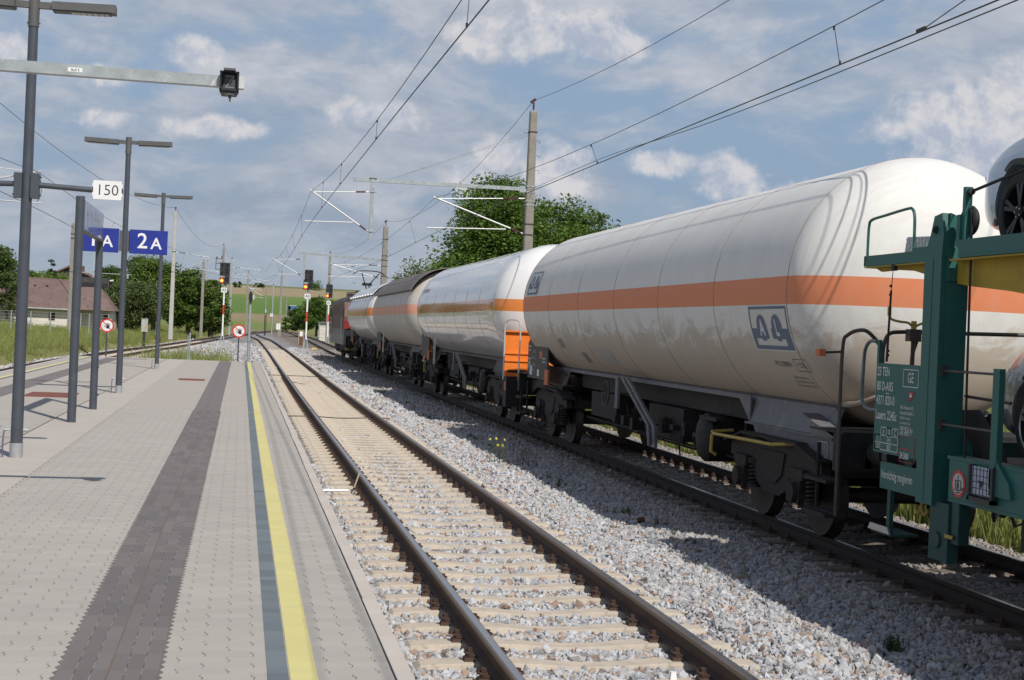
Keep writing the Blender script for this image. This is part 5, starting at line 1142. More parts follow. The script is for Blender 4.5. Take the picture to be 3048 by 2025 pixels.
    if kind == 4:
        n = 20; mb = MB(); vs = []
        for k in range(n+1):
            a = R_(34+(112)*k/n)
            for y, rr in ((ya-.6, TR+.05), (ya-.6, TR+.08), (yb+.5, TR+.08), (yb+.5, TR+.05)): vs.append((cx+rr*math.cos(a), y, TZ+rr*math.sin(a)))
        mb.add(vs, [(k*4+i, k*4+(i+1) % 4, k*4+4+(i+1) % 4, k*4+4+i) for k in range(n) for i in range(4)], 0, True); rf = part('sun_shield', mb, MATS['tank_paint_white'], t)
        for k in range(9): q = MB(); y = ya+(yb-ya)*k/8; a = R_(146); q.cyl((cx+(TR+.06)*math.cos(a), y, TZ+(TR+.06)*math.sin(a)), (cx+(TR+.15)*math.cos(a), y, TZ+(TR+.15)*math.sin(a)), .05, n=8); part('shield_bolt', q, m_white, rf)
    return t
def place_curve(t, y0, L, cx0):
    """turn a wagon built straight at cx0 onto the curving track"""
    xa, xb = xT2(y0+3), xT2(y0+L-3); a = math.atan2(-(xb-xa), L-6); t.rotation_euler[2] = a
    t.location.x = xa-(xb-xa)/(L-6)*3
CX = 7.25
tank_wagon('dusty white tank wagon with faded orange stripe and blue AL logos, nearest of the tankers', 13.0, 1, CX, 1)
tank_wagon('glossy white tank wagon with orange stripe and bright orange end plate', 31.45, 1, CX, 2)
t3 = tank_wagon('beige tank wagon under a grey-brown curved sun shield', 49.9, 1, CX, 3); place_curve(t3, 49.9, 17.2, CX)
t4 = tank_wagon('small-looking white tank wagon directly behind the locomotive', 67.1, 1, CX, 4); place_curve(t4, 67.1, 17.2, CX)
# ------------------------------------------------------------------ locomotive
def loco(y0):
    cx = CX; t = thing('electric_locomotive', 'dull red electric locomotive with raised pantograph heading the freight train', 'locomotive', (cx, y0, 0)); L = 16.1
    m_lr = M('faded_traffic_red', (.12, .058, .045), .55, 0, .12, 1.5, 0, 40, (.10, .075, .06), (.5, .75)); m_lred = M('bright_loco_red', (.28, .02, .016), .45, 0, .06, 3); m_lg = M('loco_grey_band', (.26, .245, .225), .6, 0, .1, 2); m_lroof = M('loco_roof', (.062, .050, .046), .7, 0, .2, 2.5)
    a, b_ = y0+.65, y0+L-.65; W = 1.49
    mb = MB(); mb.prism([(a+.22, 1.75), (a, 1.85), (a+.05, 2.6), (a+.42, 3.45), (b_-.42, 3.45), (b_-.05, 2.6), (b_, 1.85), (b_-.22, 1.75)], 'x', cx-W, cx+W); bd = part('body', mb, m_lr, t)
    mb = MB(); mb.box(cx-W-.004, cx+W+.004, a+.06, b_-.06, 1.52, 1.86); mb.box(cx-W, cx+W, a+.1, b_-.1, .92, 1.53); part('grey_skirt', mb, m_lg, t)
    for z in (1.60, 1.70, 1.79): q = MB(); q.box(cx-W-.012, cx-W-.003, a+.2, b_-.2, z, z+.018); part('skirt_rib', q, m_lroof, bd)
    mb = MB(); mb.box(cx-W-.004, cx-W+.02, a+.02, a+1.0, 1.87, 2.55); mb.box(cx-W+.02, cx+W, a-.006, a+.03, 1.87, 2.35); part('red_corner', mb, m_lred, bd)
    mb = MB(); mb.prism([(cx-W+.0, 3.45), (cx-W+.12, 3.62), (cx-.95, 3.88), (cx+.95, 3.88), (cx+W-.12, 3.62), (cx+W, 3.45)], 'y', a+.45, b_-.45); rf = part('roof', mb, m_lroof, t)
    for k in range(5): q = MB(); y = a+4.6+k*1.6; q.box(cx-W-.01, cx-W+.01, y, y+.16, 2.75, 3.25); part('body_vent', q, m_black, bd)
    for y in (a+1.25, b_-2.0):
        q = MB(); q.box(cx-W-.015, cx-W+.01, y, y+.75, 1.55, 3.15); dr = part('cab_door', q, m_lr, bd); q = MB(); q.box(cx-W-.02, cx-W-.014, y+.15, y+.6, 2.45, 2.95); part('door_window', q, m_black, dr)
        for o_ in (-.06, .81): q = MB(); q.cyl((cx-W-.06, y+o_, 1.2), (cx-W-.06, y+o_, 2.6), .016, n=6); part('handrail', q, m_alu, bd)
    q = MB(); q.box(cx-1.2, cx+1.2, a-.01, a+.1, 2.55, 3.2); part('windscreen', q, m_black, bd)
    for y in (a+.3, b_-.8): q = MB(); q.box(cx-W-.012, cx-W+.01, y, y+.5, 2.5, 3.05); part('side_window', q, m_black, bd)
    for s_ in (-1, 1): q = MB(); q.cyl((cx+s_*1.0, a-.03, 1.95), (cx+s_*1.0, a+.05, 1.95), .13, n=14); part('headlight', q, m_white, bd)
    for yc in (y0+4.2, y0+L-4.2):
        bg = bogie(t, cx, yc); 
        q = MB(); q.box(cx-1.22, cx-1.10, yc-2.2, yc+2.2, .55, .95); q.box(cx+1.1, cx+1.22, yc-2.2, yc+2.2, .55, .95); part('bogie_frame', q, m_bogie, t)
    q = MB(); q.box(cx-1.35, cx+1.35, y0+.55, y0+.75, .85, 1.45); q.box(cx-1.35, cx+1.35, y0+L-.75, y0+L-.55, .85, 1.45); q.box(cx-1.2, cx+1.2, y0+6.8, y0+9.3, .35, .92); part('underframe', q, m_under, t)
    for ye, d in ((y0, 1), (y0+L, -1)): buffers(t, cx, ye, d)
    q = MB(); q.box(cx-1.42, cx-.7, y0+.3, y0+.5, .62, .76); part('yellow_step', q, m_yel, t)
    # roof gear and pantograph
    yp = a+2.4
    q = MB()
    for dx in (-.6, .6):
        for dy_ in (-.7, .7): insulator(q, (cx+dx, yp+dy_, 3.86), (cx+dx, yp+dy_, 4.12), .07, 3)
    for k in range(4): insulator(q, (cx-.5+.3*k, a+5.0+k*.7, 3.86), (cx-.5+.3*k, a+5.0+k*.7, 4.15), .07, 3)
    part('roof_insulators', q, m_iron, t)
    q = MB(); q.box(cx-.7, cx+.7, yp-.75, yp-.69, 4.12, 4.18); q.box(cx-.7, cx+.7, yp+.69, yp+.75, 4.12, 4.18); q.box(cx-.7, cx-.64, yp-.7, yp+.7, 4.12, 4.18); q.box(cx+.64, cx+.7, yp-.7, yp+.7, 4.12, 4.18)
    q.cyl((cx-.95, y0+8, 4.15), (cx+.2, a+3.5, 4.15), .025, n=6); q.cyl((cx-.6, y0+9, 4.1), (cx-.6, b_-3, 4.1), .03, n=6); q.box(cx-.9, cx-.2, y0+7.2, y0+8.8, 3.88, 4.1); part('roof_frame', q, m_iron, t)
    pq = MB(); pq.cyl((cx-.10, yp-.5, 4.18), (cx-.10, yp+.85, 4.62), .045, n=8); pq.cyl((cx+.10, yp-.5, 4.18), (cx+.10, yp+.85, 4.62), .045, n=8)
    pq.cyl((cx-.12, yp+.85, 4.62), (cx-.42, yp-.25, 5.28), .030, n=8); pq.cyl((cx+.12, yp+.85, 4.62), (cx+.62, yp-.25, 5.28), .030, n=8); pq.box(cx-.3, cx+.3, yp+.78, yp+.92, 4.55, 4.72)
    pan = part('pantograph', pq, m_iron, t)
    for o_ in (-.18, .18):
        q = MB(); q.tube(catmull([(cx-.95, yp-.25+o_, 5.18), (cx-.75, yp-.25+o_, 5.33), (cx-.5, yp-.25+o_, 5.40), (cx, yp-.25+o_, 5.42), (cx+.5, yp-.25+o_, 5.40), (cx+.75, yp-.25+o_, 5.33), (cx+.95, yp-.25+o_, 5.18)], 4), .026, 6); part('contact_strip', q, m_iron, pan)
    return t
lc = loco(84.3); place_curve(lc, 84.3, 16.1, CX)
# ================================================================== CAR CARRIER
m_gr = M('carrier_green', (.020, .120, .108), .5, 0, .12, 3, .05, 60, (.04, .10, .088), (.58, .75)); m_grd = M('carrier_green_grimy', (.018, .066, .062), .6, 0, .2, 4)
m_yg = M('deck_yellow', (.36, .25, .015), .6, 0, .15, 2.5, .1, 40, (.20, .13, .03), (.58, .8))
m_chk = M('checker_plate', (.50, .52, .53), .35, .7, .1, 20)
m_grl = M('carrier_print', (.62, .66, .64), .55)
m_rub = M('black_rubber', (.014, .014, .015), .7); m_rope = M('steel_rope', (.03, .028, .028), .7, .2)
t = thing('car_carrier', 'green double-deck car carrier wagon with white lettering at the right edge', 'car carrier', (CX, 13.0, 0)); XS = 5.87
def P(nm, mb, m, par=None, lb=None): return part(nm, mb, m, par or t, lb)
# lower frame, end and deck
mb = MB(); mb.box(XS, XS+.05, 1.5, 11.16, .90, 1.22); mb.box(XS+.0, XS+.16, 1.5, 11.16, .87, .898); mb.box(XS, XS+.16, 1.5, 11.2, 1.222, 1.25); P('side_beam', mb, m_gr)
mb = MB(); mb.box(8.58, 8.63, 1.5, 12.4, .90, 1.22); mb.box(XS+.2, 8.5, 12.25, 12.38, .82, 1.30); mb.box(XS+.18, 8.55, 1.5, 12.2, 1.10, 1.16); P('underframe', mb, m_grd)
mb = MB(); mb.box(XS+.16, 8.58, 1.5, 11.9, 1.165, 1.19); P('lower_deck', mb, m_under)
q = MB(); q.prism([(11.1, 1.19), (11.9, 1.19), (11.9, 1.60), (11.6, 1.62), (11.15, 1.30)], 'x', XS+.45, XS+.50); P('wheel_chock_ramp', q, m_framed)
# number board and lower board
q = MB(); q.box(XS-.02, XS+.01, 11.70, 12.60, 1.16, 1.985); nb = P('number_board', q, m_gr)
q = MB(); q.box(XS-.01, XS+.03, 11.66, 12.45, .835, 1.075); lb_ = P('lower_board', q, m_gr)
fb = lambda y, z: (lambda u, v: (XS-.0235, y-u, z+v))
def txt(s_, sz, y, z, sx_=.8, par=None, mat=None, al='LEFT', bold=.0015, x=None):
    q = MB(); g_ = fb(y, z) if x is None else (lambda u, v: (x, y-u, z+v)); text_mb(q, s_, sz, g_, sx=sx_, align=al, bold=bold); return part('lettering', q, mat or m_grl, par or nb)
for s_, z in (('23 TEN', 1.905), ('80 D-ARS', 1.77), ('4371 820-0', 1.64), ('Laaers 224Sc', 1.505)): txt(s_, .118, 12.57, z, .70)
q = MB(); q.box(XS-.0235, XS-.021, 12.315, 12.375, 1.706, 1.713); part('underline', q, m_grl, nb)
txt('GE', .125, 11.89, 1.865, .78, al='CENTER')
def frame(y0, y1, z0, z1, e=.007, mat=None, par=None):
    q = MB()
    for a in ((y0, y1, z0, z0+e), (y0, y1, z1-e, z1), (y0, y0+e, z0, z1), (y1-e, y1, z0, z1)): q.box(XS-.0235, XS-.021, *a)
    return part('printed_frame', q, mat or m_grl, par or nb)
frame(11.74, 12.04, 1.785, 1.945)
q = MB(); q.prism([(11.80, 1.745), (11.95, 1.745), (11.875, 1.655)], 'x', XS-.0235, XS-.021); tr_ = part('red_triangle', q, M('print_red', (.34, .03, .03), .5), nb)
q = MB(); q.prism([(11.845, 1.70), (11.905, 1.70), (11.875, 1.74)], 'x', XS-.0245, XS-.0236); part('white_triangle', q, m_grl, tr_)
for k, (s_, sz) in enumerate((('ARS Altmann AG', .045), ('Feuerbachmühle 2', .045), ('D-85283 Wolnzach', .032), ('Tel +49 8442 963-0', .032), ('Fax +49 8442 963-101', .032), ('info@ars-altmann.de', .030))): txt(s_, sz, 12.07, 1.60-.047*k, .8, bold=.0003)
for k, (s_, m_) in enumerate((('35 500 kg', m_grl), ('20.0 t', M('faded_green_print', (.10, .2, .18), .6)), ('24.3kN', m_grl))):
    txt(s_, .082, 12.045, 1.40-.115*k, .72, mat=m_)
    if k: frame(11.76, 12.06, 1.345-.115*(k-1)-.0-.115, 1.345-.115*(k-1), .005, MATS['print_red'])
frame(12.09, 12.575, 1.185, 1.325); frame(12.09, 12.575, 1.318, 1.455) if False else None
frame(12.45, 12.575, 1.185, 1.325); frame(12.09, 12.45, 1.322, 1.40); frame(12.21, 12.33, 1.322, 1.40); frame(12.09, 12.575, 1.25, 1.257, .0035)
for s_, y, z in (('A', 12.39, 1.358), ('B', 12.27, 1.358), ('C', 12.15, 1.358), ('S', 12.512, 1.288), ('24.0', 12.27, 1.288), ('120', 12.512, 1.217), ('00.0', 12.27, 1.217)): txt(s_, .066, y, z, .75, al='CENTER', bold=.0006)
txt('Vorsichtig rangieren', .108, 12.43, .965, .72, par=lb_, x=XS-.012)
# end post: a stout box column tapering to a bearing head
q = MB(); q.prism([(11.69, .80), (11.39, .80), (11.40, 2.93), (11.38, 3.12), (11.42, 3.30), (11.56, 3.28), (11.62, 3.12), (11.71, 2.95)], 'x', XS-.03, XS+.02)
q.box(XS+.022, XS+.215, 11.382, 11.43, .78, 2.93); q.box(XS+.022, XS+.20, 11.432, 11.68, .82, 2.93); q.box(XS-.034, XS-.031, 11.545, 11.552, .82, 2.92)
q.prism([(XS+.0, 2.93), (XS+.20, 2.93), (XS+.14, 3.26), (XS+.03, 3.30)], 'y', 11.38, 11.60); cp = P('corner_post', q, m_gr)
q = MB(); q.prism([(XS+.217, .82), (XS+.42, .82), (XS+.33, 1.30), (XS+.217, 1.5)], 'y', 11.40, 11.43); q.box(XS+.02, XS+.26, 11.36, 11.40, 2.72, 3.0); P('post_gusset', q, m_gr)
q = MB(); q.cyl((XS-.045, 11.52, 3.16), (XS+.1, 11.52, 3.16), .035, n=12); q.cyl((XS-.06, 11.52, 3.16), (XS-.04, 11.52, 3.16), .018, n=8); P('pivot_bolt', q, m_rub)
q = MB(); q.box(XS+.02, XS+.08, 11.12, 11.17, 2.90, 3.50); q.box(XS-.0, XS+.06, 11.17, 11.22, 3.0, 3.27); P('upper_stanchion', q, m_gr)
q = MB(); q.lathe([(.03, -.02), (.10, -.02), (.115, -.03), (.13, -.012), (.13, .012), (.115, .03), (.10, .02), (.03, .02)], (XS+.09, 11.17, 3.22), 'x', 28); P('pulley', q, m_rub)
q = MB(); q.tube(catmull([(XS+.05, 11.15, 3.32), (XS+.06, 11.10, 3.30), (XS+.06, 11.08, 3.22), (XS+.06, 11.07, 3.0), (XS+.06, 11.05, 2.2), (XS+.06, 11.02, 1.2)], 5), .010, 6); P('rope', q, m_rope)
# upper deck: green edge beam, yellow tapering girder underneath, stub platform with hoop rail at the end
q = MB(); q.box(XS-.02, XS+.03, 1.5, 11.14, 2.925, 3.055); q.box(XS-.02, XS+.10, 1.5, 11.14, 2.905, 2.924); ub = P('upper_side_beam', q, m_gr)
q = MB(); q.box(XS+.10, 8.6, 1.5, 11.12, 2.93, 2.97); P('upper_deck', q, m_grd)
q = MB(); q.prism([(11.36, 2.90), (11.36, 2.70), (11.1, 2.67), (10.5, 2.62), (9.9, 2.55), (9.2, 2.50), (1.5, 2.50), (1.5, 2.90)], 'x', XS+.10, XS+.14); q.box(XS-.01, XS+.10, 1.5, 11.3, 2.885, 2.90); P('yellow_girder', q, m_yg)
q = MB(); q.prism([(11.38, 2.905), (13.02, 2.90), (12.85, 2.85), (12.3, 2.86), (11.4, 2.70)], 'x', XS+.10, XS+.13); q.box(XS, XS+.62, 11.7, 13.02, 2.885, 2.895); P('yellow_bracket', q, m_yg)
q = MB(); q.box(XS, XS+.03, 12.02, 13.03, 2.90, 3.0); q.box(XS, XS+.7, 13.0, 13.03, 2.90, 3.0); q.box(XS, XS+.03, 11.6, 12.02, 2.895, 3.03); q.box(XS+.1, XS+.5, 11.6, 12.4, 2.9, 2.92); P('end_platform', q, m_gr)
q = MB(); q.tube(catmull([(XS+.02, 13.0, 2.95), (XS+.02, 13.0, 3.15), (XS+.02, 12.99, 3.29), (XS+.02, 12.93, 3.345), (XS+.02, 12.6, 3.37), (XS+.02, 12.2, 3.395), (XS+.02, 12.09, 3.385), (XS+.02, 12.04, 3.31), (XS+.02, 12.03, 3.12), (XS+.02, 12.02, 2.97)], 5), .014, 8); P('hoop_rail', q, m_gr)
q = MB(); q.prism([(11.60, 3.0), (12.55, 3.0), (12.50, 3.165), (11.60, 3.13)], 'x', XS+.18, XS+.19); ck = P('checker_plate', q, m_chk)
q = MB()
for i in range(15):
    for j in range(4):
        q.obox((XS+.178, 11.66+.06*i, 3.03+.035*j), (.004, .034, .007), Matrix.Rotation(R_(40 if (i+j) % 2 else -40), 3, 'X'))
part('checker_tread', q, m_chk, ck, kind='stuff')
q = MB(); q.box(XS-.005, XS+.03, 12.36, 12.42, 2.84, 2.90); q.cyl((XS+.01, 12.40, 2.90), (XS+.01, 12.43, 2.65), .004, n=5); q.cyl((XS+.01, 12.43, 2.66), (XS+.01, 12.46, 2.0), .010, .012, 6)
for z in (2.70, 2.62, 2.10, 2.06): q.lathe([(.012, -.012), (.016, 0), (.012, .012)], (XS+.01, 12.44, z), 'z', 8)
P('chain_tie', q, m_rope)
# hand hoops on the end
q = MB(); q.tube(catmull([(XS-.0, 12.55, 1.55), (XS, 12.75, 1.54), (XS, 12.90, 1.58), (XS, 12.94, 1.68), (XS, 12.93, 2.0), (XS, 12.90, 2.12), (XS, 12.80, 2.185), (XS, 12.66, 2.18)], 5), .017, 8); P('grab_hoop', q, M('worn_green_pipe', (.10, .15, .14), .45, .2, .3, 9))
q = MB(); q.box(XS-.01, XS+.02, 12.585, 12.625, 1.98, 2.20); P('hoop_upright', q, m_gr)
# rods and short stanchion on the lower deck
for z in (1.95, 1.495): 
    q = MB(); q.cyl((XS+.02, 11.40, z+.005), (XS+.02, 10.40, z+.005), .011, n=8); q.box(XS, XS+.04, 11.36, 11.41, z-.05, z+.05); P('guard_rod', q, m_hrail)
q = MB(); q.cyl((XS+.3, 11.5, 1.74), (XS+.3, 10.75, 1.72), .014, n=8); P('guard_rod', q, m_hrail)
q = MB(); q.box(XS-.03, XS+.02, 10.36, 10.46, 1.05, 2.0); q.prism([(10.46, 1.0), (10.12, 1.0), (10.16, 1.12), (10.36, 1.28)], 'x', XS-.03, XS+.0); P('short_stanchion', q, m_gr)
q = MB(); q.cyl((XS+.06, 11.14, 3.455), (XS+.12, 10.0, 3.62), .014, n=8); q.cyl((XS+.05, 11.15, 3.45), (XS+.055, 11.08, 3.46), .03, n=10); P('upper_guard_rod', q, m_rub)
q = MB(); q.tube(catmull([(XS+.1, 11.0, 3.50), (XS+.1, 10.7, 3.62), (XS+.1, 10.0, 3.72)], 4), .008, 5)
# round warning sign and wire-fronted paper holder
q = MB(); q.cyl((XS-.006, 10.985, 1.03), (XS+.0, 10.985, 1.03), .112, n=32); ws = P('warning_sign', q, m_red)
q = MB(); q.cyl((XS-.009, 10.985, 1.03), (XS-.005, 10.985, 1.03), .088, n=32); part('sign_face', q, M('sign_grey_white', (.5, .52, .5), .5), ws)
q = MB()
for a in ((10.93, 11.03, .975, .985), (10.93, 11.03, 1.055, 1.063), (10.93, 10.94, .975, 1.06), (11.02, 11.03, .975, 1.06), (10.95, 11.01, .955, .965)): q.box(XS-.0115, XS-.0092, *a)
q.box(XS-.0115, XS-.0092, 10.97, 11.0, .99, 1.03); q.cyl((XS-.0115, 10.985, 1.04), (XS-.0092, 10.985, 1.04), .012, n=8); q.obox((XS-.0103, 10.985, 1.085), (.002, .01, .03)); q.obox((XS-.0103, 10.91, .995), (.002, .03, .006), Matrix.Rotation(R_(45), 3, 'X')); q.obox((XS-.0103, 10.91, .995), (.002, .03, .006), Matrix.Rotation(R_(-45), 3, 'X')); part('sign_symbol', q, m_black, ws)
q = MB(); q.box(XS-.055, XS-.0, 10.36, 10.75, .93, .965); q.box(XS-.055, XS-.0, 10.36, 10.39, .93, 1.22); q.box(XS-.055, XS-.0, 10.72, 10.75, .93, 1.22); hd = P('paper_holder', q, m_iron)
q = MB(); q.box(XS-.03, XS-.02, 10.39, 10.72, .98, 1.21); part('papers', q, m_paper, hd)
for k in range(1, 6): q = MB(); q.cyl((XS-.052, 10.39+.055*k, .965), (XS-.052, 10.39+.055*k, 1.22), .0035, n=5); part('holder_wire', q, m_iron, hd)
for k in range(5): q = MB(); q.cyl((XS-.052, 10.37, .99+.05*k), (XS-.052, 10.74, .99+.05*k), .0035, n=5); part('holder_wire', q, m_iron, hd)
q = MB(); q.prism([(10.62, 1.10), (10.52, 1.10), (10.57, 1.04)], 'x', XS-.034, XS-.031); part('print_mark', q, m_ink, hd)
# coupling side: buffers, steps, hook, leg, bogie
buffers(t, CX, 13.0, -1)
q = MB(); q.tube([(XS+.25, 12.10, .86), (XS+.25, 12.11, .75)], .028, 8); q.tube(catmull([(XS+.25, 12.11, .76), (XS+.25, 12.12, .68), (XS+.25, 12.17, .64), (XS+.25, 12.22, .67), (XS+.25, 12.225, .71)], 4), .020, 8); q.tube(catmull([(XS+.25, 12.11, .68), (XS+.25, 12.06, .64), (XS+.25, 12.01, .66), (XS+.25, 12.0, .70)], 4), .018, 8); P('yellow_hook', q, m_yel)
q = MB(); q.box(XS+.0, XS+.05, 11.74, 11.82, .84, .90); q.box(XS, XS+.04, 12.24, 12.30, .42, .84); q.box(XS-.02, XS+.25, 12.15, 12.58, .42, .44); P('step_bracket', q, m_grd)
q = MB(); q.prism([(12.15, .44), (12.60, .44), (12.56, .50), (12.2, .50)], 'x', XS-.04, XS-.02); P('step_tread', q, m_chk)
q = MB(); q.box(XS+.0, XS+.10, 11.14, 11.47, .35, .84, 0); q.cyl((XS-.02, 11.32, .52), (XS+.10, 11.32, .52), .07, n=14); q.box(XS+.02, XS+.12, 11.0, 11.12, .52, .88); P('jacking_leg', q, m_grd)
q = MB(); q.box(XS-.01, XS+.0, 11.05, 11.18, .56, .59); P('yellow_mark', q, m_yel)
q = MB(); q.box(XS+.12, XS+.3, 9.0, 10.2, .60, .88); q.box(XS+.4, 8.4, 9.4, 9.5, .5, 1.1); P('running_gear_box', q, m_under)
for yc in (9.8, 3.0):
    q = MB(); q.cyl((CX-.7, yc, .42), (CX+.7, yc, .42), .08, n=12); ax = P('axle', q, m_wheel)
    for s_ in (-1, 1): q = wheelset_side(CX+s_*.765, yc, s_, t); part('wheel', q, m_wheel, ax)
# ------------------------------------------------------------------ cars on the carrier
def car(label, cat_name, x, y, z, paint, dark):
    """front towards +y; local frame: x centre, y=0 front axle, z=0 tyre contact"""
    t = thing('car', label, cat_name, (x, y, z), 'cars loaded on the carrier')
    st = [  # y, half width, z sill, z shoulder, half width roof, z roof/hood, hood crown
        (.93, .50, .38, .62, .42, .70), (.88, .70, .30, .70, .58, .80), (.74, .84, .24, .78, .70, .90), (.50, .905, .20, .84, .78, .99), (.15, .93, .19, .88, .82, 1.05), (-.35, .93, .19, .92, .84, 1.09), (-.70, .93, .19, .95, .80, 1.14),
        (-1.05, .93, .19, .97, .72, 1.36), (-1.45, .93, .19, .98, .66, 1.54), (-2.0, .93, .19, .99, .64, 1.60), (-2.6, .93, .19, 1.0, .64, 1.58), (-3.1, .92, .20, 1.0, .64, 1.50), (-3.45, .88, .26, .98, .66, 1.25), (-3.62, .80, .34, .92, .66, 1.0)]
    vs = []; n = 9
    for yy, hw, zs, zh, hr, zr in st:
        half = [(0, zs-.02), (hw*.82, zs-.02), (hw*.97, zs+.06), (hw, (zs+zh)*.5), (hw*.985, zh-.06), (hw*.94, zh), (hr, zr-.045*(1 if zr > 1.2 else .5)), (hr*.80, zr-.008), (0, zr+.012)]
        vs += [(a, yy, b_) for a, b_ in half]
    m_ = len(st); mb = MB(); allv = []
    for yy_i in range(m_):
        h = vs[yy_i*n:(yy_i+1)*n]; ring = h+[(-a, b_, c) for a, b_, c in h[-2:0:-1]]; allv += ring
    R2 = 2*n-2
    mb.add([(x+a, y+b_, z+c) for a, b_, c in allv], [(k*R2+i, k*R2+(i+1) % R2, (k+1)*R2+(i+1) % R2, (k+1)*R2+i) for k in range(m_-1) for i in range(R2)], 0, True)
    mb.add([(x+a, y+b_, z+c) for a, b_, c in allv], [tuple(range(R2-1, -1, -1)), tuple((m_-1)*R2+i for i in range(R2))], 0)
    me = mb.mesh('body', [paint]); o = bpy.data.objects.new('body', me); COL.objects.link(o)
    cut = MB()
    for yc in (0, -2.62): cut.cyl((x-1.2, y+yc, z+.345), (x-.55, y+yc, z+.345), .405, n=40); cut.cyl((x+.55, y+yc, z+.345), (x+1.2, y+yc, z+.345), .405, n=40)
    co = bpy.data.objects.new('cut', cut.mesh('cut', [m_rub])); COL.objects.link(co)
    sub = o.modifiers.new('s', 'SUBSURF'); sub.levels = 2; sub.render_levels = 2
    bo = o.modifiers.new('b', 'BOOLEAN'); bo.object = co; bo.operation = 'DIFFERENCE'; bo.solver = 'EXACT'
    dg = bpy.context.evaluated_depsgraph_get(); dg.update(); me2 = bpy.data.meshes.new_from_object(o.evaluated_get(dg))
    bpy.data.objects.remove(o); bpy.data.objects.remove(co)
    while len(me2.materials) < 2: me2.materials.append(m_rub)
    me2.transform(Matrix.Translation((-x, -y, -z))); b = bpy.data.objects.new('body', me2); COL.objects.link(b); b.parent = t
    try: me2.set_sharp_from_angle(angle=R_(40))
    except Exception: pass
    for yc in (0, -2.62):
        for s_ in (-1, 1):
            q = MB(); n_ = 36; r0, r1 = .400, .452; vv = []
            for rr, dx in ((r0, .0), (r1, .0), (r1+.004, -.03), (r0, -.05)):
                for i in range(n_+1):
                    a = math.pi*(-.06+1.12*i/n_); hwx = .93 if yc < 0 else .93-.03*max(0, math.cos(a))**2-.0
                    if yc == 0 and math.cos(a) > .2: hwx = .93-.085*(math.cos(a)-.2)
                    vv.append((x+s_*(hwx+.008+dx), y+yc+rr*math.cos(a), z+.345+rr*math.sin(a)))
            q.add(vv, [(j*(n_+1)+i, j*(n_+1)+i+1, (j+1)*(n_+1)+i+1, (j+1)*(n_+1)+i) for j in range(3) for i in range(n_)], 0, True); part('wheel_arch_trim', q, dark, t)
            q = MB(); xo = x+s_*.90; q.lathe([(.235, -.10*s_), (.235, .0), (.262, .008*s_), (.335, -.002*s_), (.352, -.03*s_), (.352, -.19*s_), (.30, -.21*s_)], (xo, y+yc, z+.345), 'x', 40); ty = part('tyre', q, m_rub, t)
            q = MB(); q.lathe([(.262, .004*s_), (.250, .012*s_), (.238, -.01*s_), (.235, -.12*s_)], (xo, y+yc, z+.345), 'x', 40); part('rim', q, dark if paint is not None and 'blue' in label else m_chk, ty)
            for k in range(5):
                a = 2*math.pi*k/5+.35
                for da in (-.14, .14):
                    q = MB(); p0 = Vector((xo-.005*s_, y+yc+.05*math.cos(a), z+.345+.05*math.sin(a))); p1 = Vector((xo+.004*s_, y+yc+.245*math.cos(a+da), z+.345+.245*math.sin(a+da)))
                    d = (p1-p0).normalized(); w_ = Vector((0, -d.z, d.y))*.016; q.add([p0-w_*.8, p0+w_*.8, p1+w_*1.3, p1-w_*1.3]+[v-Vector((s_*.03, 0, 0)) for v in (p0-w_*.8, p0+w_*.8, p1+w_*1.3, p1-w_*1.3)], [(0, 1, 2, 3), (7, 6, 5, 4), (0, 4, 5, 1), (1, 5, 6, 2), (2, 6, 7, 3), (3, 7, 4, 0)]); part('spoke', q, MATS['dark_alloy'] if 'blue' in label else MATS['bright_alloy'], ty)
            q = MB(); q.lathe([(.0, .012*s_), (.045, .010*s_), (.062, 0), (.062, -.06*s_)], (xo, y+yc, z+.345), 'x', 18); part('hub', q, m_rub, ty)
            q = MB(); q.lathe([(.17, -.10*s_), (.03, -.10*s_)], (xo, y+yc, z+.345), 'x', 24); part('brake_disc', q, m_wheel, ty)
            for k in range(5): a = 2*math.pi*k/5; q = MB(); q.cyl((xo, y+yc+.042*math.cos(a), z+.345+.042*math.sin(a)), (xo+.014*s_, y+yc+.042*math.cos(a), z+.345+.042*math.sin(a)), .009, n=6); part('wheel_bolt', q, m_chk, ty)
    for s_ in (-1, 1):
        q = MB(); q.prism([(y+.52, z+.66), (y+.80, z+.62), (y+.84, z+.72), (y+.55, z+.80)], 'x', min(x+s_*.52, x+s_*.76), max(x+s_*.52, x+s_*.76)); part('headlight', q, M('headlamp_glass', (.5, .52, .55), .1, .3), t)
        q = MB(); q.box(min(x+s_*.92, x+s_*1.05), max(x+s_*.92, x+s_*1.05), y-1.12, y-.95, z+1.0, z+1.12, 0, (.02, .02)); part('wing_mirror', q, paint, t)
        q = MB(); q.prism([(y-1.15, z+1.04), (y-1.55, z+1.45), (y-2.6, z+1.48), (y-3.1, z+1.1)], 'x', min(x+s_*.79, x+s_*.86), max(x+s_*.79, x+s_*.86)); part('side_window', q, m_black, t)
    q = MB(); q.prism([(x-.62, z+1.20), (x+.62, z+1.20), (x+.55, z+1.46), (x-.55, z+1.46)], 'y', y-1.2, y-1.0); part('windscreen', q, m_black, t)
    q = MB(); q.add([(x-.56, y-3.50, z+1.14), (x+.56, y-3.50, z+1.14), (x+.52, y-3.26, z+1.42), (x-.52, y-3.26, z+1.42)], [(0, 1, 2, 3)]); part('rear_window', q, m_black, t)
    for s_ in (-1, 1): q = MB(); q.box(min(x+s_*.45, x+s_*.80), max(x+s_*.45, x+s_*.80), y-3.64, y-3.55, z+.84, z+.96); part('tail_light', q, m_red, t)
    q = MB(); q.box(x-.55, x+.55, y-3.66, y-3.5, z+.36, z+.56); part('rear_bumper', q, dark, t)
    return t
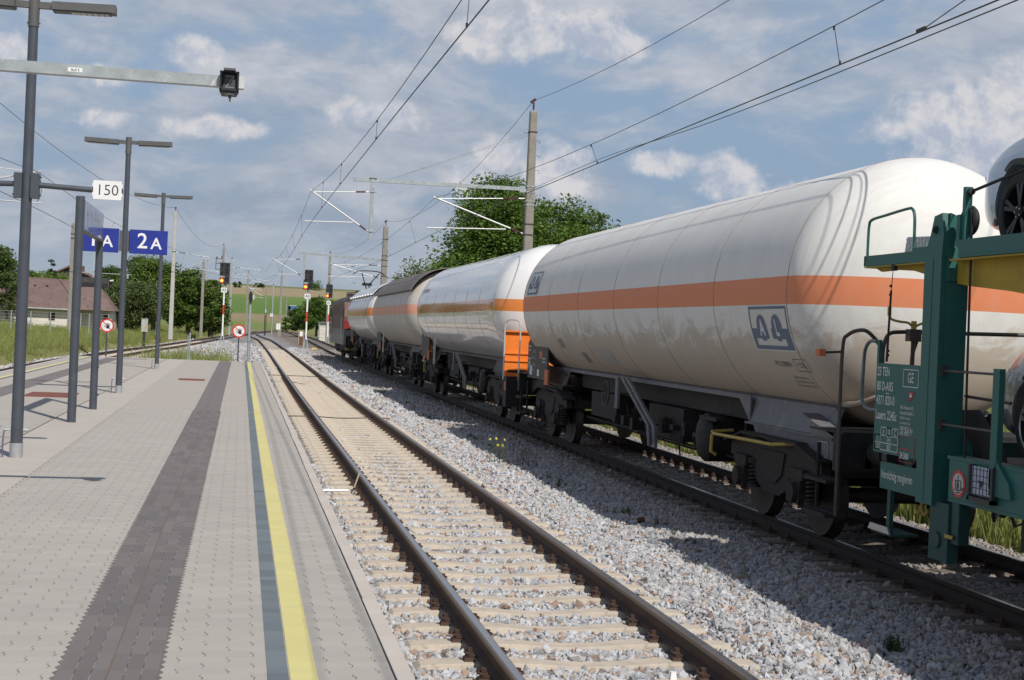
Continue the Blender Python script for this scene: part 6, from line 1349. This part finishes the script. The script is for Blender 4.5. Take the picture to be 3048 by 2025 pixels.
M('dark_alloy', (.035, .036, .042), .25, .7); M('bright_alloy', (.55, .56, .58), .25, .8)
def car_paint(nm, col):
    m = M(nm, col, .3, .25, .02, 2, coat=1.); return m
m_darktrim = M('black_trim', (.02, .021, .023), .5)
car('silver-blue car on the upper deck of the green carrier', 'car', CX+.05, 11.17, 2.975, car_paint('silver_blue_paint', (.36, .44, .55)), m_darktrim)
car('pale car on the lower deck, its bonnet beside the paper holder', 'car', CX+.05, 10.74, 1.20, car_paint('pearl_grey_paint', (.30, .30, .31)), m_darktrim)
# ================================================================== HOUSES AND VEGETATION
t = thing('house', 'low house with reddish-brown hipped roof beyond the left grass strip', 'house', (-18, 152, .5))
m_roof = M('red_brown_corrugated', (.185, .125, .115), .8, 0, .12, .8, 0, 40, (.11, .075, .07), (.5, .7)); m_wallw = M('white_render', (.68, .66, .60), .9, 0, .06, 1)
X0, X1, Y0h, Y1h = -26.5, -12.7, 149.6, 162.
XE = -15.95
mb = MB(); mb.box(X0+.6, XE-.45, 150.3, Y1h-.6, -.2, 2.55); mb.box(XE-.5, X1-.4, 152.6, Y1h-.6, -.2, 2.5); part('wall', mb, m_wallw, t)
rz, ez = 5.45, 2.50
mb = MB()
# main roof: hip sheet with ribs; slope facing the track rises to the ridge
A = Vector((X0, Y0h, ez)); B = Vector((XE, Y0h, ez-.02)); C = Vector((X1, 152, ez-.02)); R1 = Vector((-22.5, 155.5, rz+.1)); R2 = Vector((-18.6, 155.5, rz)); R3 = Vector((-15.0, 156, rz-.08)); D_ = Vector((X1, Y1h, ez)); E_ = Vector((X0, Y1h, ez)); F_ = Vector((-12.6, 156.5, 3.6))
mb.add([A, B, R2, R1], [(0, 1, 2, 3)]); mb.add([B, C, R3, R2], [(0, 1, 2, 3)]); mb.add([C, D_, R3], [(0, 1, 2)]); mb.add([D_, E_, R1, R3], [(0, 1, 2, 3)]); mb.add([E_, A, R1], [(0, 1, 2)])
mb.box(X0+.05, XE, Y0h, Y0h+.03, ez-.14, ez-.01); rf = part('roof', mb, m_roof, t)
mb = MB()
for k in range(44):
    q = k/44; a = A.lerp(B, q); tx = a.x; u = min(1, max(0, (tx-X0)/4.)); 
    # rib follows the slope up to the ridge or the hip line
    top = Vector((tx, 155.5, rz)) if -22.5 < tx < -18.6 else (A.lerp(R1, (tx-X0)/4.0) if tx <= -22.5 else B.lerp(R2, (XE-tx)/(XE+18.6)))
    if -22.5 < tx < -18.6: top = Vector((tx, 155.5, rz+.02))
    mb.cyl(a+Vector((0, 0, .01)), top+Vector((0, 0, .01)), .035, n=4, sm=False)
part('roof_rib', mb, m_roof, rf, kind='stuff')
mb = MB(); mb.cyl(B+Vector((0, 0, .03)), R2+Vector((0, 0, .03)), .10, n=6); mb.cyl(R1, R2, .10, n=6); mb.cyl(R2, R3, .10, n=6); part('ridge_cap', mb, m_roof, rf)
for x in (-20.9, -19.7): q = MB(); q.box(x-.1, x+.1, 153.9, 154.2, 4.55, 4.85); part('roof_vent', q, m_black, rf)
q = MB(); q.box(-18.95, -18.35, 150.26, 150.34, 1.30, 2.05); wn = part('window', q, m_rust, t); q = MB(); q.box(-18.87, -18.43, 150.24, 150.26, 1.36, 1.99); part('pane', q, m_black, wn)
q = MB(); q.box(-13.9, -13.3, 152.5, 152.62, .9, 2.1); wn = part('window', q, m_wallw, t); q = MB(); q.box(-13.85, -13.35, 152.47, 152.5, .95, 2.05); part('pane', q, m_black, wn)
q = MB(); q.cyl((XE+.1, 150.2, .0), (XE+.1, 150.2, 2.45), .06, n=8); q.cyl((X0, Y0h-.05, ez-.05), (XE, Y0h-.05, ez-.08), .07, n=8); part('gutter', q, m_galv, t)
t = thing('house', 'dark gabled chalet with white ground floor on the slope behind the hedge', 'house', (-29, 260, 5))
q = MB(); q.box(-31.0, -26.0, 259, 268, 3.0, 7.9); part('ground_floor', q, m_wallw, t); q = MB(); q.prism([(-31.1, 7.9), (-25.9, 7.9), (-25.9, 8.5), (-29.5, 9.95), (-31.1, 9.0)], 'y', 258.9, 268); part('gable', q, m_framed, t)
q = MB(); q.prism([(-31.8, 8.9), (-29.5, 10.0), (-25.0, 8.1), (-25.0, 8.4), (-29.5, 10.3), (-31.8, 9.15)], 'y', 258.2, 268.5); part('roof', q, m_roof, t); q = MB(); q.box(-28.0, -27.4, 262, 262.6, 9.0, 10.4); part('chimney', q, m_rust, t)
# dark display board seen between posts, fence posts
t = thing('display_board', 'dark grey box-shaped display board hanging from a white bracket tube', 'display', (-8.5, 90, 3.9)); q = MB(); q.box(-9.62, -7.92, 90, 90.5, 3.75, 4.30); q.box(-9.62, -9.5, 89.95, 90.5, 3.70, 4.32); q.box(-8.0, -7.92, 89.95, 90.5, 3.70, 4.32); part('housing', q, m_framed, t); q = MB(); q.box(-9.5, -8.0, 89.98, 90.0, 3.72, 3.98); part('screen', q, m_black, t); q = MB(); q.cyl((-7.92, 90.2, 4.15), (-7.7, 90.2, 4.18), .06, n=8); q.cyl((-8.9, 90.2, 4.3), (-8.9, 90.2, 6.2), .03, n=6); part('bracket_tube', q, m_alu, t)
t = thing('garden_fence', 'low grey wire fence with thin posts in front of the house', 'fence', (-22, 120, 1))
for k in range(12): q = MB(); x = -27+1.5*k; q.cyl((x, 120, .0), (x, 120, 2.12), .05, n=6); part('post', q, m_galv, t)
q = MB()
for z in (1.1, 1.35, 1.6, 1.85, 2.08): q.cyl((-27, 120, z), (-10.5, 120, z), .012, n=4)
part('wire', q, m_galv, t, kind='stuff')
t = thing('truck', 'blue and grey truck half hidden behind the bush at the field edge', 'truck', (12, 352, 3.8)); m_tb = M('truck_blue', (.04, .16, .42), .5, 0, .1)
q = MB(); q.box(10.9, 13.6, 351, 356, 3.7, 4.9); q.box(10.9, 11.5, 350.9, 351.1, 4.9, 5.9); part('chassis', q, m_framed, t); q = MB(); q.box(10.95, 13.3, 350.9, 353, 5.2, 6.0); part('load', q, m_tb, t); q = MB(); q.box(11.3, 12.9, 350.8, 353, 6.0, 6.25); part('cover', q, m_printl, t)
for x in (11.3, 13.0): q = MB(); q.cyl((x, 350.8, 4.0), (x, 351.2, 4.0), .5, n=14); part('wheel', q, m_rub, t)
# ------------------------------------------------------------------ trees: trunk with limbs, crown of many small leaves in clumps
def leaf_mesh(name, ells, n, size, mats, k=60, seed=1, up=.3, mat_pick=None, long=1.5):
    r = np.random.default_rng(seed); vol = np.array([e[3]*e[4]*e[5] for e in ells]); pe = vol/vol.sum()
    nc = max(8, k); ei = r.choice(len(ells), nc, p=pe); E = np.array(ells)
    d = r.normal(size=(nc, 3)); d /= np.linalg.norm(d, axis=1)[:, None]; rad = r.uniform(.45, 1., nc)**.6
    cc = E[ei, :3]+d*rad[:, None]*E[ei, 3:6]; cs = r.uniform(.6, 1.35, nc)*(vol.max()**(1/3))*.20
    ci = r.integers(0, nc, n); g = r.normal(size=(n, 3)); gl = np.linalg.norm(g, axis=1)[:, None]; g = g/gl*np.minimum(gl, 1.9)
    p = cc[ci]+g*cs[ci][:, None]*np.array([1.1, 1.1, .62])
    a = r.normal(size=(n, 3)); a[:, 2] *= .55; a /= np.linalg.norm(a, axis=1)[:, None]; b_ = np.cross(a, r.normal(size=(n, 3))+np.array([0, 0, up*3])); b_ /= np.linalg.norm(b_, axis=1)[:, None]
    s = size*r.uniform(.6, 1.3, n)[:, None]
    V = np.stack([p-a*s*long*.5, p-b_*s*.32, p+a*s*long*.5, p+b_*s*.32], 1).reshape(-1, 3)
    me = bpy.data.meshes.new(name); me.vertices.add(4*n); me.vertices.foreach_set('co', V.astype(np.float32).ravel())
    me.loops.add(4*n); me.loops.foreach_set('vertex_index', np.arange(4*n, dtype=np.int32)); me.polygons.add(n); me.polygons.foreach_set('loop_start', np.arange(0, 4*n, 4, dtype=np.int32))
    for m in mats: me.materials.append(m)
    if len(mats) > 1: me.polygons.foreach_set('material_index', (r.random(n) < mat_pick).astype(np.int32))
    me.update(); me.validate(); return me, cc, cs
def tree(name, label, cat, base, ells, n, size, mats, k=60, seed=1, trunk=.25, pick=.1, group=None, limbs=12, long=1.5):
    bx_, by_, bz_ = base; t = thing(name, label, cat, base, group)
    loc = [(e[0], e[1], e[2], e[3], e[4], e[5]) for e in ells]
    me, cc, cs = leaf_mesh('crown', loc, n, size, mats, k, seed, mat_pick=pick, long=long)
    o = bpy.data.objects.new('crown', me); COL.objects.link(o); o.parent = t
    r = random.Random(seed); mb = MB(); topz = max(e[2] for e in ells); cx = sum(e[0] for e in ells)/len(ells)
    mb.tube([(0, 0, -.2), (cx*.2, 0, topz*.3), (cx*.6, 0, topz*.65), (cx*.9, 0, topz*1.0)], [trunk, trunk*.8, trunk*.55, trunk*.2], 8)
    for j in range(min(limbs, len(cc))):
        c = cc[j]; z = r.uniform(.25, .8)*topz; f = z/topz; mb.tube([(cx*f*.8, 0, z*.9), ((cx*f*.8+c[0])/2, c[1]*.5, (z+c[2])/2-.1), tuple(c)], [trunk*.35, trunk*.22, trunk*.06], 5)
    off = tuple(t.location); me2 = mb.mesh('trunk', m_bark); q = bpy.data.objects.new('trunk', me2); COL.objects.link(q); q.parent = t
    return t
# big acacias behind the train
tree('acacia_tree', 'largest dark acacia rising behind the big concrete mast', 'tree', (13.6, 77, 0), [(-1.5, 0, 6.1, 1.5, 2, 1.6), (-1.5, 0, 4.4, 1.6, 2, 2.0), (-.8, 0, 5.4, 2.4, 3, 3.0), (.1, 0, 7.6, 2.0, 2.6, 2.6), (-.5, 0, 8.6, 1.3, 2, 1.55), (1.6, 0, 5.8, 2.6, 3, 3.0), (-1.0, 0, 3.4, 2.2, 3, 3), (1.0, 0, 3, 3, 3, 3)], 80000, .16, [m_leaf, m_leafb], 420, 3, .3, .035, 'acacias behind the train')
tree('acacia_tree', 'second acacia with a rounded shoulder, right of the mast', 'tree', (17.2, 79, 0), [(0, 0, 7.6, 1.7, 2, 2.1), (1.4, 0, 6.6, 2.2, 2.4, 2.3), (-.4, 0, 4.6, 2.6, 3, 3), (2.9, 0, 6.0, 1.6, 2, 1.7), (2.2, 0, 3.6, 2.6, 3, 3)], 52000, .16, [m_leaf, m_leafb], 300, 5, .25, .05, 'acacias behind the train')
tree('acacia_tree', 'low acacia sprays just above the tank top, farther right', 'tree', (21.6, 82, 0), [(-.8, 0, 7.0, 1.5, 2, 1.6), (.2, 0, 4.9, 2.2, 2, 2.8), (1.3, 0, 6.8, .9, 1, 1.2)], 14000, .16, [m_leaf, m_leafb], 110, 9, .2, .05, 'acacias behind the train')
tree('acacia_tree', 'small blossoming acacia left of the big one above the sun-shielded wagon', 'tree', (13.2, 110, 0), [(-.3, 0, 5.5, 1.15, 2, 1.5), (-1.0, 0, 4.2, 1.2, 2, 1.5), (1.4, 0, 5.0, 1.0, 2, 1.6), (2.4, 0, 5.6, .8, 2, 1.5), (.5, 0, 3.2, 3, 2, 2.5)], 26000, .17, [m_leaf, m_leafb], 200, 12, .2, .62, 'acacias behind the train')
# left group behind the left track
tree('willow_bush', 'wide greyish willow bush in the left group, nearest the grass', 'bush', (-11.6, 160, .6), [(0, 0, 2.6, 2.9, 2, 2.4), (-1.2, 0, 3.6, 1.3, 2, 1.5), (1.4, 0, 3.2, 1.8, 2, 2.0), (-2.1, 0, 1.8, 1.6, 2, 1.6)], 34000, .18, [m_leafw], 260, 21, .2, 0, 'trees left of the left-hand track')
tree('linden_tree', 'tallest round green tree of the left group', 'tree', (-9.8, 168, .4), [(-.2, 0, 6.2, 2.1, 2, 2.0), (-.6, 0, 4.4, 3.2, 3, 2.6), (1.3, 0, 5.0, 2.0, 2, 2.2), (0, 0, 7.6, 1.0, 1.5, 1.1)], 34000, .24, [m_leafy, m_leafd], 240, 22, .3, .35, 'trees left of the left-hand track')
tree('linden_tree', 'dark green tree between the pale mast and the slim mast', 'tree', (-5.9, 168, .3), [(0, 0, 5.3, 1.7, 2, 1.9), (.4, 0, 3.6, 2.3, 2, 2.6), (-1.2, 0, 3.2, 1.8, 2, 2.4)], 28000, .24, [m_leafy, m_leafd], 200, 23, .3, .4, 'trees left of the left-hand track')
tree('linden_tree', 'dark rounded tree directly left of the left red signal', 'tree', (-3.5, 172, .2), [(0, 0, 4.4, 1.3, 1.6, 2.2), (.2, 0, 2.6, 1.6, 1.6, 2.2), (-.9, 0, 2.2, 1.4, 1.6, 1.8)], 20000, .24, [m_leafy, m_leafd], 150, 24, .3, .45, 'trees left of the left-hand track')
tree('spruce_like_tree', 'dark feathery tree at the left picture edge beside the house', 'tree', (-25.6, 158, .6), [(0, 0, 6.2, 1.9, 2, 2.2), (-1.2, 0, 7.2, 1.3, 2, 1.5), (.5, 0, 3.8, 2.2, 2, 3.0), (-2, 0, 4, 2, 2, 3)], 26000, .22, [m_leafd, m_leafw], 200, 25, .3, .2, 'trees around the house')
tree('garden_tree', 'dark willow branches in front of the left end of the roof', 'tree', (-22.4, 147, .6), [(0, 0, 3.8, 1.0, 1, 1.9), (.5, 0, 2.4, .8, 1, 1.3), (-1.4, 0, 3.2, 1.2, 1, 1.8)], 6000, .16, [m_leafd, m_leafw], 50, 26, .15, .3, 'trees around the house')
tree('hedge_bush', 'bright yellow-green hedge behind the roof ridge', 'bush', (-27, 205, 2.2), [(-3, 0, 3.4, 3.2, 2, 2.2), (0, 0, 3.6, 3, 2, 2.2), (3.0, 0, 3.3, 2.6, 2, 1.9), (5.4, 0, 2.2, 2, 2, 1.6)], 22000, .22, [m_leafy], 100, 27, .15, 0, 'trees around the house')
tree('cypress_tree', 'narrow dark conifer beside the chalet', 'tree', (-29.8, 238, 3.4), [(0, 0, 4.6, .75, .75, 2.3), (0, 0, 3.0, .95, .9, 2.2)], 6000, .18, [m_leafc], 50, 28, .15, 0, 'trees around the house')
tree('garden_tree', 'round dark tree right of the chalet behind the name board', 'tree', (-18.6, 215, 1.8), [(0, 0, 4.8, 2.5, 2, 2.6), (-1, 0, 3, 2.6, 2, 2.4)], 16000, .22, [m_leafd, m_leafy], 70, 29, .2, .1, 'trees around the house')
tree('birch_tree', 'loose tall tree with pale stems behind the display board', 'tree', (-15.4, 220, 1.8), [(0, 0, 7.2, 1.9, 2, 1.6), (1.4, 0, 6.4, 1.3, 2, 1.4), (.2, 0, 4.2, 2.4, 2, 2.4), (1.8, 0, 3.2, 2.2, 2, 2.2)], 15000, .2, [m_leafd, m_leafw], 80, 30, .16, .4, 'trees around the house')
tree('garden_tree', 'dark low tree at the left picture edge behind the lamp post', 'tree', (-31.5, 172, 1.), [(0, 0, 4.5, 2.5, 2, 3.5), (2.2, 0, 3.0, 2.4, 2, 2.6)], 14000, .2, [m_leafd], 70, 31, .2, 0, 'trees around the house')
# right of the tracks before the fields
tree('roadside_tree', 'pointed dark tree behind the middle signal', 'tree', (11.8, 232, .2), [(0, 0, 6.6, .9, 1.2, 2.0), (.2, 0, 4.4, 1.7, 1.6, 2.2), (-.6, 0, 2.6, 2.2, 2, 2.2), (1.6, 0, 2.8, 1.8, 2, 2.2)], 18000, .2, [m_leaf, m_leafd], 80, 41, .2, .3, 'shrubs right of the tracks')
tree('roadside_bush', 'round bush beside the locomotive, right of the pointed tree', 'bush', (15.2, 238, .2), [(0, 0, 4.0, 1.6, 1.6, 2.2), (.9, 0, 2.4, 1.8, 1.6, 2.0), (-.8, 0, 1.8, 1.8, 1.6, 1.8)], 13000, .2, [m_leaf, m_leafd], 60, 42, .15, .3, 'shrubs right of the tracks')
tree('roadside_bush', 'low shrub with white flowers left of the pointed tree', 'bush', (9.4, 238, .2), [(0, 0, 2.6, 1.6, 1.6, 1.8), (-1.4, 0, 1.6, 1.3, 1.2, 1.5), (1.2, 0, 3.2, 1.1, 1.2, 1.5)], 12000, .2, [m_leaf, M('white_blossom', (.7, .7, .65), .7)], 60, 43, .12, .035, 'shrubs right of the tracks')
hz = []
for k, (x, y, h, wd) in enumerate(((-9.5, 700, 1.8, 2.0), (-3.6, 700, 2.6, 1.2), (-1.6, 700, 3.4, .9), (7.5, 720, 2.4, 2.6), (56, 640, 5.0, 5.5), (64, 640, 5.2, 5.0), (72, 640, 6.2, 6.0), (84, 650, 6.5, 7), (97, 650, 5.5, 7), (-44, 620, 5, 5), (-52, 610, 6, 5), (-30, 690, 2.5, 3))):
    z = ground_z(x, y); lb = ('leftmost', 'second', 'third', 'fourth', 'fifth', 'sixth', 'seventh', 'eighth', 'ninth', 'tenth', 'eleventh', 'twelfth')[k]
    tree('field_bush', 'far bush on the field skyline, '+{0: 'widest of the low ones left of the middle signal', 1: 'small one next to the round low one', 2: 'tallest narrow one left of the middle signal', 3: 'low one just left of the middle signal', 4: 'above the locomotive nose', 5: 'above the locomotive cab', 6: 'above the locomotive roof', 7: 'above the white wagon', 8: 'hidden mostly by the wagons', 9: 'beside the middle lamp post', 10: 'behind the name board', 11: 'behind the pale mast'}[k], 'bush', (x, y, z-.3), [(0, 0, h*.55, wd, wd*.6, h*.5), (wd*.3, 0, h*.45, wd*.6, wd*.5, h*.55)], 1500 if h < 4 else 3500, .5, [m_leafd, m_leafy], 20, 50+k, .1, .3, 'bushes on the field skyline', limbs=3)
# ------------------------------------------------------------------ grass and weeds
def blade_src(k, n, h, spread, mat, w_=.012, lean=.35, seed=True, head=None):
    r = random.Random(k); mb = MB()
    for i in range(n):
        a = r.uniform(0, 6.28); rd = r.random()*spread; x, y = rd*math.cos(a), rd*math.sin(a); hh = h*r.uniform(.55, 1.1); l = hh*lean*r.random(); b_ = r.uniform(0, 6.28); ww = w_*r.uniform(.7, 1.3)
        px, py = -math.sin(b_)*ww, math.cos(b_)*ww; lx, ly = math.cos(b_)*l, math.sin(b_)*l
        mb.add([(x-px, y-py, 0), (x+px, y+py, 0), (x+lx*.4+px*.7, y+ly*.4+py*.7, hh*.55), (x+lx*.4-px*.7, y+ly*.4-py*.7, hh*.55), (x+lx, y+ly, hh)], [(0, 1, 2, 3), (3, 2, 4)])
        if head and r.random() < .35: mb.add([(x+lx-ww*1.2, y+ly, hh-.03), (x+lx+ww*1.2, y+ly, hh-.03), (x+lx, y+ly, hh+h*.14)], [(0, 1, 2)])
    me = mb.mesh('tuft', mat); return bpy.data.objects.new('tuft', me)
GT = [blade_src(k, 26, .80, .32, m_grass, .016, .4, head=True) for k in range(4)]
def grass(name, n, region, keep, hs, src, label, cat='grass', zf=None):
    x = rng.uniform(region[0], region[1], n); y = rng.uniform(region[2], region[3], n); k = keep(x, y); x, y = x[k], y[k]
    z = np.array([ground_z(a, b_)-.03 for a, b_ in zip(x, y)]) if zf is None else zf(x, y)
    s = rng.uniform(hs[0], hs[1], len(x)); gn_scatter(name, np.stack([x, y, z], 1), np.stack([rng.uniform(-.12, .12, len(x)), rng.uniform(-.12, .12, len(x)), rng.uniform(0, 6.28, len(x))], 1), np.stack([s, s, s*rng.uniform(.8, 1.25, len(x))], 1), rng.integers(0, len(src), len(x)), src, label, cat)
patchy = lambda x, y: (np.sin(x*.9+y*.23)+np.sin(x*.37-y*.51)+np.sin(y*.9)+rng.normal(0, .8, len(x))) > -.9
grass('tall_grass', 26000, (-40, 0, 40, 235), lambda x, y: (x < XT3(y)-3.2) & (x > XT3(y)-26) & patchy(x, y), (.45, .88), GT, 'tall yellowing grass along the far side of the left track')
grass('tall_grass', 16000, (8, 36, 4, 250), lambda x, y: (x > XT2(y)+3.1) & patchy(x, y), (.45, .85), GT, 'tall dry grass beyond the train and around the hut')
grass('tall_grass', 12000, (9.5, 15, 8, 60), lambda x, y: (x > 9.75) & patchy(x, y), (.35, .8), GT, 'short dry grass and weeds close beyond the train wheels')
WT = [blade_src(10+k, 22, .32, .16, m_weed, .012, .7) for k in range(3)]
zt = lambda x, y: np.full(len(x), -.25)
grass('weeds', 900, (-5, 1.2, 57, 80), lambda x, y: (x > XT3(y)+2.6) & (x < -.35) & (np.hypot((x+2.6)/2.6, (y-67)/11) < 1.0+rng.normal(0, .12, len(x))), (.5, 1.1), WT+GT[:1], 'green weeds on the gravel patch beyond the platform end', 'weeds', zt)
grass('weeds', 1500, (4.2, 5.8, 11, 60), lambda x, y: (np.abs(x-4.95-.12*np.sin(y*.5)) < .13+.1*rng.random(len(x))) & (np.sin(y*.9)+np.sin(y*.37+2) > -.1), (.10, .38), WT, 'thin line of weeds in the gravel between the tracks', 'weeds', lambda x, y: np.full(len(x), -.2))
def weed_plant(label, x, y, n, h, spread, mats, flowers=0, seed=1):
    t = thing('weed_plant', label, 'weed', (x, y, -.2)); r = random.Random(seed)
    q = MB(); fl = MB()
    for i in range(n):
        a = r.uniform(0, 6.28); rd = spread*r.random(); px, py = x+rd*math.cos(a), y+rd*math.sin(a); hh = h*r.uniform(.6, 1.1); lx, ly = r.uniform(-.05, .05), r.uniform(-.05, .05)
        q.tube([(px, py, -.2), (px+lx*.5, py+ly*.5, -.2+hh*.5), (px+lx, py+ly, -.2+hh)], .0035, 4)
        for j in range(7):
            z = -.2+hh*(.1+.12*j); b_ = r.uniform(0, 6.28); L_ = .035+.03*r.random(); q.add([(px+lx*j/7, py+ly*j/7, z), (px+L_*.5*math.cos(b_)-.008*math.sin(b_), py+L_*.5*math.sin(b_)+.008*math.cos(b_), z+.02), (px+L_*math.cos(b_), py+L_*math.sin(b_), z+.015), (px+L_*.5*math.cos(b_)+.008*math.sin(b_), py+L_*.5*math.sin(b_)-.008*math.cos(b_), z+.02)], [(0, 1, 2, 3)])
        if i < flowers:
            for j in range(6):
                b_ = r.uniform(0, 6.28); c = Vector((px+lx+.015*math.cos(b_), py+ly+.015*math.sin(b_), -.2+hh+.012*r.uniform(-2, 2))); fl.lathe([(0, -.012), (.016, 0), (0, .012)], c, 'z', 6)
    part('stems', q, mats[0], t, kind='stuff')
    if flowers: part('flowers', fl, m_yflower, t, kind='stuff')
weed_plant('yellow-flowering weeds on the gravel between the two tracks', 4.55, 24.9, 16, .42, .30, [m_weed], 5, 61)
weed_plant('brown seeding weeds beside the yellow flowers', 4.85, 24.2, 14, .36, .30, [m_wflower], 0, 62)
weed_plant('leafy green weed in the shaded gravel at bottom right', 5.0, 10.25, 22, .13, .10, [m_weed], 0, 63)
weed_plant('single green weed tuft on gravel near the locomotive shadow', 4.9, 88, 20, .45, .35, [m_weed], 0, 64)
# small things on the tracks
q = MB(); q.cyl((.98, 19.55, -.13), (1.52, 19.62, -.12), .016, n=8); q.cyl((1.18, 19.57, -.125), (1.26, 19.585, -.12), .024, n=8); solo('ground_rod', q, m_alu, 'pale metal rod lying between platform and rail on the sleepers', 'rod')
q = MB(); q.cyl((1.62, 19.9, -.12), (1.70, 20.1, .06), .012, n=8); solo('marker_stick', q, M('tan_stick', (.35, .3, .2), .7), 'short tan stick leaning on the left rail of the platform track', 'stick')
q = MB(); q.box(2.95, 3.0, 9.35, 9.40, -.2, -.13, 0, (.008, .008)); solo('paper_scrap', q, m_white, 'small white paper scrap standing between two sleepers', 'litter')
q = MB(); q.lathe([(0, -.05), (.035, -.045), (.036, 0), (.035, .045), (0, .05)], (4.97, 17.25, -.14), 'x', 12); solo('rusty_can', q, m_rust, 'rusty can on the bright gravel between the tracks', 'can')
q = MB(); q.tube(catmull([(1.0, 35.3, -.15), (1.8, 35.35, -.14), (2.5, 35.3, -.16), (3.4, 35.4, -.13), (3.7, 35.6, -.16)], 6), .012, 5); solo('bond_cable', q, m_rub, 'thin black cable crossing the dusty platform track, nearer one', 'cable')
q = MB(); q.tube(catmull([(1.2, 62, -.15), (2.6, 62.1, -.15), (3.9, 62.2, -.16)], 6), .014, 5); solo('bond_cable', q, m_rub, 'thin black cable crossing the platform track, farther one', 'cable')
